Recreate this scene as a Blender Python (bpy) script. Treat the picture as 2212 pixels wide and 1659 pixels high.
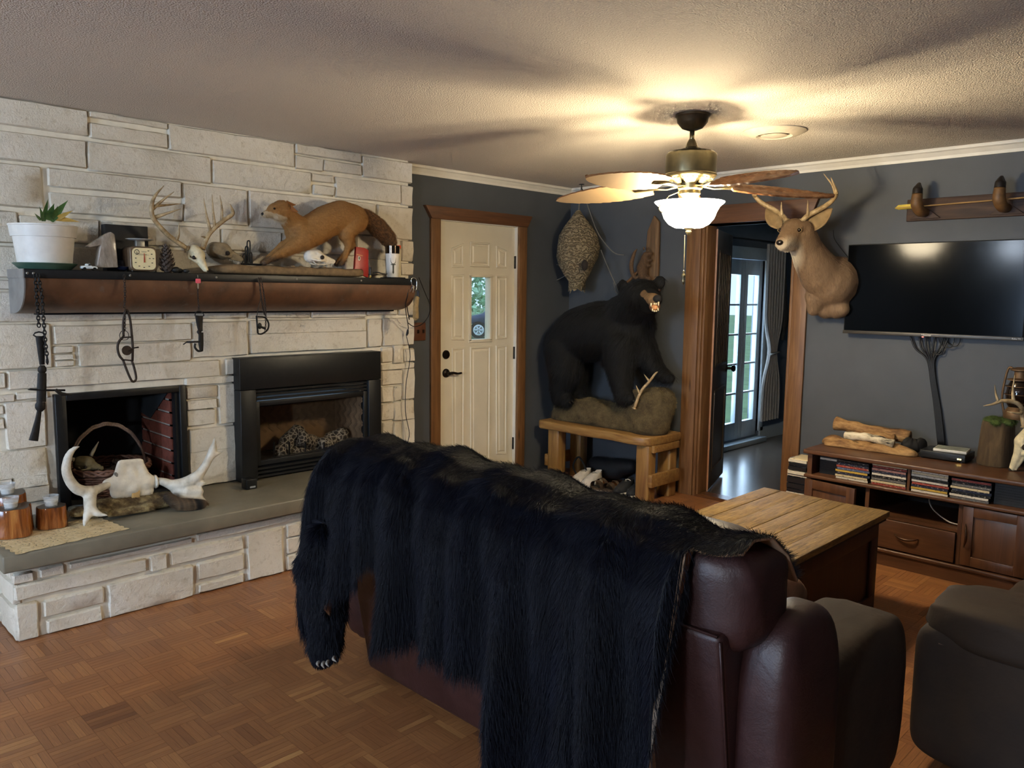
import bpy, bmesh, math, random
import numpy as np
from math import sin, cos, pi, radians, sqrt, atan2
from mathutils import Vector, Matrix, Quaternion

for o in list(bpy.data.objects):
    bpy.data.objects.remove(o)
SC = bpy.context.scene
COL = SC.collection
RNG = random.Random(7)
NR = np.random.default_rng(11)

# ------------------------------------------------------------------ camera
CAM = np.array([4.50604, -5.23647, 1.53824])
YAW, PITCH, ROLL, FPX = 0.780914, 0.115115, 0.0117739, 1707.78
_f = np.array([-sin(YAW) * cos(PITCH), cos(YAW) * cos(PITCH), -sin(PITCH)])
_r = np.array([cos(YAW), sin(YAW), 0.0])
_u = np.cross(_r, _f)
_r, _u = _r * cos(ROLL) + _u * sin(ROLL), -_r * sin(ROLL) + _u * cos(ROLL)
cam_data = bpy.data.cameras.new('camera')
cam_data.sensor_width = 36.0
cam_data.lens = 36.0 * FPX / 2212.0
cam_data.clip_start = 0.05
cam = bpy.data.objects.new('camera', cam_data)
COL.objects.link(cam)
cam.matrix_world = Matrix(((_r[0], _u[0], -_f[0], CAM[0]), (_r[1], _u[1], -_f[1], CAM[1]),
                           (_r[2], _u[2], -_f[2], CAM[2]), (0, 0, 0, 1)))
SC.camera = cam


def at(px, py, ax, val):
    """the point of a real plane (x, y or z = val) that the surveyed photograph shows at a pixel"""
    d = _f + _r * (px - 1106) / FPX - _u * (py - 829.5) / FPX
    i = 'xyz'.index(ax)
    return CAM + d * ((val - CAM[i]) / d[i])


# ------------------------------------------------------------------ world, lights, exposure
world = bpy.data.worlds.new('daylight')
SC.world = world
world.use_nodes = True
world.node_tree.nodes['Background'].inputs[0].default_value = (0.50, 0.72, 1.0, 1)
world.node_tree.nodes['Background'].inputs[1].default_value = 0.9


def light(name, kind, loc, power, color, size=0.1, rot=None, size_y=None, spread=None):
    d = bpy.data.lights.new(name, kind)
    d.energy = power
    d.color = color
    if kind == 'AREA':
        d.size = size
        if size_y:
            d.shape = 'RECTANGLE'
            d.size_y = size_y
        if spread:
            d.spread = spread
    else:
        d.shadow_soft_size = size
    o = bpy.data.objects.new(name, d)
    COL.objects.link(o)
    o.location = loc
    if rot:
        o.rotation_euler = rot
    return o


FAN = (2.30, -1.77)
WARM = (1.0, 0.81, 0.50)
BOWL_L = 76.0       # glow of the fan's glass bowl
COOL = (0.72, 0.84, 1.0)
# three bulbs of the ceiling fan's light kit, in its open-topped bowl
for k in range(3):
    a = k * 2 * pi / 3 + 0.4
    light('fan_bulb', 'POINT', (FAN[0] + 0.055 * cos(a), FAN[1] + 0.055 * sin(a), 1.975), 15, WARM, 0.022)
# an assumed cool ceiling lamp of the kitchen end behind the camera, and added lights there
light('assumed_kitchen_lamp', 'POINT', (1.61, -7.7, 2.25), 80, COOL, 0.14)  # assumed lamp out of view, light source only without a fixture
light('added_kitchen_light', 'POINT', (4.2, -7.8, 1.65), 140, (0.76, 0.87, 1.0), 0.10)  # point light added to brighten ceiling and hearth; no pendant modelled
light('assumed_window_daylight', 'AREA', (2.2, -9.9, 1.45), 90, (0.50, 0.70, 1.0), 1.5, (radians(90), 0, 0), 1.2)  # bare area light added for an assumed window; the wall has no opening
# daylight through the garden doors of the next room
light('garden_daylight', 'AREA', (0.30, 2.1, 1.25), 30, (0.55, 0.76, 1.0), 1.9, (0, radians(-90), 0), 1.2)
vs = SC.view_settings
vs.view_transform = 'Standard'
vs.look = 'None'
vs.exposure = 0.92
vs.gamma = 1.0
vs.use_curve_mapping = False
SC.cycles.use_denoising = True
SC.cycles.use_adaptive_sampling = True
SC.cycles.adaptive_threshold = 0.1
SC.cycles.adaptive_min_samples = 8
SC.cycles.max_bounces = 5
SC.cycles.diffuse_bounces = 3
SC.cycles.glossy_bounces = 2
SC.cycles.transmission_bounces = 6
SC.cycles.transparent_max_bounces = 8
SC.cycles.sample_clamp_indirect = 4.0
SC.cycles.caustics_reflective = False
SC.cycles.caustics_refractive = False


# ------------------------------------------------------------------ materials
def lin(h):
    h = h.lstrip('#')
    c = [int(h[i:i + 2], 16) / 255 for i in (0, 2, 4)]
    return tuple((x / 12.92 if x <= 0.04045 else ((x + 0.055) / 1.055) ** 2.4) for x in c) + (1.0,)


class Mat:
    def __init__(s, name):
        s.m = bpy.data.materials.new(name)
        s.m.use_nodes = True
        s.t = s.m.node_tree
        s.b = s.t.nodes['Principled BSDF']
        s.pos = None

    def n(s, t, **kw):
        x = s.t.nodes.new(t)
        for k, v in kw.items():
            setattr(x, k, v)
        return x

    def l(s, a, b):
        s.t.links.new(a, b)

    def P(s):
        if s.pos is None:
            s.pos = s.n('ShaderNodeNewGeometry').outputs['Position']
        return s.pos

    def noise(s, scale, detail=3.0, rough=0.55, stretch=None, dist=0.0, rot=None):
        src = s.P()
        if stretch or rot:
            mp = s.n('ShaderNodeMapping')
            if rot:
                mp.inputs['Rotation'].default_value = rot
            if stretch:
                mp.inputs['Scale'].default_value = stretch
            s.l(src, mp.inputs[0])
            src = mp.outputs[0]
        x = s.n('ShaderNodeTexNoise')
        x.inputs['Scale'].default_value = scale
        x.inputs['Detail'].default_value = detail
        x.inputs['Roughness'].default_value = rough
        x.inputs['Distortion'].default_value = dist
        s.l(src, x.inputs['Vector'])
        return x.outputs['Fac']

    def voro(s, scale, feature='F1', stretch=None):
        src = s.P()
        if stretch:
            mp = s.n('ShaderNodeMapping')
            mp.inputs['Scale'].default_value = stretch
            s.l(src, mp.inputs[0])
            src = mp.outputs[0]
        x = s.n('ShaderNodeTexVoronoi', feature=feature)
        x.inputs['Scale'].default_value = scale
        s.l(src, x.inputs['Vector'])
        return x.outputs['Distance']

    def ramp(s, fac, stops):
        x = s.n('ShaderNodeValToRGB')
        e = x.color_ramp.elements
        while len(e) < len(stops):
            e.new(0.5)
        for i, (p, c) in enumerate(stops):
            e[i].position = p
            e[i].color = lin(c) if isinstance(c, str) else c
        s.l(fac, x.inputs[0])
        return x.outputs[0]

    def mix(s, fac, a, b, mode='MIX'):
        x = s.n('ShaderNodeMix', data_type='RGBA', blend_type=mode)
        for i, v in ((0, fac), (6, a), (7, b)):
            if isinstance(v, (int, float)):
                x.inputs[i].default_value = v
            elif isinstance(v, (tuple, str)):
                x.inputs[i].default_value = lin(v) if isinstance(v, str) else v
            else:
                s.l(v, x.inputs[i])
        return x.outputs[2]

    def attr(s, name, out='Color'):
        return s.n('ShaderNodeAttribute', attribute_name=name).outputs[out]

    def math(s, op, a, b=0.0):
        x = s.n('ShaderNodeMath', operation=op)
        for i, v in ((0, a), (1, b)):
            if isinstance(v, (int, float)):
                x.inputs[i].default_value = v
            else:
                s.l(v, x.inputs[i])
        return x.outputs[0]

    def bump(s, h, strength=0.3, dist=0.01):
        x = s.n('ShaderNodeBump')
        x.inputs['Strength'].default_value = strength
        x.inputs['Distance'].default_value = dist
        s.l(h, x.inputs['Height'])
        s.l(x.outputs[0], s.b.inputs['Normal'])

    def set(s, color=None, rough=None, metal=None, spec=None, **kw):
        for k, v in (('Base Color', color), ('Roughness', rough), ('Metallic', metal), ('Specular IOR Level', spec)):
            if v is None:
                continue
            if isinstance(v, str):
                v = lin(v)
            if isinstance(v, (int, float, tuple)):
                s.b.inputs[k].default_value = v
            else:
                s.l(v, s.b.inputs[k])
        for k, v in kw.items():
            s.b.inputs[k.replace('_', ' ')].default_value = v
        return s.m


def plain(name, col, rough=0.5, metal=0.0, var=0.12, scale=30.0, bump=0.0, spec=None, bscale=None):
    """one colour with slight uneven tone and grain"""
    m = Mat(name)
    c = lin(col)
    d = tuple(x * (1 - var) for x in c[:3]) + (1,)
    e = tuple(min(1, x * (1 + var)) for x in c[:3]) + (1,)
    f = m.noise(scale, 3)
    m.set(m.ramp(f, [(0.3, d), (0.7, e)]), rough, metal, spec)
    if bump:
        m.bump(m.noise(bscale or scale * 4, 3), bump, 0.004)
    return m.m


def wood(name, c0, c1, c2, along='z', scale=9.0, rough=0.45, knots=True, bump=0.08, stretch=14.0):
    m = Mat(name)
    st = {'x': (1, stretch, stretch), 'y': (stretch, 1, stretch), 'z': (stretch, stretch, 1)}[along]
    g = m.noise(scale * 0.35, 5, 0.6, st, 0.6)
    col = m.ramp(g, [(0.28, c0), (0.52, c1), (0.75, c2)])
    if knots:
        k = m.voro(4.2, 'F1', {'x': (.45, 2, 2), 'y': (2, .45, 2), 'z': (2, 2, .45)}[along])
        kf = m.ramp(k, [(0.03, (1, 1, 1, 1)), (0.12, (0, 0, 0, 1))])
        dk = tuple(x * 0.35 for x in lin(c0)[:3]) + (1,)
        col = m.mix(kf, col, dk)
    m.set(col, rough)
    if bump:
        m.bump(g, bump, 0.004)
    return m.m


# ------------------------------------------------------------------ mesh building
class MB:
    def __init__(s):
        s.v = []
        s.f = []
        s.mi = []
        s.cur = 0

    def add(s, vs, fs):
        o = len(s.v)
        s.v.extend([tuple(map(float, p)) for p in vs])
        for f in fs:
            s.f.append(tuple(i + o for i in f))
            s.mi.append(s.cur)
        return s

    def box(s, lo, hi, M=None):
        x0, y0, z0 = lo
        x1, y1, z1 = hi
        vs = [(x0, y0, z0), (x1, y0, z0), (x1, y1, z0), (x0, y1, z0), (x0, y0, z1), (x1, y0, z1), (x1, y1, z1), (x0, y1, z1)]
        if M is not None:
            vs = [tuple(M @ Vector(p)) for p in vs]
        return s.add(vs, [(0, 3, 2, 1), (4, 5, 6, 7), (0, 1, 5, 4), (1, 2, 6, 5), (2, 3, 7, 6), (3, 0, 4, 7)])

    def cbox(s, c, size, M=None):
        h = [q / 2 for q in size]
        if M is None:
            return s.box([c[i] - h[i] for i in range(3)], [c[i] + h[i] for i in range(3)])
        return s.box([-q for q in h], h, Matrix.Translation(Vector(c)) @ M)

    def tube(s, pts, rad, n=8, cap=True, closed=False, flat=None, up=None):
        pts = [np.array(p, float) for p in pts]
        m = len(pts)
        if not hasattr(rad, '__len__'):
            rad = [rad] * m
        tang = []
        for i in range(m):
            a = pts[i - 1] if (i > 0 or closed) else pts[i]
            b = pts[(i + 1) % m] if (i < m - 1 or closed) else pts[i]
            t = b - a
            L = np.linalg.norm(t)
            tang.append(t / L if L > 1e-12 else np.array([0, 0, 1.0]))
        ref = np.array(up, float) if up is not None else (np.array([0, 0, 1.0]) if abs(tang[0][2]) < 0.9 else np.array([1.0, 0, 0]))
        nx = np.cross(ref, tang[0])
        nx /= np.linalg.norm(nx)
        vs = []
        for i in range(m):
            t = tang[i]
            nx = nx - t * (nx @ t)
            nx /= max(np.linalg.norm(nx), 1e-9)
            ny = np.cross(t, nx)
            fl = 1.0 if flat is None else (flat[i] if hasattr(flat, '__len__') else flat)
            for k in range(n):
                a = 2 * pi * k / n
                vs.append(pts[i] + rad[i] * (cos(a) * nx + sin(a) * fl * ny))
        fs = []
        rng = m if closed else m - 1
        for i in range(rng):
            j = (i + 1) % m
            for k in range(n):
                k2 = (k + 1) % n
                fs.append((i * n + k, i * n + k2, j * n + k2, j * n + k))
        if cap and not closed:
            fs.append(tuple(range(n - 1, -1, -1)))
            fs.append(tuple((m - 1) * n + k for k in range(n)))
        return s.add(vs, fs)

    def lathe(s, prof, n=24, c=(0, 0, 0), M=None, cap=True, sx=1.0, sy=1.0, wob=None):
        vs = []
        for j, (r, z) in enumerate(prof):
            for k in range(n):
                a = 2 * pi * k / n
                w = wob(a, j) if wob else 1.0
                p = Vector((r * w * cos(a) * sx, r * w * sin(a) * sy, z))
                if M is not None:
                    p = M @ p
                vs.append((p[0] + c[0], p[1] + c[1], p[2] + c[2]))
        fs = []
        for j in range(len(prof) - 1):
            for k in range(n):
                k2 = (k + 1) % n
                fs.append((j * n + k, j * n + k2, (j + 1) * n + k2, (j + 1) * n + k))
        if cap:
            fs.append(tuple(range(n - 1, -1, -1)))
            fs.append(tuple((len(prof) - 1) * n + k for k in range(n)))
        return s.add(vs, fs)

    def ball(s, c, r, n=14, M=None):
        if not hasattr(r, '__len__'):
            r = (r, r, r)
        m = max(6, n // 2)
        vs = []
        for j in range(1, m):
            t = pi * j / m
            for k in range(n):
                a = 2 * pi * k / n
                p = Vector((r[0] * sin(t) * cos(a), r[1] * sin(t) * sin(a), -r[2] * cos(t)))
                if M is not None:
                    p = M @ p
                vs.append((c[0] + p[0], c[1] + p[1], c[2] + p[2]))
        b = Vector((0, 0, -r[2]))
        t = Vector((0, 0, r[2]))
        if M is not None:
            b, t = M @ b, M @ t
        vs += [(c[0] + b[0], c[1] + b[1], c[2] + b[2]), (c[0] + t[0], c[1] + t[1], c[2] + t[2])]
        fs = []
        for j in range(m - 2):
            for k in range(n):
                k2 = (k + 1) % n
                fs.append((j * n + k, j * n + k2, (j + 1) * n + k2, (j + 1) * n + k))
        L = (m - 1) * n
        for k in range(n):
            k2 = (k + 1) % n
            fs.append((L, k2, k))
            fs.append((L + 1, (m - 2) * n + k, (m - 2) * n + k2))
        return s.add(vs, fs)

    def prism(s, poly, origin, ux, uy, depth):
        """polygon poly in the plane (ux, uy) at origin, thickened by the vector depth"""
        o, ux, uy, d = (np.array(q, float) for q in (origin, ux, uy, depth))
        n = len(poly)
        vs = [o + ux * a + uy * b for a, b in poly] + [o + ux * a + uy * b + d for a, b in poly]
        fs = [tuple(range(n - 1, -1, -1)), tuple(range(n, 2 * n))]
        for i in range(n):
            j = (i + 1) % n
            fs.append((i, j, n + j, n + i))
        return s.add(vs, fs)

    def grid(s, fn, nu, nv, cu=False, cv=False):
        vs = []
        for i in range(nu):
            for j in range(nv):
                vs.append(fn(i / (nu if cu else nu - 1), j / (nv if cv else nv - 1)))
        fs = []
        for i in range(nu if cu else nu - 1):
            for j in range(nv if cv else nv - 1):
                i2, j2 = (i + 1) % nu, (j + 1) % nv
                fs.append((i * nv + j, i2 * nv + j, i2 * nv + j2, i * nv + j2))
        return s.add(vs, fs)

    def mesh(s, name, mats, smooth=False, fix=True):
        me = bpy.data.meshes.new(name)
        me.from_pydata(s.v, [], s.f)
        for m in (mats if isinstance(mats, (list, tuple)) else [mats]):
            me.materials.append(m)
        if any(s.mi):
            me.polygons.foreach_set('material_index', s.mi)
        if fix:
            bm = bmesh.new()
            bm.from_mesh(me)
            bmesh.ops.recalc_face_normals(bm, faces=bm.faces)
            bm.to_mesh(me)
            bm.free()
        if smooth:
            me.polygons.foreach_set('use_smooth', [True] * len(me.polygons))
            if smooth is not True:
                me.set_sharp_from_angle(angle=radians(smooth))
        me.update()
        return me

    def build(s, name, mats, parent=None, smooth=False, bevel=0.0, seg=2, subd=0, fix=True):
        return link(name, s.mesh(name, mats, smooth or bool(bevel and 40), fix), parent, bevel, seg, subd)


def link(name, me, parent=None, bevel=0.0, seg=2, subd=0):
    o = bpy.data.objects.new(name, me)
    COL.objects.link(o)
    if parent is not None:
        o.parent = parent
        o.matrix_parent_inverse = Matrix.Translation(-root_loc(parent))
    if bevel:
        b = o.modifiers.new('edge', 'BEVEL')
        b.width = bevel
        b.segments = seg
        b.limit_method = 'ANGLE'
        b.angle_limit = radians(40)
        b.harden_normals = False
    if subd:
        b = o.modifiers.new('soft', 'SUBSURF')
        b.levels = b.render_levels = subd
    return o


def root_loc(o):
    v = Vector((0, 0, 0))
    while o is not None:
        v += Vector(o.location)
        if o.parent is not None:
            v += Vector(o.matrix_parent_inverse.translation)
        o = o.parent
    return v


def thing(name, label, cat, loc, group=None, kind=None):
    o = bpy.data.objects.new(name, None)
    COL.objects.link(o)
    o.location = Vector([float(q) for q in loc])
    o.empty_display_size = 0.05
    return tag(o, label, cat, group, kind)


def tag(o, label, cat=None, group=None, kind=None):
    o['label'] = label
    if cat:
        o['category'] = cat
    if group:
        o['group'] = group
    if kind:
        o['kind'] = kind
    return o


def struct(o, label=None, cat=None):
    o['kind'] = 'structure'
    if label:
        o['label'] = label
    if cat:
        o['category'] = cat
    return o


def bez(pts, n=12):
    """smooth curve (Catmull-Rom) through the points"""
    P = [np.array(p, float) for p in pts]
    P = [2 * P[0] - P[1]] + P + [2 * P[-1] - P[-2]]
    out = []
    for i in range(1, len(P) - 2):
        for k in range(n):
            t = k / n
            a, b, c, d = P[i - 1], P[i], P[i + 1], P[i + 2]
            out.append(0.5 * (2 * b + (c - a) * t + (2 * a - 5 * b + 4 * c - d) * t * t + (3 * b - 3 * c + d - a) * t ** 3))
    out.append(P[-2])
    return out


def interp(vals, n=12):
    out = []
    for a, b in zip(vals[:-1], vals[1:]):
        for k in range(n):
            out.append(a + (b - a) * k / n)
    out.append(vals[-1])
    return out


def rot(axis, deg):
    return Matrix.Rotation(radians(deg), 4, axis)


def remesh(mb, voxel, smooth=4, name='body'):
    """join overlapping shapes of a builder into one continuous skin; returns vertices and faces"""
    me = mb.mesh(name, [])
    o = bpy.data.objects.new(name, me)
    COL.objects.link(o)
    r = o.modifiers.new('r', 'REMESH')
    r.mode = 'VOXEL'
    r.voxel_size = voxel
    s = o.modifiers.new('s', 'SMOOTH')
    s.factor = 0.5
    s.iterations = smooth
    dg = bpy.context.evaluated_depsgraph_get()
    ev = o.evaluated_get(dg)
    m2 = ev.to_mesh()
    n = len(m2.vertices)
    v = np.empty(n * 3)
    m2.vertices.foreach_get('co', v)
    f = [tuple(p.vertices) for p in m2.polygons]
    ev.to_mesh_clear()
    bpy.data.objects.remove(o)
    bpy.data.meshes.remove(me)
    return v.reshape(-1, 3), f


def cap(mb, p0, r0, p1, r1, n=14):
    """tapered limb with round ends"""
    p0, p1 = np.array(p0, float), np.array(p1, float)
    d = p1 - p0
    L = np.linalg.norm(d)
    d = d / max(L, 1e-9)
    pts, rr = [], []
    for a in (-80, -50, -20):
        pts.append(p0 + d * r0 * sin(radians(a)))
        rr.append(r0 * cos(radians(a)))
    for k in (0.0, 0.33, 0.66, 1.0):
        pts.append(p0 + d * L * k)
        rr.append(r0 + (r1 - r0) * k)
    for a in (20, 50, 80):
        pts.append(p1 + d * r1 * sin(radians(a)))
        rr.append(r1 * cos(radians(a)))
    return mb.tube(pts, rr, n)


def skin(name, v, f, mat, parent, colfn=None):
    me = bpy.data.meshes.new(name)
    me.from_pydata([tuple(p) for p in v], [], f)
    me.materials.append(mat)
    me.polygons.foreach_set('use_smooth', [True] * len(me.polygons))
    if colfn is not None:
        a = me.color_attributes.new('tint', 'FLOAT_COLOR', 'POINT')
        c = np.array([colfn(p) for p in v], np.float32)
        c = np.concatenate([c, np.ones((len(c), 1), np.float32)], 1)
        a.data.foreach_set('color', c.ravel())
    me.update()
    return link(name, me, parent)


def fur(name, v, f, mat, parent, n, length, comb, lift=0.35, radius=0.0006, seg=4, droop=0.15, mask=None, colfn=None,
        curl=0.06, seed=1):
    """hair strands growing from a surface; comb(points, normals) gives the lie of the coat"""
    rs = np.random.default_rng(seed)
    v = np.asarray(v)
    tri = []
    for q in f:
        for k in range(1, len(q) - 1):
            tri.append((q[0], q[k], q[k + 1]))
    tri = np.array(tri)
    A, B, Cc = v[tri[:, 0]], v[tri[:, 1]], v[tri[:, 2]]
    nr = np.cross(B - A, Cc - A)
    ar = np.linalg.norm(nr, axis=1)
    pick = rs.choice(len(tri), n, p=ar / ar.sum())
    r1, r2 = np.sqrt(rs.random(n)), rs.random(n)
    P = A[pick] * (1 - r1)[:, None] + B[pick] * (r1 * (1 - r2))[:, None] + Cc[pick] * (r1 * r2)[:, None]
    N = nr[pick] / np.maximum(ar[pick], 1e-12)[:, None]
    if mask is not None:
        ok = mask(P, N)
        P, N = P[ok], N[ok]
    n = len(P)
    D = comb(P, N)
    D = D - N * (D * N).sum(1)[:, None]
    D /= np.maximum(np.linalg.norm(D, axis=1), 1e-9)[:, None]
    lf = lift * (0.7 + 0.6 * rs.random(n))[:, None]
    D = D + N * lf + rs.normal(0, 0.10, (n, 3))
    D /= np.linalg.norm(D, axis=1)[:, None]
    Lh = (length(P) if callable(length) else length) * (0.65 + 0.5 * rs.random(n))
    t = np.linspace(0, 1, seg + 1)
    W = rs.normal(0, curl, (n, 3))
    X = P[:, None, :] + D[:, None, :] * (Lh[:, None] * t)[:, :, None]
    X = X + (W[:, None, :] * (Lh[:, None] * t * t)[:, :, None])
    X[:, :, 2] -= (Lh * droop)[:, None] * (t * t)
    hc = bpy.data.hair_curves.new(name)
    hc.add_curves([seg + 1] * n)
    hc.position_data.foreach_set('vector', X.astype(np.float32).ravel())
    ra = hc.attributes.get('radius') or hc.attributes.new('radius', 'FLOAT', 'POINT')
    ra.data.foreach_set('value', np.tile(radius * (1.0 - 0.75 * t), n).astype(np.float32))
    if colfn is not None:
        ca = hc.attributes.new('tint', 'FLOAT_COLOR', 'CURVE')
        c = np.array([colfn(p) for p in P], np.float32)
        ca.data.foreach_set('color', np.concatenate([c, np.ones((n, 1), np.float32)], 1).ravel())
    hc.materials.append(mat)
    o = bpy.data.objects.new(name, hc)
    COL.objects.link(o)
    o.parent = parent
    o.matrix_parent_inverse = Matrix.Translation(-root_loc(parent))
    return o


def copy_tree(o, loc, rz=0.0, label=None, group=None, parent=None):
    c = o.copy()
    COL.objects.link(c)
    if parent is None:
        c.location = loc
        c.rotation_euler = (0, 0, rz)
        if label:
            c['label'] = label
        if group:
            c['group'] = group
    else:
        c.parent = parent
        c.matrix_parent_inverse = o.matrix_parent_inverse.copy()
    for ch in list(o.children):
        copy_tree(ch, None, parent=c)
    return c

# ================================================================== materials of the setting
def m_stone():
    m = Mat('cream_painted_stone')
    a = m.noise(2.2, 4, 0.6)
    b = m.noise(26, 6, 0.7)
    c = m.ramp(a, [(0.3, '#d6ccb8'), (0.55, '#e4dccb'), (0.75, '#ece6da')])
    c = m.mix(m.ramp(b, [(0.30, (1, 1, 1, 1)), (0.46, (0, 0, 0, 1))]), c, '#cbc0aa')
    m.set(c, 0.72)
    h = m.math('ADD', m.math('MULTIPLY', m.noise(17, 7, 0.78, None, 0.25), 1.0), m.math('MULTIPLY', m.noise(90, 3), 0.25))
    m.bump(h, 0.75, 0.016)
    return m.m


def m_ceiling():
    m = Mat('popcorn_ceiling')
    v = m.voro(170, 'SMOOTH_F1')
    n = m.noise(150, 3, 0.6)
    m.set(m.ramp(n, [(0.3, '#c9c0b5'), (0.7, '#dad2c8')]), 0.9)
    m.bump(m.math('SUBTRACT', n, v), 0.6, 0.008)
    return m.m


def m_paint(name, c0, c1, bs=160):
    m = Mat(name)
    m.set(m.ramp(m.noise(3, 3), [(0.3, c0), (0.7, c1)]), 0.55, spec=0.35)
    m.bump(m.noise(bs, 2), 0.12, 0.003)
    return m.m


def m_strip(axis):
    m = Mat('parquet_grain_' + axis)
    t = m.attr('tone', 'Fac')
    c = m.ramp(t, [(0.0, '#69422b'), (0.25, '#895a38'), (0.6, '#98663f'), (0.85, '#a87548'), (1.0, '#bd8c56')])
    g = m.noise(5, 5, 0.65, (40, 2.5, 10) if axis == 'y' else (2.5, 40, 10), 0.4)
    c = m.mix(m.math('MULTIPLY', m.ramp(g, [(0.35, (1, 1, 1, 1)), (0.6, (0, 0, 0, 1))]), 0.4), c, '#5c351c')
    m.set(c, m.math('ADD', m.math('MULTIPLY', g, 0.18), 0.24), spec=0.45)
    m.bump(g, 0.05, 0.002)
    return m.m


M_STONE = m_stone()
M_MORTAR = plain('cream_mortar', '#e0d8c6', 0.8, var=0.08, scale=18, bump=0.3)
M_CEIL = m_ceiling()
M_SLATE = m_paint('slate_wall_paint', '#494c50', '#505357')
M_NEXT = m_paint('blue_grey_wall_paint', '#5c6470', '#666e7a')
M_WHITE = plain('white_trim_paint', '#d9d4c8', 0.45, var=0.04, scale=12)
M_DOORW = plain('ivory_door_paint', '#dbd3bd', 0.42, var=0.04, scale=5)
M_CEDAR = wood('cedar_casing', '#5f4026', '#75512f', '#8a6540', 'z', 9, 0.5)
M_CEDARX = wood('cedar_header', '#4f3320', '#613f27', '#744e30', 'y', 9, 0.5)
M_CEDARH = wood('cedar_header_long', '#4f3320', '#613f27', '#744e30', 'x', 9, 0.5)
M_SX, M_SY = m_strip('x'), m_strip('y')
M_SUB = plain('dark_floor_joint', '#5e3b22', 0.7)
M_SLAB = plain('grey_hearth_slab', '#77705f', 0.45, var=0.18, scale=6, bump=0.15, bscale=60)
M_BLACK = plain('black_iron', '#1b1c1d', 0.42, 0.3, var=0.15, scale=40)
M_SOOT = plain('soot_black', '#0d0d0e', 0.9)
M_BRICK = plain('red_firebrick', '#6e3626', 0.85, var=0.25, scale=35, bump=0.4)
M_GROUT = plain('brick_mortar', '#8d8378', 0.9)


def glassy(name, col, alpha, rough=.03):
    m = Mat(name)
    m.set(m.ramp(m.noise(3, 2), [(0, col), (1, col)]), rough, Alpha=alpha)
    return m.m


M_GLASS = glassy('clear_pane', '#dfe8ea', .06)
M_BRONZE = plain('oil_rubbed_bronze', '#241d19', 0.35, 0.7)
M_LAMIN = Mat('dark_glossy_laminate')
_g = M_LAMIN.noise(4, 4, 0.6, (3, 30, 3))
M_LAMIN = M_LAMIN.set(M_LAMIN.ramp(_g, [(0.3, '#4a4038'), (0.7, '#63564a')]), 0.22)

H = 2.42
XS = 0.12       # face of the fireplace stones
# ------------------------------------------------------------------ floor: parquet of six-strip blocks
B = 0.1525
ST = B / 6
floor = MB().box((0, -10, -0.12), (7.5, 0.0, -0.004)).build('floor', M_SUB)
struct(floor, 'orange-brown parquet floor of basket-weave blocks', 'floor')
strips = []
ox, oy = 1.052, -4.407
for i in range(-7, 29):
    for j in range(-18, 29):
        x0, y0 = ox + i * B, oy + j * B
        if x0 < -0.02 or y0 > -0.0 or x0 > 5.2:
            continue
        al = (i + j) % 2 == 1      # strips run along y
        tone0 = NR.normal(0.5, 0.11)
        for k in range(6):
            tone = min(1, max(0, tone0 + NR.normal(0, 0.13)))
            if al:
                strips.append((x0 + k * ST, y0, ST, B, tone, 'y'))
            else:
                strips.append((x0, y0 + k * ST, B, ST, tone, 'x'))


def strip_seen(s):
    c = np.array([s[0] + s[2] / 2, s[1] + s[3] / 2, 0]) - CAM
    z = c @ _f
    if z < 0.3:
        return None
    px, py = 1106 + FPX * (c @ _r) / z, 829.5 - FPX * (c @ _u) / z
    x, y = c[0] + CAM[0], c[1] + CAM[1]
    if not (0 < px < 2212 and 0 < py < 1659) or (x > 1.95 and -3.63 < y < -2.5) or (x > 2.15 and px > 800 and px < 1900) or (x < 0.72 and y < -1.8):
        return None
    return np.linalg.norm(c)


order = sorted([(strip_seen(s), n) for n, s in enumerate(strips) if strip_seen(s) is not None])
chosen = set(n for _, n in order[:300])
GAP = 0.0004
cache = {}
rest = MB()
rtone = []
for n, (x, y, w, d, tone, ax) in enumerate(strips):
    if y + d > 0.0:
        d = 0.0 - y
    if n in chosen:
        q = round(tone * 11)
        key = (q, ax)
        if key not in cache:
            me = MB().box((GAP, GAP, -0.006), (w - GAP, d - GAP, 0.0)).mesh('parquet_strip', M_SX if ax == 'x' else M_SY)
            a = me.attributes.new('tone', 'FLOAT', 'FACE')
            a.data.foreach_set('value', [q / 11] * len(me.polygons))
            cache[key] = me
        o = bpy.data.objects.new('parquet_strip', cache[key])
        COL.objects.link(o)
        o.parent = floor
        o.location = (x, y, 0)
    else:
        rest.cur = 0 if ax == 'x' else 1
        rest.add([(x + GAP, y + GAP, 0), (x + w - GAP, y + GAP, 0), (x + w - GAP, y + d - GAP, 0), (x + GAP, y + d - GAP, 0),
                  (x + GAP, y + GAP, -.005), (x + w - GAP, y + GAP, -.005), (x + w - GAP, y + d - GAP, -.005), (x + GAP, y + d - GAP, -.005)],
                 [(0, 1, 2, 3), (4, 5, 1, 0), (5, 6, 2, 1), (6, 7, 3, 2), (7, 4, 0, 3)])
        rtone += [tone] * 5
me = rest.mesh('parquet_strips', [M_SX, M_SY], fix=False)
a = me.attributes.new('tone', 'FLOAT', 'FACE')
a.data.foreach_set('value', rtone)
o = link('parquet_strips', me, floor)
o['kind'] = 'stuff'

# ------------------------------------------------------------------ shell
c = MB().box((-0.4, -10, H), (7.5, 0.1, H + 0.1)).build('ceiling', M_CEIL)
struct(c, 'white popcorn textured ceiling', 'ceiling')
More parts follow.
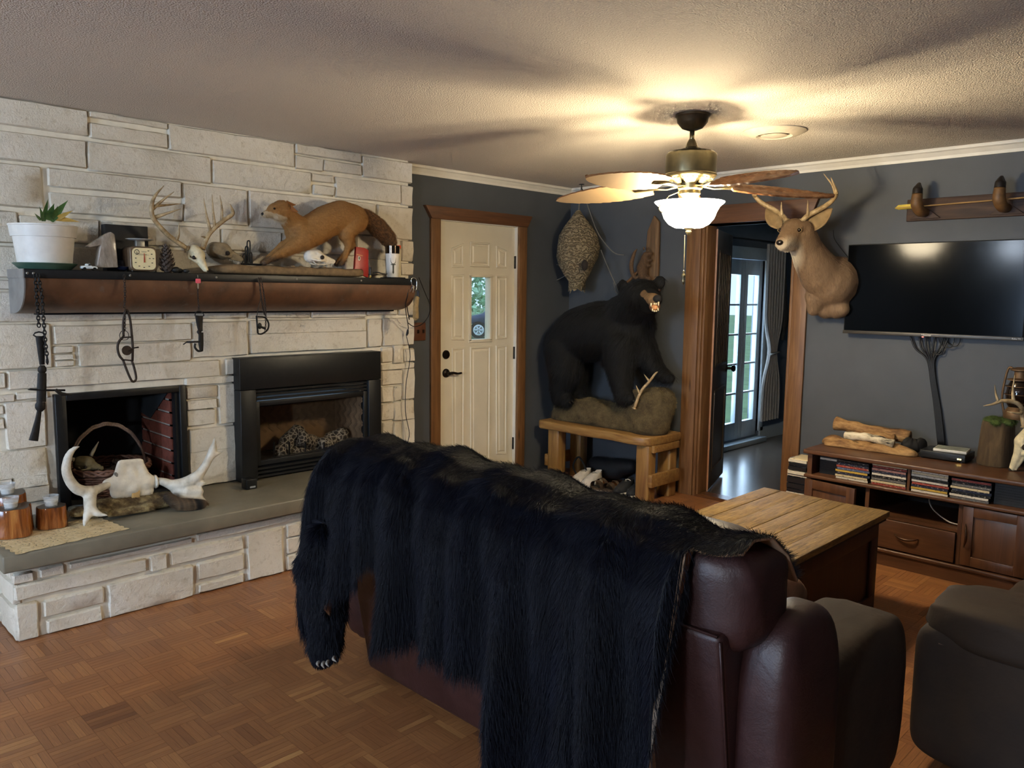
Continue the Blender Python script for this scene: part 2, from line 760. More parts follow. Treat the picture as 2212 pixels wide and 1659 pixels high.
# door wall with its opening
dy0, dy1, dz = -1.466, -0.648, 2.056
w = MB()
w.box((-0.15, -1.95, 0), (0, dy0 - 0.012, H)).box((-0.15, dy1 + 0.012, 0), (0, 0.12, H)).box((-0.15, dy0 - 0.012, dz + 0.012), (0, dy1 + 0.012, H))
struct(w.build('wall_left', M_SLATE), 'dark slate painted wall around the ivory entry door', 'wall')
# wall with the doorway and the TV
ox0, ox1, oz = 1.325, 2.03, 2.05
w = MB()
w.box((0, 0, 0), (ox0, 0.12, H)).box((ox1, 0, 0), (7.5, 0.12, H)).box((ox0, 0, oz), (ox1, 0.12, H))
struct(w.build('wall_back', M_SLATE), 'dark slate painted wall behind bear, deer and television', 'wall')
w = MB().box((-0.15, -10.1, 0), (7.6, -10, H)).build('wall_kitchen', M_SLATE)
struct(w, 'slate far wall of the kitchen end')
w = MB().box((7.5, -10, 0), (7.6, 0.12, H)).build('wall_right', M_SLATE)
struct(w, 'dark slate painted side wall')
w = MB().box((-0.15, -10, 0), (0.0, -5.6, H)).build('wall_left_kitchen', M_SLATE)
struct(w, 'dark slate painted wall of the kitchen end')


# crown moulding
def crown(name, a, b, nrm):
    prof = [(0, 0), (0.0, -0.062), (0.010, -0.062), (0.014, -0.045), (0.030, -0.022), (0.040, -0.016), (0.040, -0.004), (0.046, -0.004), (0.046, 0)]
    a, b = np.array(a, float), np.array(b, float)
    return MB().prism(prof, a, nrm, (0, 0, 1), b - a).build(name, M_WHITE)


struct(crown('trim_1', (0, -1.84, H), (0, 0, H), (1, 0, 0)), 'cream crown moulding above the entry door', 'moulding')
struct(crown('trim_2', (0, 0, H), (7.5, 0, H), (0, -1, 0)), 'cream crown moulding above the television wall', 'moulding')

# ------------------------------------------------------------------ stone wall with the two fireplaces
fy0, fz1 = at(115, 852, 'x', XS)[1], 1.005
fy1 = at(398, 830, 'x', XS)[1]
SLABZ = 0.41
iy0, iy1, iz1 = -3.125, -2.135, 1.142
YL, YR = -5.6, -1.822
bx = XS - 0.017
w = MB()
w.box((-0.15, YL, 0), (bx, fy0 + 0.02, H)).box((-0.15, fy0 + 0.02, fz1 - 0.02), (bx, fy1 - 0.02, H)).box((-0.15, fy0 + 0.02, 0), (bx, fy1 - 0.02, SLABZ))
w.box((-0.15, fy1 - 0.02, 0), (bx, iy0 + 0.03, H)).box((-0.15, iy0 + 0.03, iz1 - 0.03), (bx, iy1 - 0.03, H)).box((-0.15, iy0 + 0.03, 0), (bx, iy1 - 0.03, SLABZ + .02))
w.box((-0.15, iy1 - 0.03, 0), (bx, YR - 0.004, H))
fw = w.build('wall_fireplace', M_MORTAR)
struct(fw, 'cream painted stone fireplace wall with recessed mortar joints', 'stone wall')


def stone_mesh(w, h, seed):
    """rough split face: rounded rectangle, chiselled front; local y = width, z = height, x = out of the wall"""
    r = random.Random(seed)
    nu = max(4, min(9, int(w / 0.06) + 3))
    nv = max(4, min(6, int(h / 0.05) + 3))
    us = [0, min(0.007, w * .1)] + [w * (k / (nu - 3)) for k in range(1, nu - 3)] + [w - min(0.007, w * .1), w]
    vs_ = [0, min(0.006, h * .12)] + [h * (k / (nv - 3)) for k in range(1, nv - 3)] + [h - min(0.006, h * .12), h]
    us, vs_ = sorted(us), sorted(vs_)
    nu, nv = len(us), len(vs_)
    tilt = r.uniform(-.006, .006)
    P = []
    wob = [[r.uniform(-1, 1) for _ in range(nv)] for _ in range(nu)]
    for i, uu in enumerate(us):
        for j, vv in enumerate(vs_):
            e = i in (0, nu - 1) or j in (0, nv - 1)
            co = i in (0, nu - 1) and j in (0, nv - 1)
            x = (0.006 if e else 0.0205 + wob[i][j] * 0.005 + tilt * .7 * (vv / h - .5))
            y, z = uu + wob[i][j] * .002, vv + wob[i][(j + 1) % nv] * .0022
            if co:
                y += (0.006 if i == 0 else -0.006)
                z += (0.005 if j == 0 else -0.005)
            P.append((x, y, z))
    F = []
    for i in range(nu - 1):
        for j in range(nv - 1):
            F.append((i * nv + j, (i + 1) * nv + j, (i + 1) * nv + j + 1, i * nv + j + 1))
    m = MB().add(P, F)
    # skirt back to the mortar
    ring = [i * nv for i in range(nu)] + [(nu - 1) * nv + j for j in range(1, nv)] + [i * nv + nv - 1 for i in range(nu - 2, -1, -1)] + [j for j in range(nv - 2, 0, -1)]
    base = len(m.v)
    m.v += [(-0.004, P[k][1], P[k][2]) for k in ring]
    L = len(ring)
    for k in range(L):
        m.f.append((ring[k], base + k, base + (k + 1) % L, ring[(k + 1) % L]))
        m.mi.append(0)
    return m.mesh('stone', M_STONE, 50)


STONES = """0 210 189 292;194 240 362 277;196 266 362 319;366 269 636 359;640 310 780 351;640 336 697 370;700 346 780 378;785 337 890 395
0 282 186 362;190 306 456 395;461 346 671 417;674 375 721 395;678 399 722 423;726 382 864 439;867 401 891 444
0 352 92 449;105 363 390 427;109 416 395 477;397 397 534 487;540 412 811 508;816 443 891 517
0 456 39 524;43 466 213 527;218 477 476 537;480 495 606 545;611 503 766 552;771 510 864 562;869 520 892 564
0 532 120 600;125 534 330 598;335 540 520 597;525 549 700 596;705 556 862 594;867 569 892 594
0 606 60 624;0 632 350 689;355 640 532 686;538 641 670 685;675 641 790 684;795 655 858 679;863 640 893 679
0 702 111 793;118 705 412 733;118 750 157 761;120 767 157 775;122 781 160 789;171 746 412 778;417 697 534 766;542 693 790 714;542 722 791 751;796 690 824 748;828 688 893 744
0 807 10 838;18 803 474 811;490 776 504 808;403 818 504 825
404 838 469 856;404 867 467 880;405 889 465 914;473 832 507 912;410 930 508 966;411 979 512 1046
0 855 31 866;37 850 102 858;0 877 7 893;12 872 100 962;0 905 8 925;0 979 101 1024;31 1031 104 1046;0 1037 26 1060;49 1056 107 1078
826 752 847 781;872 755 895 779;825 789 894 794;826 802 868 828;871 797 895 860;826 837 849 866;852 835 868 864;825 873 850 905;852 869 895 903;826 913 848 946;851 912 867 944;872 908 896 955
826 955 866 1010;871 962 896 1030"""
for n, q in enumerate(STONES.replace('\n', ';').split(';')):
    x0, y0, x1, y1 = map(float, q.split())
    a, b = at(x0, y0, 'x', XS), at(x1, y1, 'x', XS)
    ya, za, yb, zb = a[1] - .0055, a[2] + .0042, b[1] + .0055, b[2] - .0042
    if x0 == 0:
        ya -= RNG.uniform(0.25, 0.6)
    za = min(za, H - 0.002)
    if yb < YR - 0.0 and x1 >= 889:
        yb = YR + RNG.uniform(-.004, .004)
    if za - zb < 0.018:
        continue
    if y1 > 1040:
        zb = max(zb, SLABZ + .002)
    st = bpy.data.objects.new('stone', stone_mesh(yb - ya, za - zb, n))
    COL.objects.link(st)
    st.parent = fw
    st.location = (bx, ya, zb)
# stones further along, past the edge of the photograph
zz = SLABZ + 0.01
row = 0
while zz < H - 0.05:
    hh = RNG.choice([0.09, 0.13, 0.17])
    hh = min(hh, H - 0.004 - zz)
    yy = -5.55
    while yy < -5.0:
        ww = RNG.uniform(0.22, 0.5)
        if yy + ww > -4.93:
            ww = -4.93 - yy - (0.0 if row % 2 else 0.04)
        if ww < 0.06:
            break
        st = bpy.data.objects.new('stone', stone_mesh(ww, hh, row * 31 + int(ww * 1000)))
        COL.objects.link(st)
        st.parent = fw
        st.location = (bx, yy, zz)
        yy += ww + 0.014
    zz += hh + 0.014
    row += 1

# ------------------------------------------------------------------ raised hearth
XH = 0.68
hy0, hy1 = -4.413, -1.86
hb = MB().box((bx, hy0 + 0.022, 0), (XH - 0.019, hy1 - .01, 0.334)).build('hearth', M_MORTAR)
struct(hb, 'raised hearth of cream painted stone under a grey slab', 'hearth')
sl = MB().box((bx, hy0 - 0.045, 0.334), (0.738, hy1 + .02, SLABZ)).build('hearth_slab', M_SLAB, hb, bevel=0.008)
HST = """27 1243 74 1256;84 1230 141 1240;150 1219 417 1172;427 1155 672 1117;31 1269 318 1234;324 1203 362 1228;369 1193 527 1186
34 1310 87 1381;93 1300 227 1303;101 1341 223 1342;234 1264 420 1289;427 1218 528 1230;430 1264 529 1257;534 1156 613 1235
620 1134 668 1152;620 1164 668 1186;620 1201 668 1221"""
for n, q in enumerate(HST.replace('\n', ';').split(';')):
    x0, y0, x1, y1 = map(float, q.split())
    a, b = at(x0, y0, 'x', XH), at(x1, y1, 'x', XH)
    za, zb = min(a[2], .332), max(b[2], 0.001)
    if za - zb < .02:
        zb = za - .03
    st = bpy.data.objects.new('stone', stone_mesh(b[1] - a[1], za - zb, 900 + n))
    COL.objects.link(st)
    st.parent = hb
    st.location = (XH - 0.019, a[1], zb)
for k, (y0, y1, z0, z1) in enumerate([(-2.95, -2.5, .002, .1), (-2.95, -2.62, .115, .23), (-2.95, -2.4, .245, .33), (-2.48, -1.9, .002, .14), (-2.6, -2.2, .155, .23), (-2.18, -1.9, .155, .33), (-2.38, -2.2, .245, .33)]):
    st = bpy.data.objects.new('stone', stone_mesh(y1 - y0, z1 - z0, 950 + k))
    COL.objects.link(st)
    st.parent = hb
    st.location = (XH - 0.019, y0, z0)
for k, (x0, x1, z0, z1) in enumerate([(.13, .40, .002, .16), (.41, .675, .002, .15), (.13, .33, .175, .33), (.345, .67, .165, .26), (.345, .66, .275, .33)]):
    st = bpy.data.objects.new('stone', stone_mesh(x1 - x0, z1 - z0, 970 + k))
    COL.objects.link(st)
    st.parent = hb
    st.location = (x0, hy0 + 0.022, z0)
    st.rotation_euler = (0, 0, radians(-90))

# ------------------------------------------------------------------ entry door
door = MB()
gl = [at(1018, 600, 'x', -0.03), at(1050, 729, 'x', -0.03)]
wy0, wy1, wz0, wz1 = -1.165, -0.955, 1.19, 1.655
g0 = at(1015.5, 595, 'x', -0.03)
g1 = at(1059.5, 735, 'x', -0.03)
wy0, wy1, wz1, wz0 = g0[1], g1[1], g0[2], g1[2]
for lo, hi in (((dy0, 0.01), (wy0, dz)), ((wy1, 0.01), (dy1, dz)), ((wy0, 0.01), (wy1, wz0)), ((wy0, wz1), (wy1, dz))):
    door.box((-0.075, lo[0], lo[1]), (-0.03, hi[0], hi[1]))
D = door.build('door_1', M_DOORW)
struct(D, 'ivory panelled entry door with a narrow window', 'door')


def loop_panel(poly, parent, mat, x0=-0.03):
    """raised moulding and field of one door panel; poly in (y, z)"""
    c = np.mean(poly, 0)

    def inset(d):
        out = []
        n = len(poly)
        for i in range(n):
            p, a, b = np.array(poly[i]), np.array(poly[i - 1]), np.array(poly[(i + 1) % n])
            e1, e2 = (p - a) / np.linalg.norm(p - a), (b - p) / np.linalg.norm(b - p)
            n1, n2 = np.array([-e1[1], e1[0]]), np.array([-e2[1], e2[0]])
            if n1 @ (c - p) < 0:
                n1 = -n1
            if n2 @ (c - p) < 0:
                n2 = -n2
            k = n1 + n2
            k = k / max(k @ n1, .3)
            out.append(p + k * d)
        return out
    rings = [(0, 0), (0.004, 0.006), (0.012, 0.006), (0.018, -0.001), (0.026, -0.001), (0.036, 0.005)]
    vs, fs = [], []
    n = len(poly)
    for d, h in rings:
        vs += [(x0 + h + 0.0005, p[0], p[1]) for p in inset(d)]
    for r in range(len(rings) - 1):
        for i in range(n):
            j = (i + 1) % n
            fs.append((r * n + i, r * n + j, (r + 1) * n + j, (r + 1) * n + i))
    fs.append(tuple((len(rings) - 1) * n + i for i in range(n)))
    return MB().add(vs, fs).build('door_panel', mat, parent)


def dpx(x, y):
    q = at(860 + x / 2.592, 400 + y / 2.592, 'x', -0.03)
    return (q[1], q[2])


for poly in ([(298, 352), (366, 324), (368, 462), (298, 462)], [(402, 316), (514, 324), (512, 462), (402, 456)], [(547, 338), (608, 366), (607, 466), (549, 462)],
             [(297, 503), (370, 500), (370, 870), (297, 868)], [(547, 506), (609, 509), (608, 860), (547, 862)],
             [(300, 912), (372, 906), (368, 1536), (302, 1536)], [(402, 905), (517, 900), (512, 1536), (404, 1536)], [(546, 898), (609, 894), (606, 1506), (548, 1508)]):
    loop_panel([dpx(*q) for q in poly], D, M_DOORW)
fr = MB()
for a, b in (((wy0 - .012, wz0 - .012), (wy1 + .012, wz0 + .012)), ((wy0 - .012, wz1 - .012), (wy1 + .012, wz1 + .012)), ((wy0 - .012, wz0), (wy0 + .012, wz1)), ((wy1 - .012, wz0), (wy1 + .012, wz1))):
    fr.box((-0.085, a[0], a[1]), (-0.022, b[0], b[1]))
fr.build('window_frame', M_DOORW, D, bevel=0.003)
MB().box((-0.060, wy0 + .01, wz0 + .01), (-0.056, wy1 - .01, wz1 - .01)).build('pane', M_GLASS, D)
# deadbolt, lever handle, hinges
p = at(963, 766, 'x', -0.03)
RX = Matrix.Rotation(pi / 2, 4, 'Y')
MB().lathe([(0.034, 0), (0.034, 0.006), (0.028, 0.014), (0.016, 0.016), (0.0, 0.016)], 20, (-0.03, p[1], p[2]), RX).build('deadbolt', M_BRONZE, D, 40)
p = at(963, 806, 'x', -0.03)
hd = MB().lathe([(0.034, 0), (0.034, 0.006), (0.028, 0.014), (0.014, 0.018), (0.012, 0.05), (0.0, 0.052)], 20, (-0.03, p[1], p[2]), RX).build('handle_plate', M_BRONZE, D, 40)
MB().tube(bez([(0.016, p[1], p[2]), (0.02, p[1] + .03, p[2] + .004), (0.02, p[1] + .075, p[2] - .004), (0.018, p[1] + .115, p[2] - .002)], 6), [.010] * 6 + [.009] * 6 + [.0075] * 7, 10).build('lever', M_BRONZE, hd, 60)
for zz in (1.78, 1.05, 0.30):
    MB().box((-0.03, dy1 - .005, zz - .05), (-0.012, dy1 + .02, zz + .05)).build('hinge', M_BLACK, D, bevel=.002)
# jamb, threshold and cedar casing
cs = MB().box((-0.15, dy0 - .012, 0), (0.0, dy0, dz + .012)).box((-0.15, dy1, 0), (0, dy1 + .012, dz + .012)).box((-0.15, dy0, dz), (0, dy1, dz + .012)).build('trim_3', M_WHITE)
struct(cs, 'white jamb lining around the ivory entry door')
cw = 0.088
cs = MB().box((0.0005, dy0 - cw, 0), (0.022, dy0 + .002, dz + .006)).build('trim_4', M_CEDAR, bevel=.002)
struct(cs, 'cedar casing board beside the door handle')
cs = MB().box((0.0005, dy1 + .004, 0), (0.022, dy1 + cw + .004, dz + .006)).build('trim_5', M_CEDAR, bevel=.002)
struct(cs, 'cedar casing board on the hinge side of the entry door')
hy = [(dy0 - cw, dz + .006), (dy1 + cw, dz + .006), (dy1 + cw + .05, dz + .095), (dy0 - cw - .06, dz + .095)]
cs = MB().prism(hy, (0.0005, 0, 0), (0, 1, 0), (0, 0, 1), (0.034, 0, 0)).build('trim_6', M_CEDARX, bevel=.002)
struct(cs, 'tapered cedar header board over the ivory entry door')

# ------------------------------------------------------------------ doorway to the next room
cs = MB().box((1.178, -0.024, 0), (ox0 - .028, -0.0005, oz + .005)).build('trim_7', M_CEDAR, bevel=.002)
struct(cs, 'cedar casing board beside the bear')
for k, (x0, x1) in enumerate(((ox0 - .026, ox0 - .002), (ox0, ox0 + .018))):
    cs = MB().box((x0, -0.018 + .012 * k, 0), (x1, 0.13, oz)).build('trim_8', M_CEDAR, bevel=.003)
    struct(cs, 'cedar door stop strip in the doorway')
cs = MB().box((ox1 + .0, -0.024, 0), (ox1 + .103, -0.0005, oz + .005)).box((ox1 - .018, -.024, 0), (ox1, .13, oz)).build('trim_9', M_CEDAR, bevel=.002)
struct(cs, 'cedar casing post below the deer')
cs = MB().prism([(1.178, oz + .006), (ox1 + .103, oz + .006), (ox1 + .15, oz + .135), (1.13, oz + .135)], (0, -0.0005, 0), (1, 0, 0), (0, 0, 1), (0, -0.034, 0)).build('trim_10', M_CEDARH, bevel=.002)
struct(cs, 'tapered cedar header board above the doorway')
cs = MB().box((ox0, 0.0, oz), (ox1, .13, oz + .02)).build('trim_11', M_CEDARH)
struct(cs, 'cedar head jamb of the doorway')
cs = MB().prism([(0, 0), (0.0, 0.012), (.02, .018), (.13, .018), (.15, 0.004), (.15, 0)], (ox0, -0.02, 0.0005), (0, 1, 0), (0, 0, 1), (ox1 - ox0, 0, 0)).build('trim_12', wood('threshold_wood', '#4a2c18', '#5d3a20', '#6b4629', 'x', 9, .3, False))
struct(cs, 'dark wooden threshold strip of the doorway')
# open door leaf, swung into the next room
LD = (Matrix.Translation((1.352, 0.125, 0)) @ rot('Z', 110.5))
lf = MB().box((0, -0.0, 0.02), (0.70, 0.035, 2.03), LD)
M_LEAF = wood('dark_stained_door', '#3a2f28', '#463a31', '#524438', 'z', 6, 0.35, False)
M_EDGE = wood('door_edge_wood', '#83512c', '#9a6538', '#ab7646', 'z', 9, 0.5, False)
L = lf.build('door_2', M_LEAF, bevel=.002)
struct(L, 'dark stained door standing open in the doorway', 'door')
MB().box((-0.003, -0.002, 0.02), (0.0, 0.037, 2.03), LD).build('door_edge', M_EDGE, L)
for z0, z1, lo, hi in ((0.15, 0.80, .10, .60), (0.98, 1.88, .10, .60)):
    pn = MB()
    for a, b in (((lo, z0), (hi, z0 + .02)), ((lo, z1 - .02), (hi, z1)), ((lo, z0), (lo + .02, z1)), ((hi - .02, z0), (hi, z1))):
        pn.box((a[0], -0.008, a[1]), (b[0], 0.0, b[1]), LD)
    if z0 > .9:
        for k in range(1, 6):
            xx = lo + (hi - lo) * k / 6
            pn.box((xx - .004, -0.006, z0), (xx + .004, 0, z1), LD)
    pn.build('door_panel', M_LEAF, L, bevel=.002)
hd = MB()
hd.lathe([(.03, 0), (.03, .006), (.012, .012), (.012, .04), (.026, .05), (.03, .062), (.02, .075), (0, .078)], 16, (0, 0, 0), LD @ Matrix.Translation((.64, 0, .93)) @ rot('X', 90))
hd.build('door_knob', M_BRONZE, L, 40)
for zz in (1.80, 1.0, 0.22):
    MB().box((-0.006, 0.036, zz - .045), (0.03, 0.043, zz + .045), LD).build('hinge', plain('dull_brass_hinge', '#7a6a4a', .4, .8), L)

# ------------------------------------------------------------------ next room
XN = 0.5
f2 = MB().box((0.3, 0.0, -0.12), (5.2, 5.0, -0.0005)).build('floor_next_room', M_LAMIN)
struct(f2, 'dark glossy laminate floor of the next room', 'floor')
c2 = MB().box((0.3, 0.12, H), (5.2, 5.0, H + .1)).build('ceiling_next_room', M_WHITE)
struct(c2)
gy = {}
lx0 = at(1568.5, 600, 'x', XN)[1] - .46
ly0, ly1 = lx0 - .11, at(1613, 600, 'x', XN)[1]          # garden door leaf
sy1 = at(1651, 600, 'x', XN)[1]                         # right edge of the side light frame
top = 1.90
w = MB()
w.box((.38, 0.12, 0), (XN, ly0 - .06, H)).box((.38, sy1, 0), (XN, 5.0, H)).box((.38, ly0 - .06, top + .06), (XN, sy1, H)).box((.38, ly0 - .06, 0), (XN, sy1, .055))
struct(w.build('wall_next_room', M_NEXT), 'blue grey wall of the next room around the garden doors', 'wall')
w = MB().box((.38, 5.0, 0), (5.3, 5.1, H)).box((5.2, .12, 0), (5.3, 5.0, H)).build('wall_next_room_far', M_NEXT)
struct(w)


def glazed(name, y0, y1, cols, label, st=.09):
    fr = MB()
    z0, z1 = 0.06, top
    fr.box((.43, y0, z0), (.48, y0 + st, z1)).box((.43, y1 - st, z0), (.48, y1, z1)).box((.43, y0 + st, z0), (.48, y1 - st, .235)).box((.43, y0 + st, 1.745), (.48, y1 - st, z1))
    W = fr.build(name, M_WINW, bevel=.003)
    struct(W, label, 'window')
    gw = (y1 - y0 - 2 * st) / cols
    hh = (1.745 - .235) / 5
    bars = []
    for k in range(1, 5):
        MB().box((.437, y0 + st, .235 + k * hh - .009), (.473, y1 - st, .235 + k * hh + .009)).build('muntin', M_WINW, W)
    for k in range(1, cols):
        MB().box((.437, y0 + st + k * gw - .009, .235), (.473, y0 + st + k * gw + .009, 1.745)).build('muntin', M_WINW, W)
    pm = None
    for i in range(cols):
        for k in range(5):
            q = MB().box((.452, y0 + st + i * gw + .009, .235 + k * hh + .009), (.456, y0 + st + (i + 1) * gw - .009, .235 + (k + 1) * hh - .009))
            q.build('pane', M_GLASS, W)
    return W


M_WINW = plain('blue_white_window_paint', '#b9c4cc', .4, var=.04)
G1 = glazed('window_1', ly0, ly1, 3, 'white garden door with small panes seen through the doorway', .075)
G2 = glazed('window_2', ly1 + .004, sy1, 1, 'white narrow side light beside the garden door', .07)
hn = at(1572, 815, 'x', .5)
MB().tube([(.50, ly0 + .10, .95), (.53, ly0 + .10, .95), (.53, ly0 + .2, .95)], .009, 8).build('handle', M_BRONZE, G1)
cs = MB().box((XN - .02, ly0 - .12, 0), (XN + .02, ly0, top + .02)).box((XN - .02, sy1, 0.1), (XN + .02, sy1 + .09, top + .02)).box((XN - .02, ly0 - .12, top), (XN + .02, sy1 + .09, top + .12)).box((XN, ly0 - .12, 0), (XN + .10, sy1 + .03, .05)).build('trim_13', M_WINW, bevel=.003)
struct(cs, 'white trim around the garden doors')
cs = MB().box((XN, sy1 + .03, 0), (XN + .02, 4.9, .14)).build('baseboard_next_room', M_WINW)
struct(cs, 'white baseboard of the next room')

# ------------------------------------------------------------------ garden outside
lawn = MB().box((-60, -20, -0.6), (-.2, 60, -.25)).box((-.2, .2, -.6), (.36, 5, -.25)).build('ground_outside', plain('lawn', '#6f8a5a', .9, var=.3, scale=2))
struct(lawn, 'green lawn outside the doors')
M_LEAFG = plain('hedge_leaf', '#b4d8b4', .6, var=.45, scale=2.5)


def bush(loc, r, label, n=900, seed=1, ls=1.0):
    rs = random.Random(seed)
    m = MB()
    for k in range(n):
        th, ph = rs.uniform(0, 2 * pi), math.acos(rs.uniform(-.6, 1))
        q = rs.uniform(.75, 1.05)
        c = Vector((r[0] * q * sin(ph) * cos(th), r[1] * q * sin(ph) * sin(th), r[2] * q * cos(ph)))
        M = Matrix.Translation(c + Vector(loc)) @ Matrix.Rotation(rs.uniform(0, 6), 4, (rs.random(), rs.random(), rs.random() + .01))
        s = rs.uniform(.06, .13) * ls
        m.add([tuple(M @ Vector(p)) for p in ((-s, 0, 0), (0, -s * .5, .02), (s, 0, 0), (0, s * .5, .02))], [(0, 1, 2, 3)])
    T = thing('garden_shrub', label, 'shrub', (loc[0], loc[1], -.25))
    lv = m.build('foliage', M_LEAFG, T, fix=False)
    lv['kind'] = 'stuff'
    MB().tube([(loc[0], loc[1], -.25), (loc[0] + .05, loc[1], loc[2])], [.09, .05], 8).build('stem', plain('bark', '#5a4a3a', .9), T)


bush((-24.5, 22.5, 2.6), (2.5, 5.5, 3.6), 'leafy shrub outside the entry door window', 8000, 3, 1.9)
bush((-7.5, 8.4, 2.2), (1.0, 1.6, 1.6), 'leafy tree outside the garden doors', 900, 5)
# parked car seen through the door's window
M_CARB = plain('dark_blue_car_paint', '#3d4a63', .25, .2)
cx, cyy, cz = -17.75, 17.2, -.25
CT = thing('car', 'dark blue car parked outside the entry door', 'car', (cx, cyy, cz))
CT.rotation_euler = (0, 0, radians(-42.5))
prof = [(-2.1, .35), (-2.05, .75), (-1.2, .95), (-.6, 1.42), (.9, 1.45), (1.6, 1.0), (2.15, .9), (2.2, .4), (1.75, .35), (1.7, .55), (1.3, .62), (.95, .5), (.9, .3), (-.95, .3), (-1.0, .5), (-1.35, .62), (-1.7, .55), (-1.75, .35)]
MB().prism(prof, (cx - .8, cyy, cz), (0, 1, 0), (0, 0, 1), (1.6, 0, 0)).build('body', M_CARB, CT, bevel=.04)
for py_ in (-1.35, 1.32):
    wh = MB().lathe([(.31, -.1), (.33, -.06), (.33, .06), (.31, .1), (.2, .1)], 24, (cx + .76, cyy + py_, cz + .33), rot('Y', 90)).build('wheel', M_BLACK, CT, 40)
    rm = MB().lathe([(.21, 0), (.21, .02), (.17, .025), (.15, .0)], 24, (cx + .86, cyy + py_, cz + .33), rot('Y', 90))
    for k in range(6):
        a = k * pi / 3
        rm.tube([(cx + .875, cyy + py_ + .03 * cos(a), cz + .33 + .03 * sin(a)), (cx + .875, cyy + py_ + .18 * cos(a), cz + .33 + .18 * sin(a))], .025, 6)
    rm.build('rim', plain('silver_rim', '#d8dde2', .3, .3), wh, 40)
MB().prism([(-.95, 1.0), (-.5, 1.36), (.15, 1.38), (.15, 1.0)], (cx + .80, cyy, cz), (0, 1, 0), (0, 0, 1), (.012, 0, 0)).build('window', M_SOOT, CT)
MB().prism([(.22, 1.0), (.22, 1.38), (.85, 1.39), (1.35, 1.02)], (cx + .80, cyy, cz), (0, 1, 0), (0, 0, 1), (.012, 0, 0)).build('window', M_SOOT, CT)

# ================================================================== mantel and what stands on it
def X(px, py, x=0.28):
    return at(px, py, 'x', x)


def text(name, s, size, M, mat, parent, ext=0.0004):
    cu = bpy.data.curves.new(name, 'FONT')
    cu.body = s
    cu.size = size
    cu.extrude = ext
    cu.align_x = 'CENTER'
    cu.align_y = 'CENTER'
    o = bpy.data.objects.new(name, cu)
    COL.objects.link(o)
    dg = bpy.context.evaluated_depsgraph_get()
    me = bpy.data.meshes.new_from_object(o.evaluated_get(dg))
    bpy.data.objects.remove(o)
    me.transform(M)
    me.materials.clear()
    me.materials.append(mat)
    return link(name, me, parent)


def m_rust():
    m = Mat('rusty_brown_sheet_steel')
    a = m.noise(5, 5, 0.6)
    b = m.noise(16, 4, 0.6)
    c = m.ramp(a, [(0.3, '#4a3a2e'), (0.5, '#6a4c38'), (0.7, '#7b5941')])
    c = m.mix(m.ramp(b, [(0.62, (0, 0, 0, 1)), (0.78, (1, 1, 1, 1))]), c, '#6f655c')
    m.set(c, m.math('ADD', m.math('MULTIPLY', b, 0.25), 0.35), 0.35)
    m.bump(a, 0.06, 0.01)
    return m.m


M_RUST = m_rust()
M_GALV = plain('grey_galvanised_end', '#8a8884', .55, .25, var=.15, scale=14)
M_BOLT = plain('dull_steel', '#9a978f', .4, .7)
M_BONE = plain('bleached_bone', '#d6c9a4', .6, var=.16, scale=40, bump=.25)
M_BONEW = plain('white_bone', '#e3dccb', .55, var=.1, scale=30, bump=.25)
M_BONEG = plain('weathered_grey_bone', '#8d8069', .7, var=.25, scale=35, bump=.3)
M_HOLE = plain('hollow_shade', '#2b231b', .9)  # dark tone painted as the shade inside hollows
M_ANT = Mat('antler')
_n = M_ANT.noise(28, 5, .65)
M_ANT.set(M_ANT.ramp(_n, [(.3, '#75603f'), (.5, '#a48c66'), (.72, '#c9b48c')]), .5)
M_ANT.bump(_n, .35, .004)
M_ANT = M_ANT.m
M_IRON = plain('old_trap_iron', '#23211f', .55, .5, var=.3, scale=60, bump=.2)
M_IRONB = plain('brown_trap_iron', '#33281f', .6, .4, var=.3, scale=60, bump=.2)
MT = 1.620
my0, my1 = -4.234, -1.985
MAN = thing('mantel_shelf', 'rusty steel trough mantel shelf with black iron rim on the stone wall', 'mantel', (XS, -3.1, 1.41))
MB().box((XS + .002, my0 + .004, MT - .02), (.396, my1 - .004, MT - .001)).build('shelf_board', plain('black_shelf_board', '#17191a', .5, var=.2, scale=20), MAN)
r = MB().box((.394, my0, MT - .041), (.402, my1, MT)).box((.36, my0, MT - .004), (.402, my1, MT)).build('front_rail', M_BLACK, MAN, bevel=.0015)
for px, py in ((59, 590), (72, 589), (281, 592.5), (467, 595), (641, 597), (780, 599)):
    q = X(px, py, .402)
    MB().lathe([(.006, 0), (.006, .002), (.003, .004), (0, .0045)], 10, (q[0], q[1], MT - .02), RX).build('bolt', M_BOLT, r, 40)
MB().box((XS + .002, my0 - .004, MT - .041), (.400, my0 + .003, MT)).build('end_rail', M_GALV, MAN)
MB().box((XS + .002, my1 - .003, MT - .041), (.400, my1 + .004, MT)).build('end_rail', M_BLACK, MAN)


def trough(t):
    a = t * pi / 2
    e = 0.78
    return (.142 + .25 * (cos(a) ** e), MT - .036 - .172 * (sin(a) ** e))


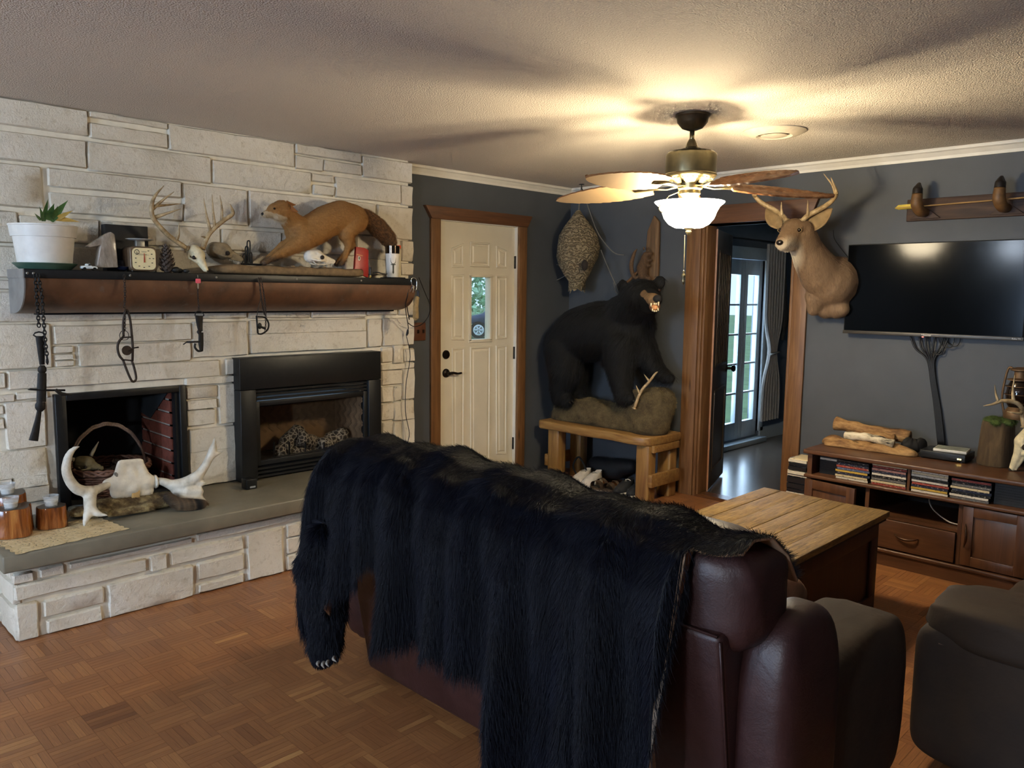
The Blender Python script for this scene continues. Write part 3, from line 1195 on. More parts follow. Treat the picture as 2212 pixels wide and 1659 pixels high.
tr = MB()
N = 18
tr.grid(lambda u, v: (trough(v)[0], my0 + .006 + (my1 - my0 - .012) * u, trough(v)[1]), 24, N)
tr.grid(lambda u, v: (trough(v)[0] - .003, my0 + .006 + (my1 - my0 - .012) * u, trough(v)[1] + .003), 24, N)
tr.build('trough', M_RUST, MAN, True, fix=False)
prof = [trough(k / 15) for k in range(16)] + [(XS + .003, MT - .208), (XS + .003, MT - .036)]
MB().prism([(p[0], p[1]) for p in prof], (0, my0, 0), (1, 0, 0), (0, 0, 1), (0, .006, 0)).build('end_cap', M_GALV, MAN)
prof2 = [(p[0] - .012, p[1] + .008) for p in prof[:16]] + prof[16:]
MB().prism(prof2, (0, my1 - .05, 0), (1, 0, 0), (0, 0, 1), (0, .006, 0)).build('end_cap', plain('dark_end_shade', '#33251d', .6), MAN)  # dark inset panel painted as the shade inside the trough's end
MB().box((XS + .002, my0 + .1, MT - .216), (.175, my1 - .02, MT - .207)).build('bottom_flange', M_BLACK, MAN)

# ---- planter
c = X(95, 520, .285)
pc = (.285, c[1], MT)
PT = thing('plant_pot', 'white plastic flower pot with a green saucer at the mantel end', 'flower pot', pc)
sa = MB().lathe([(.085, .0), (.10, .002), (.128, .030), (.133, .030), (.135, .027), (.106, -.0), (.085, -.0)], 36, pc).build('saucer', plain('green_plastic_saucer', '#3f5a4c', .45), PT, 40)
MB().lathe([(.108, .012), (.112, .016), (.128, .150), (.1355, .150), (.142, .198), (.145, .201), (.145, .206), (.137, .206), (.134, .19), (.130, .175), (.0, .175)], 40, pc, cap=False).build('pot', plain('white_plastic_pot', '#d9d7d0', .45, var=.06, scale=25), PT, 35)
MB().lathe([(.108, .006), (.1095, .012), (.1125, .022), (.1115, .028), (.10, .028)], 36, pc).build('base_ring', plain('tan_pot_base', '#c2a27a', .6), PT, 35)
MB().lathe([(0.0, .186), (.10, .184), (.132, .180)], 20, pc, cap=False).build('soil', plain('potting_soil', '#2c2018', .95, bump=.6), PT)
M_LF = plain('green_houseplant_leaf', '#4d6e3a', .4, var=.3, scale=40)
M_LFY = plain('yellowed_leaf', '#b08a3c', .5, var=.2, scale=40)


def leaf(p0, p1, wd, bend, mat, parent, name='leaf'):
    p0, p1 = np.array(p0), np.array(p1)
    d = p1 - p0
    side = np.cross(d, (1, 0.3, 0.2))
    side /= np.linalg.norm(side)
    nb = np.array(bend)
    m = MB()

    def fn(u, v):
        w = wd * sin(pi * min(1, .12 + .88 * u) ** .8) * (1 - u) ** .25
        q = p0 + d * u + nb * (u * u)
        fold = abs(v - .5) * .5
        return q + side * (v - .5) * 2 * w + np.array([.6, 0, .3]) * w * fold
    m.grid(fn, 9, 5)
    return m.build(name, mat, parent, True)


zt = MT + .185
for (a, b, wd, bd, mt) in (((95, 478), (100, 430), .013, (0.03, 0, 0), M_LF), ((110, 478), (140, 432), .020, (.02, .01, .0), M_LF), ((92, 478), (92, 446), .010, (.02, -.02, 0), M_LF),
                           ((118, 475), (118, 446), .016, (.05, 0, 0), M_LF), ((105, 476), (112, 440), .02, (.04, 0, 0), M_LF), ((120, 474), (172, 472), .012, (.02, 0, -.02), M_LFY), ((88, 476), (74, 460), .008, (.0, 0, 0), M_LF), ((122, 474), (150, 456), .012, (.06, 0, .0), M_LFY)):
    leaf(X(a[0], a[1], .28), X(b[0], b[1], .29), wd, bd, mt, PT)

# ---- toy truck
q = X(192, 580, .375)
tx = np.array([.375, q[1], MT])
TT = thing('toy_car', 'tiny white toy off-road car on the mantel', 'toy car', tx)
M_TOY = plain('white_toy_paint', '#d9e0e0', .3)
MB().prism([(-.036, .008), (-.036, .020), (-.030, .0215), (.006, .0215), (.030, .0195), (.036, .016), (.036, .008)], tx + (-.012, 0, 0), (0, 1, 0), (0, 0, 1), (.024, 0, 0)).build('body', M_TOY, TT, bevel=.0015)
MB().prism([(-.016, .021), (-.013, .031), (.004, .031), (.010, .021)], tx + (-.010, 0, 0), (0, 1, 0), (0, 0, 1), (.020, 0, 0)).build('cabin', M_TOY, TT, bevel=.001)
MB().prism([(-.005, .0225), (-.004, .0295), (.003, .0295), (.007, .0225)], tx + (.0102, 0, 0), (0, 1, 0), (0, 0, 1), (.0006, 0, 0)).build('window', M_SOOT, TT)
for yy in (-.022, .022):
    for xx in (-.012, .0095):
        MB().lathe([(.0075, -.0015), (.0075, .0025), (0, .0025)], 12, tx + (xx, yy, .0075), RX).build('wheel', M_BLACK, TT)

# ---- polished stone point, black box, blue-grey dish
poly = [(205, 579), (214, 530), (190, 535), (186, 532), (226, 506), (236, 501), (244, 506), (247, 525), (252, 578)]
org = X(205, 579, .33)
pts2 = [(X(a, b, .33)[1], max(X(a, b, .33)[2], MT)) for a, b in poly]
m = Mat('smoky_quartz')
n_ = m.noise(20, 5, .7, (2, 2, .6))
m.set(m.ramp(n_, [(.3, '#8b8175'), (.55, '#b9afa3'), (.75, '#d8d2ca')]), .18, Transmission_Weight=.25)
RK = MB().prism(pts2, (.30, 0, 0), (0, 1, 0), (0, 0, 1), (.055, 0, 0)).build('quartz_rock', m.m, bevel=.006)
tag(RK, 'pale grey smoky quartz point beside the kitchen scale', 'rock')
a, b = X(227, 577, .17), X(316, 490, .17)
BX = MB().box((.135, a[1], MT), (.19, b[1], b[2])).build('black_box', plain('black_box_board', '#17191c', .55), bevel=.003)
tag(BX, 'plain black upright box behind the quartz rock', 'box')
q = X(264, 577, .30)
DS = MB().lathe([(.0, 0), (.02, .001), (.034, .012), (.040, .03), (.037, .03), (.03, .014), (.018, .005), (0, .004)], 24, (.30, q[1], MT), rot('Y', 25)).build('glass_dish', Mat('smoked_blue_glass').set('#39405e', .1, Transmission_Weight=.5, IOR=1.4), None, 40)
DS.location = (0, 0, .012)
tag(DS, 'small dark blue glass dish beside the kitchen scale', 'dish')

# ---- kitchen scale
q0, q1 = X(282, 580, .37), X(338, 534, .37)
sy0, sy1_, sz0, sz1 = q0[1], q1[1], MT + .004, q1[2]
SCL = thing('kitchen_scale', 'brown kitchen scale with cream dial and steel tray', 'kitchen scale', (.34, (sy0 + sy1_) / 2, MT))
M_SCB = plain('brown_scale_case', '#6b5844', .4, .2, var=.1)


def rrect(w, h, r, n=5, bulge=0.0):
    pts = []
    for cx_, cy_, a0 in ((w / 2 - r, h / 2 - r, 0), (-w / 2 + r, h / 2 - r, 90), (-w / 2 + r, -h / 2 + r, 180), (w / 2 - r, -h / 2 + r, 270)):
        for k in range(n + 1):
            a = radians(a0 + 90 * k / n)
            pts.append((cx_ + r * cos(a), cy_ + r * sin(a)))
    return pts


sc_c = (0, (sy0 + sy1_) / 2, (sz0 + sz1) / 2)
sw, sh = sy1_ - sy0, sz1 - sz0
MB().prism(rrect(sw, sh, .022), (.265, sc_c[1], sc_c[2]), (0, 1, 0), (0, 0, 1), (.105, 0, 0)).build('case', M_SCB, SCL, bevel=.006, seg=3)
fc = MB().prism(rrect(sw * .86, sh * .88, .022), (.3705, sc_c[1] + .001, sc_c[2]), (0, 1, 0), (0, 0, 1), (.002, 0, 0)).build('dial', plain('cream_dial', '#e8dcb0', .35, var=.04), SCL)
M_INK = plain('black_ink', '#1d1a17', .6)
MR = Matrix.Rotation(pi / 2, 4, 'X')
rg = MB()
for k in range(24):
    a0, a1 = k * pi / 12, (k + 1) * pi / 12
    cy_, cz_ = sc_c[1] - sw * .25, sc_c[2] + sh * .27
    rg.add([(.3729, cy_ + r_ * cos(a), cz_ + r_ * sin(a)) for a in (a0, a1) for r_ in (.0095, .0125)], [(0, 1, 3, 2)])
rg.box((.3727, cy_ - .0012, cz_ - .009), (.3731, cy_ + .0016, cz_ + .002))
rg.build('maker_mark', M_INK, fc)
nb = MB()
for k, (u, v) in enumerate(((.18, .33), (.30, .2), (.36, .02), (.31, -.16), (.19, -.30), (.0, -.35), (-.18, -.30), (-.31, -.16), (-.30, .02), (.22, .02))):
    nb.box((.3727, sc_c[1] + u * sw - .004, sc_c[2] + v * sh - .0018), (.3731, sc_c[1] + u * sw + .004, sc_c[2] + v * sh + .0018))
for v, u0, u1 in ((.30, -.08, .12), (.27, -.08, .1), (.19, -.28, .12), (.16, -.3, .2)):
    nb.box((.3727, sc_c[1] + u0 * sw, sc_c[2] + v * sh - .0006), (.3731, sc_c[1] + u1 * sw, sc_c[2] + v * sh + .0006))
nb.build('dial_marks', M_INK, fc)
MB().prism([(-.0035, -.012), (.0035, -.012), (.0012, .034), (-.0012, .034)], (.3735, sc_c[1] + .002, sc_c[2] - .006), (0, 1, 0), (0, 0, 1), (.0012, 0, 0)).build('pointer', plain('red_pointer', '#a5412c', .5), SCL)
pz = X(305, 520, .32)[2]
MB().box((.305, sc_c[1] - .021, sz1 - .004), (.335, sc_c[1] + .022, pz)).build('post', M_BOLT, SCL, bevel=.002)
MB().lathe([(.0, 0), (.052, 0), (.066, .006), (.0655, .0075), (.051, .0025), (0, .0025)], 30, (.32, sc_c[1] + .002, pz), None, cap=False).build('tray', plain('white_enamel_tray', '#cfd2cf', .3, .3), SCL, 40)
for yy in (sy0 + .012, sy1_ - .012):
    for xx in (.28, .36):
        MB().ball((xx, yy, MT + .004), .004, 8).build('foot', M_BOLT, SCL, True)


# ---- pine cone
def pinecone(c, h, r, mat, label, loc_parent=None, M=None, n=95, group=None):
    T = thing('pine_cone', label, 'pine cone', c, group)
    core = MB().lathe([(r * .25, 0), (r * .62, h * .12), (r * .6, h * .4), (r * .4, h * .75), (r * .08, h * .98)], 12, (0, 0, 0), M)
    sc = MB()
    for k in range(n):
        t = k / n
        a = k * 2.39996
        z = h * (.02 + .95 * t)
        rr = r * (1.0 - .15 * (1 - min(1, t * 5)) - .72 * max(0, t - .25) ** 1.3)
        s = r * .36 * (1 - .5 * t)
        Q = Matrix.Rotation(a, 4, 'Z') @ Matrix.Translation((rr * .45, 0, z)) @ Matrix.Rotation(radians(-28 - 35 * t), 4, 'Y')
        if M is not None:
            Q = M @ Q
        sc.add([tuple(Q @ Vector(p)) for p in ((0, -s * .35, 0), (rr * .55, -s * .6, s * .12), (rr * .68, 0, s * .3), (rr * .55, s * .6, s * .12), (0, s * .35, 0), (rr * .3, 0, -s * .2))],
               [(0, 1, 2, 3, 4), (0, 5, 1), (1, 5, 2), (2, 5, 3), (3, 5, 4)])
    off = Matrix.Translation(Vector([float(q) for q in c]))
    for mb_, nm in ((core, 'core'), (sc, 'scales')):
        mb_.v = [tuple(off @ Vector(p)) for p in mb_.v]
        o = mb_.build(nm, mat, T)
        if nm == 'scales':
            o['kind'] = 'stuff'
    return T


M_CONE = plain('pine_cone_scale', '#4b3f36', .75, var=.35, scale=60)
q = X(361, 581, .345)
pinecone((.345, q[1], MT), X(361, 531, .345)[2] - MT, .044, M_CONE, 'open brown pine cone beside the kitchen scale')
M_PEB = plain('charcoal_pebble', '#20201f', .6, var=.3, bump=.3)
for k, (px, py, s) in enumerate(((379, 581, .017), (391, 581, .015), (402, 582, .013), (384, 572, .012))):
    q = X(px, py, .36)
    pb = MB().ball((0, 0, 0), (s * 1.1, s * 1.3, s * .8), 12).build('dark_pebble', M_PEB, None, True)
    pb.location = (.36 - .02 * (k % 2), q[1], MT + s * .78 + (.012 if k == 3 else 0))
    tag(pb, 'small charcoal pebble between pine cone and antlered skull', 'pebble', 'charcoal pebbles on the mantel')


# ---- antlers and skulls
def antler(name, beam, radii, tines, mat, parent, n=8):
    m = MB()
    B_ = bez(beam, 6)
    R_ = interp(radii, 6)
    m.tube(B_, R_, n)
    for pts, r0 in tines:
        b_ = bez(pts, 5)
        m.tube(b_, [r0 * (1 - .85 * (k / (len(b_) - 1)) ** 1.4) for k in range(len(b_))], n)
    # burr at the base
    d = np.array(B_[1]) - np.array(B_[0])
    d /= np.linalg.norm(d)
    m.tube([np.array(B_[0]) - d * .004, np.array(B_[0]), np.array(B_[0]) + d * .006], [radii[0] * 1.05, radii[0] * 1.5, radii[0] * 1.05], n)
    return m.build(name, mat, parent, True)


def V3(*a):
    return np.array(a, float)


def skull(parent, base, fwd, up, L, mat, wid=.5, name='skull', teeth=False, deep=.5, holes=True):
    """cranium, tapering muzzle, cheek arches and dark balls painted as shaded hollows; base = back of the skull, L = its length"""
    f = V3(*fwd) / np.linalg.norm(fwd)
    u = V3(*up)
    u = u - f * (u @ f)
    u /= np.linalg.norm(u)
    s = np.cross(f, u)
    b = V3(*base)

    def p(a, h, w):
        return b + (f * a + u * h + s * w) * L
    m = MB()
    W = wid
    cap(m, p(.12, .0, 0), L * .20 * W * 2, p(.36, .02, 0), L * .21 * W * 2)
    cap(m, p(.36, .02, 0), L * .19 * W * 2, p(.62, -.04, 0), L * .12 * W * 2)
    cap(m, p(.62, -.04, 0), L * .12 * W * 2, p(.94, -.10, 0), L * .07 * W * 2)
    for k in (-1, 1):
        cap(m, p(.10, -.10, .17 * k * W * 2), L * .03, p(.34, -.13, .27 * k * W * 2), L * .035)
        cap(m, p(.34, -.13, .27 * k * W * 2), L * .035, p(.56, -.10, .13 * k * W * 2), L * .045)
        cap(m, p(.30, .10, .17 * k * W * 2), L * .045, p(.46, .02, .20 * k * W * 2), L * .03)
        cap(m, p(.55, -.14, .07 * k * W * 2), L * .04, p(.93, -.17, .04 * k * W * 2), L * .022)
    v, f_ = remesh(m, L * .022, 3)
    o = skin(name, v, f_, mat, parent)
    if holes:
        for k in (-1, 1):
            h = MB().ball(p(.43, -.015, .205 * k * W * 2), (L * .07, L * .07, L * .07), 12).build('socket_shade', M_HOLE, o, True)
        MB().ball(p(.97, -.09, 0), (L * .045,) * 3, 10).build('nasal_shade', M_HOLE, o, True)
    if teeth:
        t = MB()
        for k in (-1, 1):
            for i in range(7):
                q = p(.58 + i * .055, -.17, (.06 - .004 * i) * k * W * 2)
                t.lathe([(L * .016, 0), (L * .012, -L * .03), (0.0005, -L * (.05 if i != 5 else .10))], 5, q, None)
        t.build('teeth', M_BONEW, o)
    return o


DSK = thing('deer_skull', 'antlered deer skull leaning on the mantel beside the pine cone', 'skull', X(425, 585, .34))
bs = X(418, 540, .30)
tp = X(452, 583, .395)
skull(DSK, bs - (tp - bs) * .08, tp - bs, (0.55, .2, 1), np.linalg.norm(tp - bs) * 1.05, M_BONE, .55)


def PL(pts, x0, x1=None):
    x1 = x0 if x1 is None else x1
    n = len(pts)
    return [X(a, b, x0 + (x1 - x0) * i / max(1, n - 1)) for i, (a, b) in enumerate(pts)]


antler('antler', PL([(404, 537), (367, 511), (342, 486), (329, 466), (328, 443), (335, 423), (354, 401)], .305, .33), [.013, .013, .0125, .012, .011, .008, .002],
       [(PL([(333, 470), (360, 461), (391, 451)], .31, .35), .010), (PL([(329, 452), (352, 432), (376, 414)], .31, .33), .009), (PL([(332, 445), (360, 443), (391, 440)], .30, .27), .008), (PL([(380, 520), (386, 505), (386, 481)], .31, .33), .010)], M_ANT, DSK)
antler('antler', PL([(437, 537), (453, 504), (481, 478), (502, 463), (501, 452), (497, 441)], .30, .34), [.013, .0125, .012, .011, .008, .002],
       [(PL([(455, 500), (446, 465), (440, 428)], .31, .33), .009), (PL([(464, 490), (460, 455), (458, 420)], .31, .34), .009), (PL([(479, 478), (479, 450), (475, 422)], .31, .33), .009), (PL([(448, 516), (440, 512), (434, 511)], .30, .33), .007)], M_ANT, DSK)
SK2 = thing('doe_skull', 'weathered grey antlerless skull facing away along the mantel', 'skull', X(490, 575, .22))
bs, tp = X(455, 538, .215), X(521, 553, .235)
skull(SK2, bs, tp - bs, (0.1, .2, 1), np.linalg.norm(tp - bs) * 1.08, M_BONEG, .62, teeth=True)
bt = thing('wire_trap', 'small black wire trap standing behind the fox paw', 'trap', X(533, 575, .25))
w_ = MB()
for px, h0 in ((528, 548), (533, 532), (537, 520), (541, 545)):
    w_.tube(bez(PL([(px - 4, 572), (px - 3, (h0 + 572) / 2), (px - 3, h0 + 4), (px, h0), (px + 3, h0 + 4), (px + 3, (h0 + 572) / 2), (px + 4, 572)], .24, .26), 4), .004, 6)
w_.build('springs', M_IRON, bt, True)
w_ = MB().tube(PL([(505, 577), (560, 580)], .25, .28), .008, 8).tube(PL([(520, 570), (565, 572)], .27, .3), .006, 8)
w_.build('jaws', M_IRON, bt)

# ---- fox mount
FXB = MB()
fb0, fb1 = X(462, 590, .36)[1], X(795, 592, .36)[1]


def fbase(u, v):
    # rounded driftwood slab
    y = fb0 + (fb1 - fb0) * u
    e = (1 - abs(2 * u - 1) ** 14) ** .5
    a = 2 * pi * v
    hx, hz = .085 * e + .002, .024 * e + .002
    sx_ = abs(cos(a)) ** .5 * (1 if cos(a) > 0 else -1)
    sz_ = abs(sin(a)) ** .5 * (1 if sin(a) > 0 else -1)
    return (.285 + hx * sx_, y, MT + .0265 + hz * sz_ + .004 * sin(y * 31) * (sz_ > 0))


FXB.grid(fbase, 40, 20, cv=True)
M_EARTH = plain('brown_earth_base', '#7c6547', .85, var=.25, scale=30, bump=.5)
FOX = thing('fox_mount', 'stretching red fox taxidermy on a driftwood slab', 'taxidermy fox', (.285, (fb0 + fb1) / 2, MT))
fbo = FXB.build('driftwood_base', M_EARTH, FOX, True)
for px in (632, 650, 700):
    q = X(px, 572, .31)
    MB().ball((.31, q[1], MT + .054), (.012, .015, .008), 8).build('pebble', M_EARTH, fbo, True)
fx = .285


def FP(px, py, x=fx):
    return X(px, py, x)


m = MB()
S = 1 / 395.0
for (a, ra), (b, rb) in zip([((763, 474), 33), ((735, 468), 35), ((705, 478), 34), ((680, 494), 34), ((655, 508), 32)], [((735, 468), 35), ((705, 478), 34), ((680, 494), 34), ((655, 508), 32), ((645, 500), 29)]):
    cap(m, FP(*a), ra * S * 1.1, FP(*b), rb * S * 1.1)
cap(m, FP(648, 497), 31 * S, FP(627, 476), 23 * S)
cap(m, FP(632, 481), 24 * S, FP(612, 458, fx + .02), 21 * S)
cap(m, FP(607, 455, fx + .02), 24 * S, FP(593, 456, fx + .03), 17.5 * S)      # head
cap(m, FP(592, 459, fx + .03), 13.5 * S, FP(571, 463.5, fx + .035), 7.5 * S)      # muzzle
cap(m, FP(600, 466, fx + .045), 13 * S, FP(611, 468, fx + .05), 11 * S)    # cheek
cap(m, FP(600, 466, fx - .01), 13 * S, FP(611, 468, fx - .02), 11 * S)
for k, dx in ((0, .045), (1, -.045)):
    sh = (8 if k else 0)
    cap(m, FP(657, 518, fx + dx * .7), 24 * S, FP(620 - sh, 541 - sh, fx + dx * .8), 13 * S)
    cap(m, FP(620 - sh, 541 - sh, fx + dx * .8), 12 * S, FP(584 - sh * .5, 560 - sh * .3, fx + dx), 7 * S)
    cap(m, FP(584 - sh * .5, 560 - sh * .3, fx + dx), 7 * S, FP(571 - sh * .5, 568, fx + dx), 6.5 * S)
    cap(m, FP(760, 478, fx + dx * .6), 30 * S, FP(748, 505, fx + dx), 20 * S)
    cap(m, FP(748, 505, fx + dx), 18 * S, FP(753 + sh, 531, fx + dx), 9 * S)
    cap(m, FP(753 + sh, 531, fx + dx), 8.5 * S, FP(743 - sh, 560, fx + dx), 6 * S)
    cap(m, FP(743 - sh, 560, fx + dx), 6.5 * S, FP(735 - sh, 570, fx + dx), 6.5 * S)
v, f_ = remesh(m, .007, 4)


def foxcol(p):
    c = np.array(lin('#9b6e36')[:3])
    y, z = p[1], p[2]
    yn, zn = FP(571, 463)[1], FP(571, 463)[2]
    back = np.array(lin('#80582c')[:3])
    t = np.clip((z - FP(700, 480)[2]) / .08, 0, 1)
    c = c * (1 - .55 * t) + back * .55 * t
    if z < FP(600, 466)[2] - .25 * (y - FP(590, 460)[1]) and y < FP(608, 460)[1] and z > FP(600, 484)[2]:
        c = np.array(lin('#b8a98c')[:3])
    zl = FP(600, 553)[2]
    t = np.clip((zl - z) / .03 + .3, 0, 1) if (y < FP(620, 500)[1] and z < FP(600, 540)[2]) or z < FP(740, 545)[2] else 0
    c = c * (1 - t) + np.array(lin('#241a14')[:3]) * t
    return c


mf = Mat('red_fox_coat')
mf.set(mf.mix(.35, mf.attr('tint'), mf.ramp(mf.noise(90, 3), [(.3, '#64472a'), (.7, '#b38650')])), .75)
mf.bump(mf.noise(140, 3, .6, (1, .25, 1)), .5, .006)
fxo = skin('body', v, f_, mf.m, FOX, foxcol)
mh = Mat('fox_hair')
mh.set(mh.attr('tint'), .6)
fur('coat', v, f_, mh.m, fxo, 16000, .017, lambda P, N: np.tile([0.0, .9, -.45], (len(P), 1)), .25, .00045, 3, .25, colfn=foxcol)
# tail
tl = MB()
tb = bez(PL([(772, 462), (790, 470), (815, 490), (838, 515), (850, 541)], .275, .25), 6)
tr_ = interp([13 * S, 19 * S, 22 * S, 19 * S, 8 * S], 6)
tl.tube(tb, tr_, 14)
mt = Mat('fox_tail_coat')
mt.set(mt.ramp(mt.noise(60, 4), [(.3, '#4a3524'), (.6, '#7c5836'), (.8, '#93703f')]), .8)
mt.bump(mt.noise(120, 3), .5, .006)
tlo = tl.build('tail', mt.m, FOX, True)
tv = np.array(tl.v)
dirT = np.array(tb[-1]) - np.array(tb[0])
fur('tail_hair', tv, tl.f, mt.m, tlo, 6000, .028, lambda P, N: np.tile(dirT, (len(P), 1)), .35, .0005, 3, .1)
for (a, b, x0) in (((626, 449), (647, 459), fx + .062), ((618, 440), (642, 443), fx - .02)):
    e0, e1 = FP(a[0], a[1], x0), FP(b[0], b[1], x0 + .01)
    ear = MB()
    d = e1 - e0
    up_ = np.cross(d, (1, 0, 0))
    up_ /= np.linalg.norm(up_)
    ear.add([e0 - up_ * .022, e0 + up_ * .026, e1, e0 + V3(.014, 0, 0)], [(0, 3, 2), (3, 1, 2), (0, 2, 1), (0, 1, 3)])
    ear.build('ear', plain('fox_ear', '#8f5f35', .8), FOX, bevel=.003)
MB().ball(FP(567.5, 462.5, fx + .037), (.011, .010, .010), 10).build('nose', M_SOOT, FOX, True)
for dx in (.070, -.018):
    MB().ball(FP(593, 450.5, fx + dx), (.006, .0075, .006), 10).build('eye', Mat('dark_glass_eye').set('#1a0f08', .05), FOX, True)

# ---- white carnivore skull
WS = thing('fox_skull', 'clean white carnivore skull with bared teeth under the fox', 'skull', X(690, 575, .335))
bs, tp = X(662, 553, .335), X(724, 558, .345)
so = skull(WS, bs, tp - bs, (0, 0, 1), np.linalg.norm(tp - bs), M_BONEW, .5, teeth=True)
j = MB()
for k in (-1, 1):
    o_ = V3(.03 * k * .8, 0, 0)
    j.tube(bez([X(670, 560, .335) + o_, X(678, 570, .335) + o_, X(700, 571, .338) + o_ * .7, X(722, 567, .345) + o_ * .2], 5), interp([.004, .008, .006, .004], 5), 8, flat=.5)
j.build('lower_jaw', M_BONEW, so, True)

# ---- red packet, cartridge, tumbler, orange-capped bottle, folding knife
a, b = X(763, 588, .30), X(795, 536, .30)
RP = thing('red_packet', 'red packet with a white oval behind the fox hind legs', 'packet', (.3, (a[1] + b[1]) / 2, MT))
M_RED = plain('red_card', '#a5271f', .4, var=.08)
pk = MB().prism([(a[1], MT + .036), (b[1] - .004, MT + .001), (b[1], b[2] - .012), (b[1] - .03, b[2]), (a[1] + .02, b[2] + .004), (a[1] + .008, MT + .06)], (.288, 0, 0), (0, 1, 0), (0, 0, 1), (.018, 0, 0)).build('pouch', M_RED, RP, bevel=.002)
oc = X(776, 558, .307)
MB().lathe([(.0, 0), (.0145, 0), (.0145, .0006), (0, .0006)], 24, (.3062, oc[1], oc[2]), RX, sy=.62).build('oval', plain('white_print', '#e8e2d6', .5), pk)
MB().lathe([(.0, 0), (.0105, 0), (.0105, .0006), (0, .0006)], 20, (.3067, oc[1] + .0005, oc[2] + .001), RX, sy=.5).build('figure_print', plain('brown_print', '#5d5240', .6), pk)
tx_ = MB()
for k in range(9):
    yy = oc[1] - .018 + k * .0052
    tx_.box((.3062, yy, oc[2] + .021 - .0009 * k), (.3066, yy + .0034, oc[2] + .0265 - .0009 * k))
tx_.build('lettering', plain('yellow_print', '#d9a060', .5), pk)
q = X(800, 592, .375)
CR = thing('cartridge', 'black cylinder with a brass end standing on the mantel', 'cartridge', (.375, q[1], MT))
MB().lathe([(.0065, .014), (.0066, .055), (.006, .066), (0, .066)], 14, (.375, q[1], MT)).build('tube', M_BLACK, CR, 40)
MB().lathe([(.0072, 0), (.0072, .002), (.0064, .003), (.0064, .016), (0, .016)], 14, (.375, q[1], MT)).build('brass_end', plain('bright_brass', '#c9ad62', .25, .9), CR, 40)
q = X(848, 591, .30)
tc = (.30, q[1], MT + .008)
hgt = X(848, 531, .30)[2] - MT - .006
TB = thing('steel_tumbler', 'white tumbler with a deer skull print at the mantel end', 'tumbler', tc)
MB().lathe([(0, 0), (.035, 0), (.037, .003), (.0455, hgt * .74)], 30, tc, cap=False).build('cup', plain('white_powder_coat', '#dcd6ca', .35, var=.04), TB, 40)
MB().lathe([(.0458, hgt * .74), (.0475, hgt * .985), (.0455, hgt * .985), (.044, hgt * .93), (0, hgt * .93)], 30, tc, cap=False).build('steel_rim', plain('dark_polished_steel', '#4a4036', .15, .95), TB, 40)
# printed deer skull, wrapped round the cup
pr_ = MB()
va = V3(CAM[0] - tc[0], CAM[1] - tc[1], 0)
a0 = atan2(va[1], va[0]) + .12


def onc(u, z):
    rr = .037 + (.0455 - .037) * (z / (hgt * .74)) + .0006
    return (tc[0] + rr * cos(a0 + u / rr), tc[1] + rr * sin(a0 + u / rr), tc[2] + z)


for poly in ([(-.006, .058), (.006, .058), (.0045, .03), (.006, .02), (0, .013), (-.006, .02), (-.0045, .03)],
             [(.005, .056), (.014, .066), (.017, .082), (.0185, .082), (.017, .064), (.006, .051)], [(-.005, .056), (-.014, .066), (-.017, .082), (-.0185, .082), (-.017, .064), (-.006, .051)],
             [(.008, .054), (.016, .057), (.016, .053), (.008, .05)], [(-.008, .054), (-.016, .057), (-.016, .053), (-.008, .05)]):
    k_ = hgt * .74 / .1
    pr_.add([onc(a, b * k_) for a, b in poly], [tuple(range(len(poly)))])
pr_.build('skull_print', plain('grey_skull_print', '#4d4a3c', .4, .4), TB, fix=False)
PH = MB().box((.24, q[1] - .055, MT), (.36, q[1] + .06, MT + .0078)).build('mobile_phone', M_BLACK, None, bevel=.003)
tag(PH, 'black phone lying under the white tumbler', 'phone')
q = X(858, 590, .20)
OB = thing('capped_bottle', 'bottle with an orange cap half hidden behind the tumbler', 'bottle', (.19, q[1], MT))
oz_ = X(858, 530, .20)[2] - MT
MB().lathe([(0, 0), (.03, 0), (.032, .004), (.032, oz_ - .03), (.026, oz_ - .02)], 24, (.19, q[1], MT), cap=False).build('body', plain('cream_bottle', '#cfc3a5', .4), OB, 40)
MB().lathe([(.033, oz_ - .021), (.033, oz_), (0, oz_)], 24, (.19, q[1], MT)).build('cap', plain('orange_cap', '#d8562a', .4), OB, 40)
kn = MB().tube(bez(PL([(806, 590), (815, 588), (826, 591), (836, 592)], .33, .35), 5), .004, 8).build('cable_coil', M_BLACK, None, True)
for v_ in kn.data.vertices:
    v_.co.z = max(v_.co.z, MT + .0035 - .004 + .004)
tag(kn, 'short black cable lying before the tumbler', 'cable')

# ================================================================== things hanging from the mantel
XHG = .418


def chain(pts, link_len, r, mat, parent, name='chain'):
    """interlocked oval links along a path, one part"""
    P = bez(pts, 10)
    d = np.cumsum([0] + [np.linalg.norm(np.array(P[i + 1]) - np.array(P[i])) for i in range(len(P) - 1)])
    L = d[-1]
    n = max(2, int(L / (link_len * .72)))
    m = MB()
    for k in range(n):
        s = (k + .5) / n * L
        i = min(len(P) - 2, int(np.searchsorted(d, s)) - 1)
        t = (s - d[i]) / max(1e-9, d[i + 1] - d[i])
        c = np.array(P[i]) * (1 - t) + np.array(P[i + 1]) * t
        dr = np.array(P[i + 1]) - np.array(P[i])
        dr /= np.linalg.norm(dr)
        sd = np.cross(dr, (1, 0, 0) if abs(dr[0]) < .8 else (0, 1, 0))
        sd /= np.linalg.norm(sd)
        if k % 2:
            sd = np.cross(dr, sd)
        m.tube([c + dr * cos(a) * link_len * .5 + sd * sin(a) * link_len * .30 for a in np.linspace(0, 2 * pi, 10, endpoint=False)], r, 5, closed=True)
    return m.build(name, mat, parent, True)


def HG(px, py, x=XHG):
    return at(px, py, 'x', x)


def HL(pts, x=XHG):
    return [HG(a, b, x) for a, b in pts]


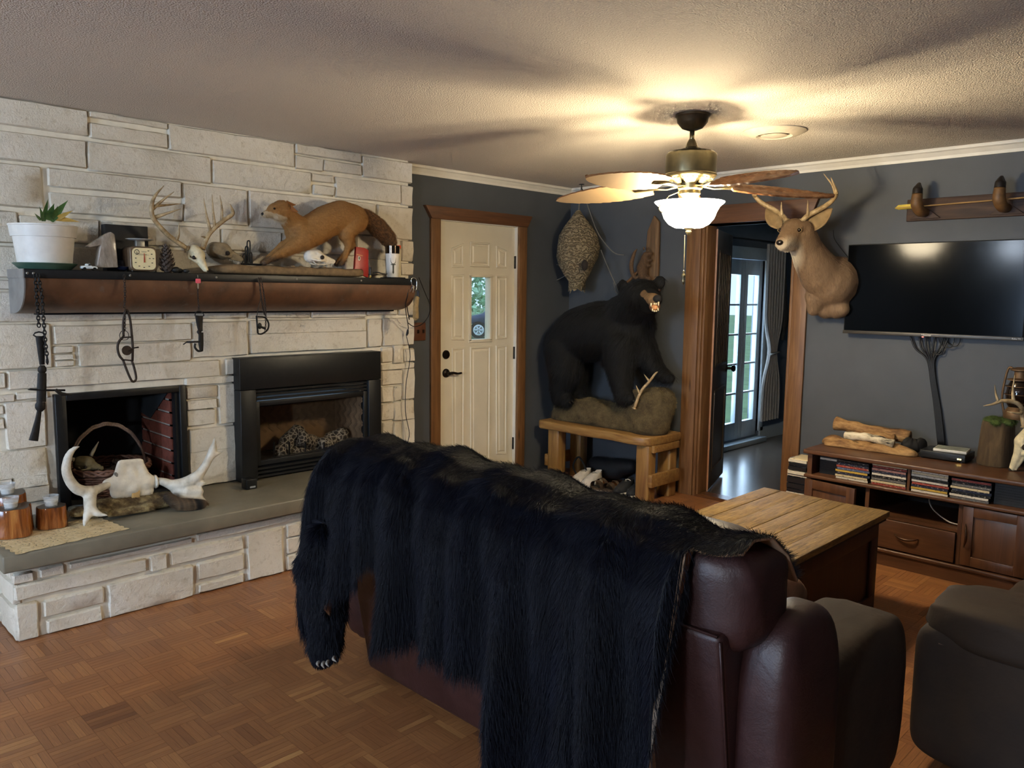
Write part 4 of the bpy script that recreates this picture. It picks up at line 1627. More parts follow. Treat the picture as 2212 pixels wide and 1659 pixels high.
# long double-chained trap with folded jaws
T1 = thing('hanging_trap', 'long black iron trap hanging by a double chain at the mantel end', 'trap', HG(75, 592))
chain(HL([(76, 592), (79, 640), (82, 680), (84, 706)]), .022, .0028, M_IRON, T1)
chain(HL([(82, 592), (90, 640), (94, 690), (98, 740), (102, 775)], XHG + .012), .022, .0028, M_IRON, T1)
MB().tube(HL([(72, 724), (76, 719), (84, 717), (94, 719), (97, 724), (90, 728), (79, 728)]), .0035, 6, closed=True).build('swivel_ring', M_IRON, T1, True)
MB().tube(HL([(102, 775), (102, 782), (103, 788)], XHG + .012), [.005, .007, .002], 6).build('chain_hook', M_IRON, T1, True)
sp = MB()
sp.tube(HL([(87, 726), (87, 730), (89, 760), (91, 788)]), [.019, .019, .015, .011], 8, flat=.35)
sp.tube(HL([(91, 789), (91, 795), (91, 801), (91, 806)]), [.010, .018, .019, .012], 10, flat=.6)
sp.tube(HL([(91, 806), (90, 840), (89, 868)]), [.0185, .020, .020], 8, flat=.45)
sp.tube(HL([(89, 868), (87, 875), (87, 882), (85, 888)]), [.018, .022, .022, .012], 8, flat=.6)
sp.tube(HL([(85, 886), (82, 905), (76, 935), (72, 952)]), [.010, .012, .017, .020], 8, flat=.35)
sp.build('spring', M_IRON, T1, 50)
jw = MB()
jw.tube(HL([(60, 842), (66, 841), (100, 843), (140, 843)]), [.002, .010, .010, .010], 8, flat=.5)
jw.tube(HL([(120, 842), (132, 851), (156, 853)], XHG + .01), [.008, .010, .002], 8)
jw.build('jaws', M_IRON, T1, 50)

# leg-hold trap with round pan
T2 = thing('leghold_trap', 'brown iron leg-hold trap with round pan hanging under the scale', 'trap', HG(268, 594))
chain(HL([(268, 594), (270, 630), (269, 665)]), .016, .0022, M_IRONB, T2)
chain(HL([(271, 668), (270, 690), (270, 715)], XHG + .006), .012, .0016, M_IRONB, T2)
MB().tube(bez(HL([(267, 727), (266, 700), (270, 674), (275, 671), (281, 690), (285, 727)]), 4), .0058, 6).build('upper_spring', M_IRONB, T2, True)
MB().tube(bez(HL([(266, 778), (276, 805), (286, 824), (294, 818), (290, 795), (285, 780)]), 4), .0058, 6).build('lower_spring', M_IRONB, T2, True)
jw = MB()
jw.tube(bez(HL([(266, 728), (257, 738), (254, 752), (258, 768), (266, 778)]), 4), .006, 6)
jw.tube(HL([(285, 724), (287, 752), (286, 780)]), .006, 6)
jw.tube(HL([(264, 729), (287, 728)]), .004, 6).tube(HL([(264, 777), (287, 779)]), .004, 6)
jw.build('jaws', M_IRONB, T2, True)
q = HG(274, 757, XHG + .004)
MB().lathe([(0, 0), (.024, 0), (.024, .003), (0, .003)], 24, q, RX).build('pan', M_IRONB, T2, 40)
MB().tube(HL([(277, 758), (288, 752), (299, 750)], XHG + .006), [.005, .006, .008], 6, flat=.5).build('trigger', M_IRONB, T2)
MB().tube(bez(HL([(258, 724), (262, 716), (270, 714), (277, 720), (277, 731), (268, 735), (260, 732)]), 4), .0018, 5, closed=True).build('ring', M_IRONB, T2, True)

# folded trap on a D ring
T3 = thing('folded_trap', 'narrow black folded trap on a D-ring below the pink key', 'trap', HG(428, 597, XHG))
chain(HL([(427, 622), (428, 645), (430, 672)], XHG), .012, .0015, M_IRONB, T3)
MB().tube(bez(HL([(421, 682), (423, 675), (430, 672), (437, 675), (440, 682), (430, 683)]), 4), .003, 6, closed=True).build('d_ring', M_IRON, T3, True)
sp = MB().tube(HL([(430, 683), (431, 700), (433, 716)]), [.021, .017, .012], 8, flat=.3).tube(HL([(430, 712), (430, 716), (432, 722)]), [.006, .014, .008], 8, flat=.6).tube(HL([(434, 718), (434, 742), (435, 758)]), [.0135, .0145, .010], 8, flat=.4)
sp.build('spring', M_IRON, T3, 50)
jw = MB().tube(HL([(436, 738), (404, 739)]), .0055, 6).tube(HL([(405, 738), (396, 744)]), .003, 6).tube(bez(HL([(422, 742), (421, 750), (428, 758), (437, 757)]), 4), .006, 6)
jw.build('jaws', M_IRON, T3, True)

# coil trap with D-shaped jaw
T4 = thing('coil_trap', 'small black coil trap with D-shaped jaws hanging below the fox', 'trap', HG(560, 597))
chain(HL([(560, 600), (564, 640), (571, 680)], XHG), .014, .0018, M_IRONB, T4)
chain(HL([(564, 600), (572, 650), (574, 690), (573, 715)], XHG + .008), .013, .0018, M_IRONB, T4)
MB().tube(bez(HL([(558, 600), (562, 625), (564, 640), (558, 665), (555, 684)], XHG + .003), 4), .0022, 5).build('snare_wire', M_IRONB, T4, True)
jw = MB().tube(HL([(554, 682), (557, 720)]), .0055, 6).tube(bez(HL([(557, 684), (572, 686), (580, 698), (578, 712), (566, 721), (557, 721)]), 4), .0048, 6)
jw.build('jaws', M_IRON, T4, True)
q = HG(561, 704)
MB().ball(q, (.006, .013, .018), 10).build('pan', M_IRON, T4, True)
MB().tube(HL([(562, 706), (572, 709)]), [.006, .008], 6).build('trigger', M_IRON, T4)

# pink key
KY = thing('door_key', 'key with a pink cover hanging under the deer skull', 'key', HG(428, 600))
q = HG(427.5, 607, XHG + .006)
MB().prism(rrect(.027, .024, .006), q, (0, 1, 0), (0, 0, 1), (.005, 0, 0)).build('key_cover', plain('pink_rubber', '#e0566a', .5), KY, bevel=.0015)
MB().prism([(-.004, 0), (.004, 0), (.003, -.026), (0, -.029), (-.0025, -.026)], q + V3(.001, -.001, -.012), (.0, 1, 0), (0, 0, 1), (.002, 0, 0)).build('blade', M_BOLT, KY)
MB().tube(HL([(427, 594), (427.5, 600)], XHG + .008), .002, 5).build('hook', M_BOLT, KY)

# carabiner with keys and a fur paw, cords
XE = .405
KC = thing('key_bunch', 'silver carabiner with keys and a tan fur paw at the mantel corner', 'keys', at(893, 602, 'x', XE))


def KP(px, py, x=XE):
    return at(px, py, 'x', x)


MB().tube(bez([KP(888, 606), KP(890, 601), KP(896, 601), KP(900, 606), KP(899.5, 624), KP(896, 626), KP(890, 616)], 4), .0028, 6, closed=True).build('carabiner', plain('polished_steel', '#dcdcd6', .2, .9), KC, True)
for k, (a, b, c_) in enumerate((((893, 616), (886, 630), '#cfcfca'), ((894, 618), (892, 632), '#b9b4a6'))):
    p0, p1 = KP(*a, XE + .004 * k), KP(*b, XE + .006 * k)
    MB().tube([p0, p0 * .6 + p1 * .4, p0 * .55 + p1 * .45, p1], [.006, .0065, .003, .0022], 8, flat=.25).build('key', plain('key_metal', c_, .3, .8), KC)
MB().tube([KP(903, 628), KP(904, 642)], [.008, .009], 8).build('strap', plain('navy_strap', '#20262f', .7), KC)
pw = MB()
cap(pw, KP(901, 643), .011, KP(898, 660), .015)
cap(pw, KP(898, 660), .015, KP(898, 684), .017)
pv, pf = remesh(pw, .004, 2)
po = skin('paw', pv, pf, plain('tan_paw_fur', '#a58a5e', .8, var=.25, scale=70, bump=.4), KC)
fur('paw_fur', pv, pf, plain('tan_hair', '#ad9263', .7), po, 1600, .012, lambda P, N: np.tile([0, 0, -1.0], (len(P), 1)), .3, .0004, 3)
CD = thing('power_cord', 'black cord with a plug hanging from the mantel corner past the outlet', 'cord', KP(884, 600))
MB().tube(bez([KP(893, 608, .38), KP(882, 640, .36), KP(879, 660, .30), KP(884, 690, .22)], 6), .0035, 6).build('loop', M_BLACK, CD, True)
MB().tube(bez([KP(886, 606, .39), KP(880, 640, .38), KP(876, 665, .32), KP(882, 705, .2), KP(881, 712, .18)], 6), .003, 6).build('cable', M_BLACK, CD, True)
MB().tube([KP(881, 712, .175), KP(880, 720, .17), KP(878, 725, .17)], [.006, .009, .005], 8).build('plug', M_BLACK, CD)
MB().tube(bez([KP(878, 726, .165), KP(886, 770, .165), KP(877, 830, .165), KP(876, 890, .165), KP(884, 935, .165), KP(880, 965, .165), KP(883, 1030, .17)], 6), .0028, 6).build('lower_cable', M_BLACK, CD, True)
lp = MB().tube(bez([at(905, 600, 'x', .36), at(918, 632, 'x', .3), at(929, 660, 'x', .2), at(926, 682, 'x', .15), at(912, 700, 'x', .15), at(894, 705, 'x', .17), at(882, 698, 'x', .2)], 6), .003, 6).build('aerial_cable', M_BLACK, None, True)
tag(lp, 'thin black cable looping beside the door casing', 'cable')

# outlet and switch plate
p0, p1 = at(850, 746, 'x', XS), at(870, 783, 'x', XS)
OT = thing('wall_outlet', 'painted-over electrical outlet on the stones right of the gas insert', 'outlet', (XS, (p0[1] + p1[1]) / 2, p1[2]))
pl = MB().box((bx, p0[1], p1[2]), (XS + .008, p1[1], p0[2])).build('plate', M_STONE, OT, bevel=.004)
for zz in (.3, .7):
    MB().lathe([(0, 0), (.013, 0), (.013, .002), (0, .002)], 16, (XS + .008, (p0[1] + p1[1]) / 2, p1[2] + (p0[2] - p1[2]) * zz), RX).build('socket', M_MORTAR, OT, 40)
p0, p1 = at(897, 697, 'x', .0), at(918, 735, 'x', .0)
SWP = thing('light_switch', 'wooden double switch plate beside the entry door', 'switch', (0, (p0[1] + p1[1]) / 2, p1[2]))
MB().box((.0005, -1.72, p1[2]), (.009, p1[1], p0[2])).build('plate', plain('brown_wood_plate', '#5a3520', .5), SWP, bevel=.003)
for k in (0, 1):
    MB().box((.009, -1.672 + k * .046, (p0[2] + p1[2]) / 2 - .011), (.022, -1.662 + k * .046, (p0[2] + p1[2]) / 2 + .014)).build('toggle', plain('brown_toggle', '#2d1c12', .4), SWP)

# ================================================================== open fireplace with basket
FPL = thing('fireplace', 'open black-framed fireplace with red brick sides holding a basket', 'fireplace', (XS, (fy0 + fy1) / 2, SLABZ))
x_in = -.36
fb = .036
fr_ = MB()
fr_.box((bx - .02, fy0, SLABZ), (XS + .02, fy0 + .052, fz1)).box((bx - .02, fy1 - fb, SLABZ), (XS + .02, fy1, fz1)).box((bx - .02, fy0 + .052, fz1 - fb), (XS + .02, fy1 - fb, fz1))
fr_.build('frame', M_BLACK, FPL, bevel=.003)
fr2 = MB().box((bx - .06, fy1 - fb - .022, SLABZ), (XS + .005, fy1 - fb, fz1 - fb)).build('inner_frame', M_BLACK, FPL)
yb1 = fy1 - .07
MB().box((x_in - .02, fy0 + .0, SLABZ), (x_in, fy1 + .0, 1.1)).build('back_panel', M_SOOT, FPL)
MB().box((x_in, fy0 + .0, SLABZ), (-.152, fy0 + .02, 1.1)).box((-.152, fy0 + .0205, SLABZ), (bx - .004, fy0 + .026, fz1 - .021)).build('side_panel', M_SOOT, FPL)
MB().box((x_in, fy0 + .02, fz1 - .012), (-.152, fy1, 1.1)).build('smoke_hood', M_SOOT, FPL)
MB().box((x_in, fy0 + .0, SLABZ - .02), (bx + .0, fy1, SLABZ + .004)).build('firebox_floor', M_SOOT, FPL)
sw_ = MB().box((x_in, yb1 + .012, SLABZ), (bx - .02, yb1 + .05, 1.1)).build('brick_side', M_GROUT, FPL)
bw, bh = .165, .060
rw = 0
zz = SLABZ + .012
while zz < fz1 - .03:
    xx = x_in + .006
    first = True
    while xx < bx - .03:
        w2 = min(bw * (.62 if first else 1), bx - .022 - xx)
        if w2 > .02 and zz + bh < fz1 + .02:
            b_ = MB().box((xx, yb1 + .004 + NR.uniform(-.002, .002), zz), (xx + w2, yb1 + .02, zz + bh)).build('brick', M_BRICK, sw_)
        xx += w2 + .012
        first = False
    zz += bh + .012
    rw += 1
MB().prism([(x_in + .02, fz1 - .01), (bx - .02, fz1 - .01), (bx - .02, fz1 - .03), (x_in + .16, fz1 - .22), (x_in + .02, fz1 - .2)], (0, yb1 + .001, 0), (1, 0, 0), (0, 0, 1), (0, -.004, 0)).build('damper_plate', plain('grey_steel_plate', '#3f4448', .5, .4), FPL)

# basket with hoop handle
bc = V3(-.10, (at(180, 1000, 'x', -.1)[1] + at(290, 1000, 'x', -.1)[1]) / 2 - .01, SLABZ + .005)
BK = thing('wicker_basket', 'round wicker basket with a hoop handle inside the open fireplace', 'basket', bc)
M_WIC = wood('willow_wicker', '#4b3226', '#6d4a38', '#8a6450', 'y', 30, .6, False)
M_HND = wood('bundled_vine_handle', '#6d5a4e', '#8b766a', '#a99587', 'z', 40, .6, False)
RB, HB = .205, .135
wv = MB()
for k in range(11):
    z = .006 + k * HB / 11
    rr = RB * (.80 + .2 * (k / 10))
    pts = [bc + V3((rr + .006 * (1 if (i + k) % 2 else -1)) * cos(2 * pi * i / 28), (rr + .006 * (1 if (i + k) % 2 else -1)) * sin(2 * pi * i / 28), z) for i in range(28)]
    wv.tube(pts, .0062, 5, closed=True)
wv.build('weave', M_WIC, BK, True)['kind'] = 'stuff'
sk = MB()
for i in range(28):
    a = 2 * pi * i / 28
    sk.tube([bc + V3(RB * .8 * cos(a), RB * .8 * sin(a), 0), bc + V3(RB * cos(a), RB * sin(a), HB + .01)], .004, 5)
sk.build('stakes', M_WIC, BK)['kind'] = 'stuff'
rmw = MB()
for k in range(3):
    rmw.tube([bc + V3((RB + .01) * cos(t) + .006 * cos(6 * t + k * 2.1), (RB + .01) * sin(t), HB + .012 + .012 * sin(9 * t + k * 2.1)) for t in np.linspace(0, 2 * pi, 60, endpoint=False)], .0085, 6, closed=True)
rmw.build('rim', M_WIC, BK, True)
MB().lathe([(0, 0), (RB * .8, 0), (RB * .8, .008), (0, .008)], 24, bc).build('bottom', M_WIC, BK)
hn_ = MB()
for k in range(3):
    pts = []
    for t in np.linspace(0, pi, 26):
        pts.append(bc + V3(.004 * cos(k * 2.1 + 6 * t), -RB * cos(t) + .006 * cos(k * 2.1 + 5 * t) * sin(t), HB * .7 + (.285) * sin(t) + .006 * sin(k * 2.1 + 5 * t)))
    hn_.tube(pts, .0062, 6)
hn_.build('handle', M_HND, BK, True)
for k, (dx, dy, a) in enumerate(((.05, .05, 30), (.08, .12, 70), (.0, .13, 10), (-.06, .05, 100), (.10, -.02, 50), (.07, -.12, 120))):
    pinecone(bc + V3(dx, dy, .115 + .016 * (k % 2)), .085, .036, M_CONE, 'pine cone heaped inside the wicker basket', None, rot('Z', a) @ rot('X', 75), 60, 'pine cones in the basket')
HS = thing('horned_skull', 'small horned animal skull resting on pine cones in the basket', 'skull', bc + V3(.04, -.06, .13))
bs, tp = at(168, 1000, 'x', -.04), at(212, 1006, 'x', .02)
bs[2] = max(bs[2], bc[2] + .16)
skull(HS, bs, tp - bs, (.2, .1, 1), .125, plain('olive_stained_bone', '#6f6448', .7, var=.25, scale=40, bump=.3), .8)
hr = MB()
for (a, b, c_) in (((196, 985), (203, 972), (213, 954)), ((160, 993), (146, 990), (139, 982))):
    hr.tube(bez([at(*a, 'x', -.03), at(*b, 'x', -.03), at(*c_, 'x', -.02)], 5), interp([.011, .009, .002], 5), 8)
hr.build('horns', M_BONEG, HS, True)

# ================================================================== gas insert
XI = .205
GI = thing('gas_fireplace', 'black gas fireplace insert with glass front and ceramic logs', 'fireplace', (XS, (iy0 + iy1) / 2, SLABZ))
iw = .098
tz = iz1 - .185
fr_ = MB().box((bx - .02, iy0, tz), (XI, iy1, iz1)).box((bx - .02, iy0, SLABZ), (XI, iy0 + iw, tz - .002)).box((bx - .02, iy1 - iw, SLABZ), (XI, iy1, tz - .002))
fr_.build('surround', M_BLACK, GI, bevel=.003)
ys0, ys1 = iy0 + iw, iy1 - iw
for k in range(3):
    z1 = tz - .006 - k * .022
    MB().prism([(0, 0), (.016, -.004), (.016, -.016), (0, -.018)], (XI - .035, ys0 + .002, z1), (1, 0, 0), (0, 0, 1), (0, ys1 - ys0 - .004, 0)).build('louver', M_BLACK, GI)
for k in range(3):
    z1 = SLABZ + .075 - k * .024
    MB().prism([(0, 0), (.016, -.004), (.016, -.016), (0, -.018)], (XI - .035, ys0 + .002, z1), (1, 0, 0), (0, 0, 1), (0, ys1 - ys0 - .004, 0)).build('louver', M_BLACK, GI)
gz0, gz1 = SLABZ + .085, tz - .075
fd = .03
df = MB()
df.box((XI - .05, ys0, gz0), (XI - .018, ys0 + fd, gz1)).box((XI - .05, ys1 - fd, gz0), (XI - .018, ys1, gz1)).box((XI - .05, ys0 + fd, gz1 - fd), (XI - .018, ys1 - fd, gz1)).box((XI - .05, ys0 + fd, gz0), (XI - .018, ys1 - fd, gz0 + fd))
dfo = df.build('door_frame', M_BLACK, GI, bevel=.002)
MB().box((XI - .04, ys0 + fd, gz0 + fd), (XI - .036, ys1 - fd, gz1 - fd)).build('glass', glassy('smoked_fire_glass', '#15120f', .16), dfo)
# firebox liner
xb = -.16
M_LIN = plain('tan_fibre_liner', '#8f7050', .85, var=.15, scale=20, bump=.2)
MB().box((xb - .02, ys0 - .02, SLABZ + .02), (xb, ys1 + .02, tz)).build('liner_back', M_LIN, GI)
lr = MB().box((xb, ys1 - fd - .0, SLABZ + .02), (XI - .05, ys1 - .008, tz)).build('liner_side', M_LIN, GI)
MB().box((xb, ys0 + .008, SLABZ + .02), (XI - .05, ys0 + fd, tz)).build('liner_side', M_LIN, GI)
MB().box((xb, ys0, SLABZ + .02), (XI - .05, ys1, gz0 + .012)).build('burner_tray', M_SOOT, GI)
MB().prism([(xb, gz1), (XI - .06, gz1), (XI - .06, gz1 - .03), (xb, gz1 - .09)], (0, ys0 + .03, 0), (1, 0, 0), (0, 0, 1), (0, ys1 - ys0 - .06, 0)).build('baffle', M_SOOT, GI)
# herringbone grooves of the liner as fine raised tiles
hb_ = MB()
for i in range(9):
    for jx in range(5):
        z = gz0 + .07 + i * .04
        x = xb + .02 + jx * .065
        s_ = 1 if i % 2 else -1
        Q = Matrix.Translation((x + .03, ys1 - fd - .0012, z)) @ rot('Y', 40 * s_)
        hb_.cbox((0, 0, 0), (.055, .002, .018), None)
        vs_ = hb_.v[-8:]
        hb_.v[-8:] = [tuple(Q @ Vector(p)) for p in vs_]
hb_.build('herringbone_tiles', plain('tan_liner_tile', '#7f6347', .85), lr)
hb_ = MB()
for i in range(5):
    for jx in range(13):
        y = ys0 + .05 + jx * .06
        z = gz1 - .24 + i * .04
        s_ = 1 if i % 2 else -1
        Q = Matrix.Translation((xb + .0012, y, z)) @ rot('X', 40 * s_)
        hb_.cbox((0, 0, 0), (.002, .052, .018), None)
        vs_ = hb_.v[-8:]
        hb_.v[-8:] = [tuple(Q @ Vector(p)) for p in vs_]
hb_.build('herringbone_tiles', plain('tan_liner_tile_back', '#86694b', .85), GI)
M_LOG = Mat('charred_ceramic_log')
_v = M_LOG.voro(38, 'DISTANCE_TO_EDGE')
M_LOG.set(M_LOG.ramp(_v, [(.02, '#b5aa97'), (.10, '#5d5245'), (.35, '#2e2822')]), .85)
M_LOG.bump(_v, .7, .01)
M_LOG = M_LOG.m
for a, b, r0, r1 in (((600, 985), (645, 925), .05, .045), ((640, 945), (705, 965), .055, .04), ((690, 965), (742, 935), .045, .05), ((620, 975), (740, 972), .03, .03)):
    p0, p1 = at(*a, 'x', .04), at(*b, 'x', .0)
    pts = [p0 + (p1 - p0) * t + V3(.01 * sin(t * 9), 0, .006 * sin(t * 13)) for t in np.linspace(0, 1, 9)]
    MB().tube(pts, [r0 + (r1 - r0) * t + .005 * sin(t * 17) for t in np.linspace(0, 1, 9)], 12).build('ceramic_log', M_LOG, GI, True)
gt = MB()
for px in (592, 625, 660, 700, 740):
    gt.tube([at(px, 985, 'x', .10), at(px, 955, 'x', .105)], .007, 6)
gt.tube([at(585, 990, 'x', .10), at(750, 962, 'x', .10)], .007, 6)
gt.build('grate', M_IRON, GI)
cb = at(541, 1055, 'z', SLABZ)
RB_ = thing('receiver_box', 'small black receiver box at the foot of the gas insert', 'box', (cb[0], cb[1], SLABZ))
MB().box((cb[0] - .04, cb[1] - .035, SLABZ), (cb[0] + .025, cb[1] + .03, SLABZ + .058)).build('case', M_BLACK, RB_, bevel=.004)
MB().box((cb[0] + .0255, cb[1] - .015, SLABZ + .008), (cb[0] + .026, cb[1] + .018, SLABZ + .018)).build('sticker', plain('grey_sticker', '#8f9496', .5), RB_)

# ================================================================== on the hearth slab
# moose antlers on their skull plate
XM = .36
MO = thing('moose_antlers', 'white moose antlers on a skull plate propped on the hearth', 'antlers', (XM, -3.85, SLABZ))


def MP(px, py, x=XM):
    q = at(px, py, 'x', x)
    q[2] = max(q[2], SLABZ + .004)
    return q


m = MB()
for a, ra, b, rb in (((262, 1002), .022, (302, 999), .022), ((262, 1005), .024, (258, 1045), .04), ((302, 1005), .024, (312, 1040), .04), ((258, 1045), .055, (315, 1042), .05), ((255, 1062), .04, (318, 1060), .035), ((282, 1000), .02, (285, 1050), .06), ((250, 1040), .03, (232, 1045), .026), ((318, 1040), .03, (334, 1040), .026)):
    cap(m, MP(*a), ra, MP(*b), rb)
v, f_ = remesh(m, .008, 2)
v[:, 0] = XM + (v[:, 0] - XM) * .62
skin('skull_plate', v, f_, M_BONEW, MO)
for px in (251, 313):
    MB().ball(MP(px, 1028, XM - .002), (.022, .013, .026), 12).build('socket_shade', plain('grey_socket_shade', '#7d776c', .7), MO, True)  # grey balls, their colour stands in for shade in the eye hollows
M_MOOSE = Mat('grey_white_antler')
_n = M_MOOSE.noise(14, 5, .65)
M_MOOSE.set(M_MOOSE.ramp(_n, [(.3, '#b0a794'), (.55, '#d9d2c2'), (.75, '#e8e4d8')]), .42)
M_MOOSE.bump(_n, .2, .005)
M_MOOSE = M_MOOSE.m
# left antler: beam, upper hooked tine, lower palm with two prongs
m = MB()


def taper(pts, rad, x0=XM, x1=None):
    x1 = x0 if x1 is None else x1
    P = bez([MP(a, b, x0 + (x1 - x0) * i / (len(pts) - 1)) for i, (a, b) in enumerate(pts)], 4)
    R = [q * .82 for q in interp(rad, 4)]
    for i in range(len(P) - 1):
        cap(m, P[i], R[i], P[i + 1], R[i + 1], 10)


taper([(236, 1045), (215, 1055), (196, 1062)], [.022, .026, .034], XM, XM + .06)
taper([(196, 1062), (170, 1058), (152, 1040), (143, 1015), (148, 985), (162, 968), (176, 963)], [.034, .033, .030, .027, .022, .014, .004], XM + .06, XM + .12)
taper([(196, 1062), (194, 1085), (196, 1105)], [.036, .036, .034], XM + .06, XM + .13)
taper([(194, 1100), (188, 1115), (182, 1135)], [.032, .024, .011], XM + .13, XM + .17)
taper([(198, 1100), (212, 1110), (237, 1114)], [.028, .020, .005], XM + .13, XM + .19)
v, f_ = remesh(m, .008, 3)
skin('antler', v, f_, M_MOOSE, MO)
m = MB()
taper([(334, 1040), (350, 1040), (372, 1048)], [.024, .026, .034], XM, XM + .04)
taper([(372, 1048), (400, 1045), (425, 1030)], [.036, .045, .038], XM + .04, XM + .08)
taper([(380, 1060), (405, 1062), (430, 1062)], [.03, .045, .03], XM + .05, XM + .10)
taper([(395, 1075), (420, 1075)], [.03, .03], XM + .08, XM + .1)
taper([(425, 1032), (440, 1012), (452, 990), (461, 968)], [.036, .028, .026, .026], XM + .08, XM + .08)
taper([(460, 970), (463, 955), (463, 944)], [.020, .014, .004], XM + .08, XM + .08)
taper([(458, 985), (470, 980), (485, 974)], [.022, .014, .003], XM + .08, XM + .10)
taper([(425, 1070), (438, 1080), (449, 1088)], [.026, .018, .006], XM + .1, XM + .13)
taper([(432, 1045), (440, 1044), (448, 1047)], [.022, .014, .004], XM + .09, XM + .11)
taper([(400, 1078), (390, 1084), (385, 1083)], [.022, .012, .004], XM + .09, XM + .1)
v, f_ = remesh(m, .008, 3)
skin('antler', v, f_, M_MOOSE, MO)
MB().lathe([(.026, -.008), (.034, -.004), (.036, .004), (.027, .008)], 14, MP(336, 1040), rot('X', 90)).build('burr', M_MOOSE, MO, True)
MB().box((XM - .02, MP(290, 1085)[1] - .02, SLABZ), (XM + .03, MP(290, 1085)[1] + .02, SLABZ + .13)).build('prop_block', wood('pale_block', '#a98a58', '#c2a26b', '#d0b27c', 'z', 9, .6, False), MO, bevel=.003)

# pelt lying under the antlers
PE = thing('fur_pelt', 'brown and cream animal pelt crumpled under the moose antlers', 'pelt', (.42, -3.75, SLABZ))
m = MB()
for a, ra, b, rb, x in (((165, 1098), .035, (215, 1090), .05, .38), ((215, 1085), .055, (285, 1078), .06, .36), ((285, 1075), .055, (370, 1070), .05, .36), ((240, 1105), .025, (320, 1092), .03, .46), ((320, 1085), .04, (372, 1080), .04, .42)):
    cap(m, MP(*a, x), ra, MP(*b, x), rb)
v, f_ = remesh(m, .012, 4)
v[:, 2] = SLABZ + .002 + np.maximum(0, v[:, 2] - SLABZ) * .62
mpz = Mat('mottled_pelt')
mpz.set(mpz.ramp(mpz.noise(16, 4, .6), [(.32, '#3d2c1c'), (.48, '#75603f'), (.62, '#b5a274'), (.75, '#4a3826')]), .85)
mpz.bump(mpz.noise(70, 4), .6, .01)
pb_ = skin('hide', v, f_, mpz.m, PE)
fur('fur', v, f_, mpz.m, pb_, 9000, .022, lambda P, N: np.tile([.5, .6, -.2], (len(P), 1)), .4, .0005, 3, mask=lambda P, N: N[:, 2] > -.3)
m = MB()
tpts = bez([MP(362, 1082, .46), MP(385, 1098, .52), MP(415, 1104, .56), MP(438, 1102, .58)], 5)
for i in range(len(tpts) - 1):
    cap(m, tpts[i] + V3(0, 0, .02), .022 + .012 * sin(i / 15 * 3.1), tpts[i + 1] + V3(0, 0, .02), .022 + .012 * sin((i + 1) / 15 * 3.1))
v, f_ = remesh(m, .008, 3)
v[:, 2] = np.maximum(v[:, 2], SLABZ + .002)
mtl = Mat('ringed_tail')
mtl.set(mtl.ramp(mtl.noise(2.2, 1, .5, (.3, 9, .3)), [(.40, '#16100c'), (.5, '#6b543a'), (.6, '#1c140e')]), .85)
to = skin('tail', v, f_, mtl.m, PE)
fur('tail_fur', v, f_, mtl.m, to, 3500, .02, lambda P, N: np.tile([.3, 1, -.1], (len(P), 1)), .4, .0005, 3, mask=lambda P, N: N[:, 2] > -.3)
gl_ = MB().lathe([(.0, 0), (.034, 0), (.042, .05), (.040, .05), (.033, .004), (0, .004)], 24, MP(166, 1092, .30) * V3(1, 1, 0) + V3(0, 0, SLABZ), None, cap=False).build('glass_jar', glassy('grey_jar_glass', '#8f9aa2', .45), None, 40)
tag(gl_, 'empty clear glass jar behind the moose antler', 'jar')


# log candle holders with glass votives
def log_candle(cxy, r, h, cup, label, tilt=0, seed=0):
    rs = random.Random(seed)
    c = (cxy[0], cxy[1], SLABZ + .006)
    T = thing('log_candle_holder', label, 'candle holder', c, 'varnished log candle holders')
    ph = [rs.uniform(0, 6) for _ in range(4)]

    def wob(a, j):
        return 1 + .07 * sin(3 * a + ph[0]) + .05 * sin(5 * a + ph[1]) + .03 * sin(9 * a + ph[2])
    MB().lathe([(r * .99, 0), (r, .006), (r * .97, h * .4), (r * .93, h - .008), (r * .9, h)], 36, c, None, wob=wob).build('log', M_VARN, T, 50)
    MB().lathe([(0, h + .0005), (r * .9, h + .0006)], 36, c, None, cap=False, wob=lambda a, j: wob(a, j) if j else 1).build('cut_top', M_CUT, T)
    cc = (c[0] + cup[0], c[1] + cup[1], c[2] + h)
    vt = MB().lathe([(0, .001), (.026, .001), (.0345, .052), (.0325, .052), (.025, .006), (0, .006)], 24, cc, None, cap=False).build('votive_glass', M_VOT, T, 40)
    MB().lathe([(0, .0065), (.0248, .0065), (.029, .030), (0, .030)], 24, cc, None, cap=False).build('wax', M_WAX, vt, 40)
    return T


M_VOT = glassy('votive_glass', '#d5d8d8', .3)
M_WAX = plain('white_wax', '#eeece4', .5)
M_VARN = wood('varnished_cedar_log', '#4f2812', '#94572a', '#bf8446', 'z', 14, .12, True, .05, 8)
M_CUT = plain('dark_cut_wood', '#3c332c', .4, var=.25, scale=40)


def onslab(px, py, z=SLABZ):
    return at(px, py, 'z', z)


b1 = onslab(42, 1164)
log_candle((b1[0] - .085, b1[1] - .01), .092, .128, (.035, -.004), 'varnished cedar log with votive candle, the largest of three', 0, 1)
b2 = onslab(120, 1145)
log_candle((b2[0] - .062, b2[1] + .005), .066, .098, (.012, -.004), 'short varnished log candle holder next to the moose antler', 0, 2)
b3 = onslab(14, 1066, SLABZ + .172)
log_candle((b3[0], b3[1]), .088, .166, (.02, .0), 'varnished log candle holder at the back against the stones', 0, 3)
# lace doily
d0, d1, d2, d3 = onslab(195, 1158), onslab(10, 1196), onslab(150, 1130), onslab(-40, 1150)
dy_ = MB()
cd = V3(.545, -4.19, SLABZ)


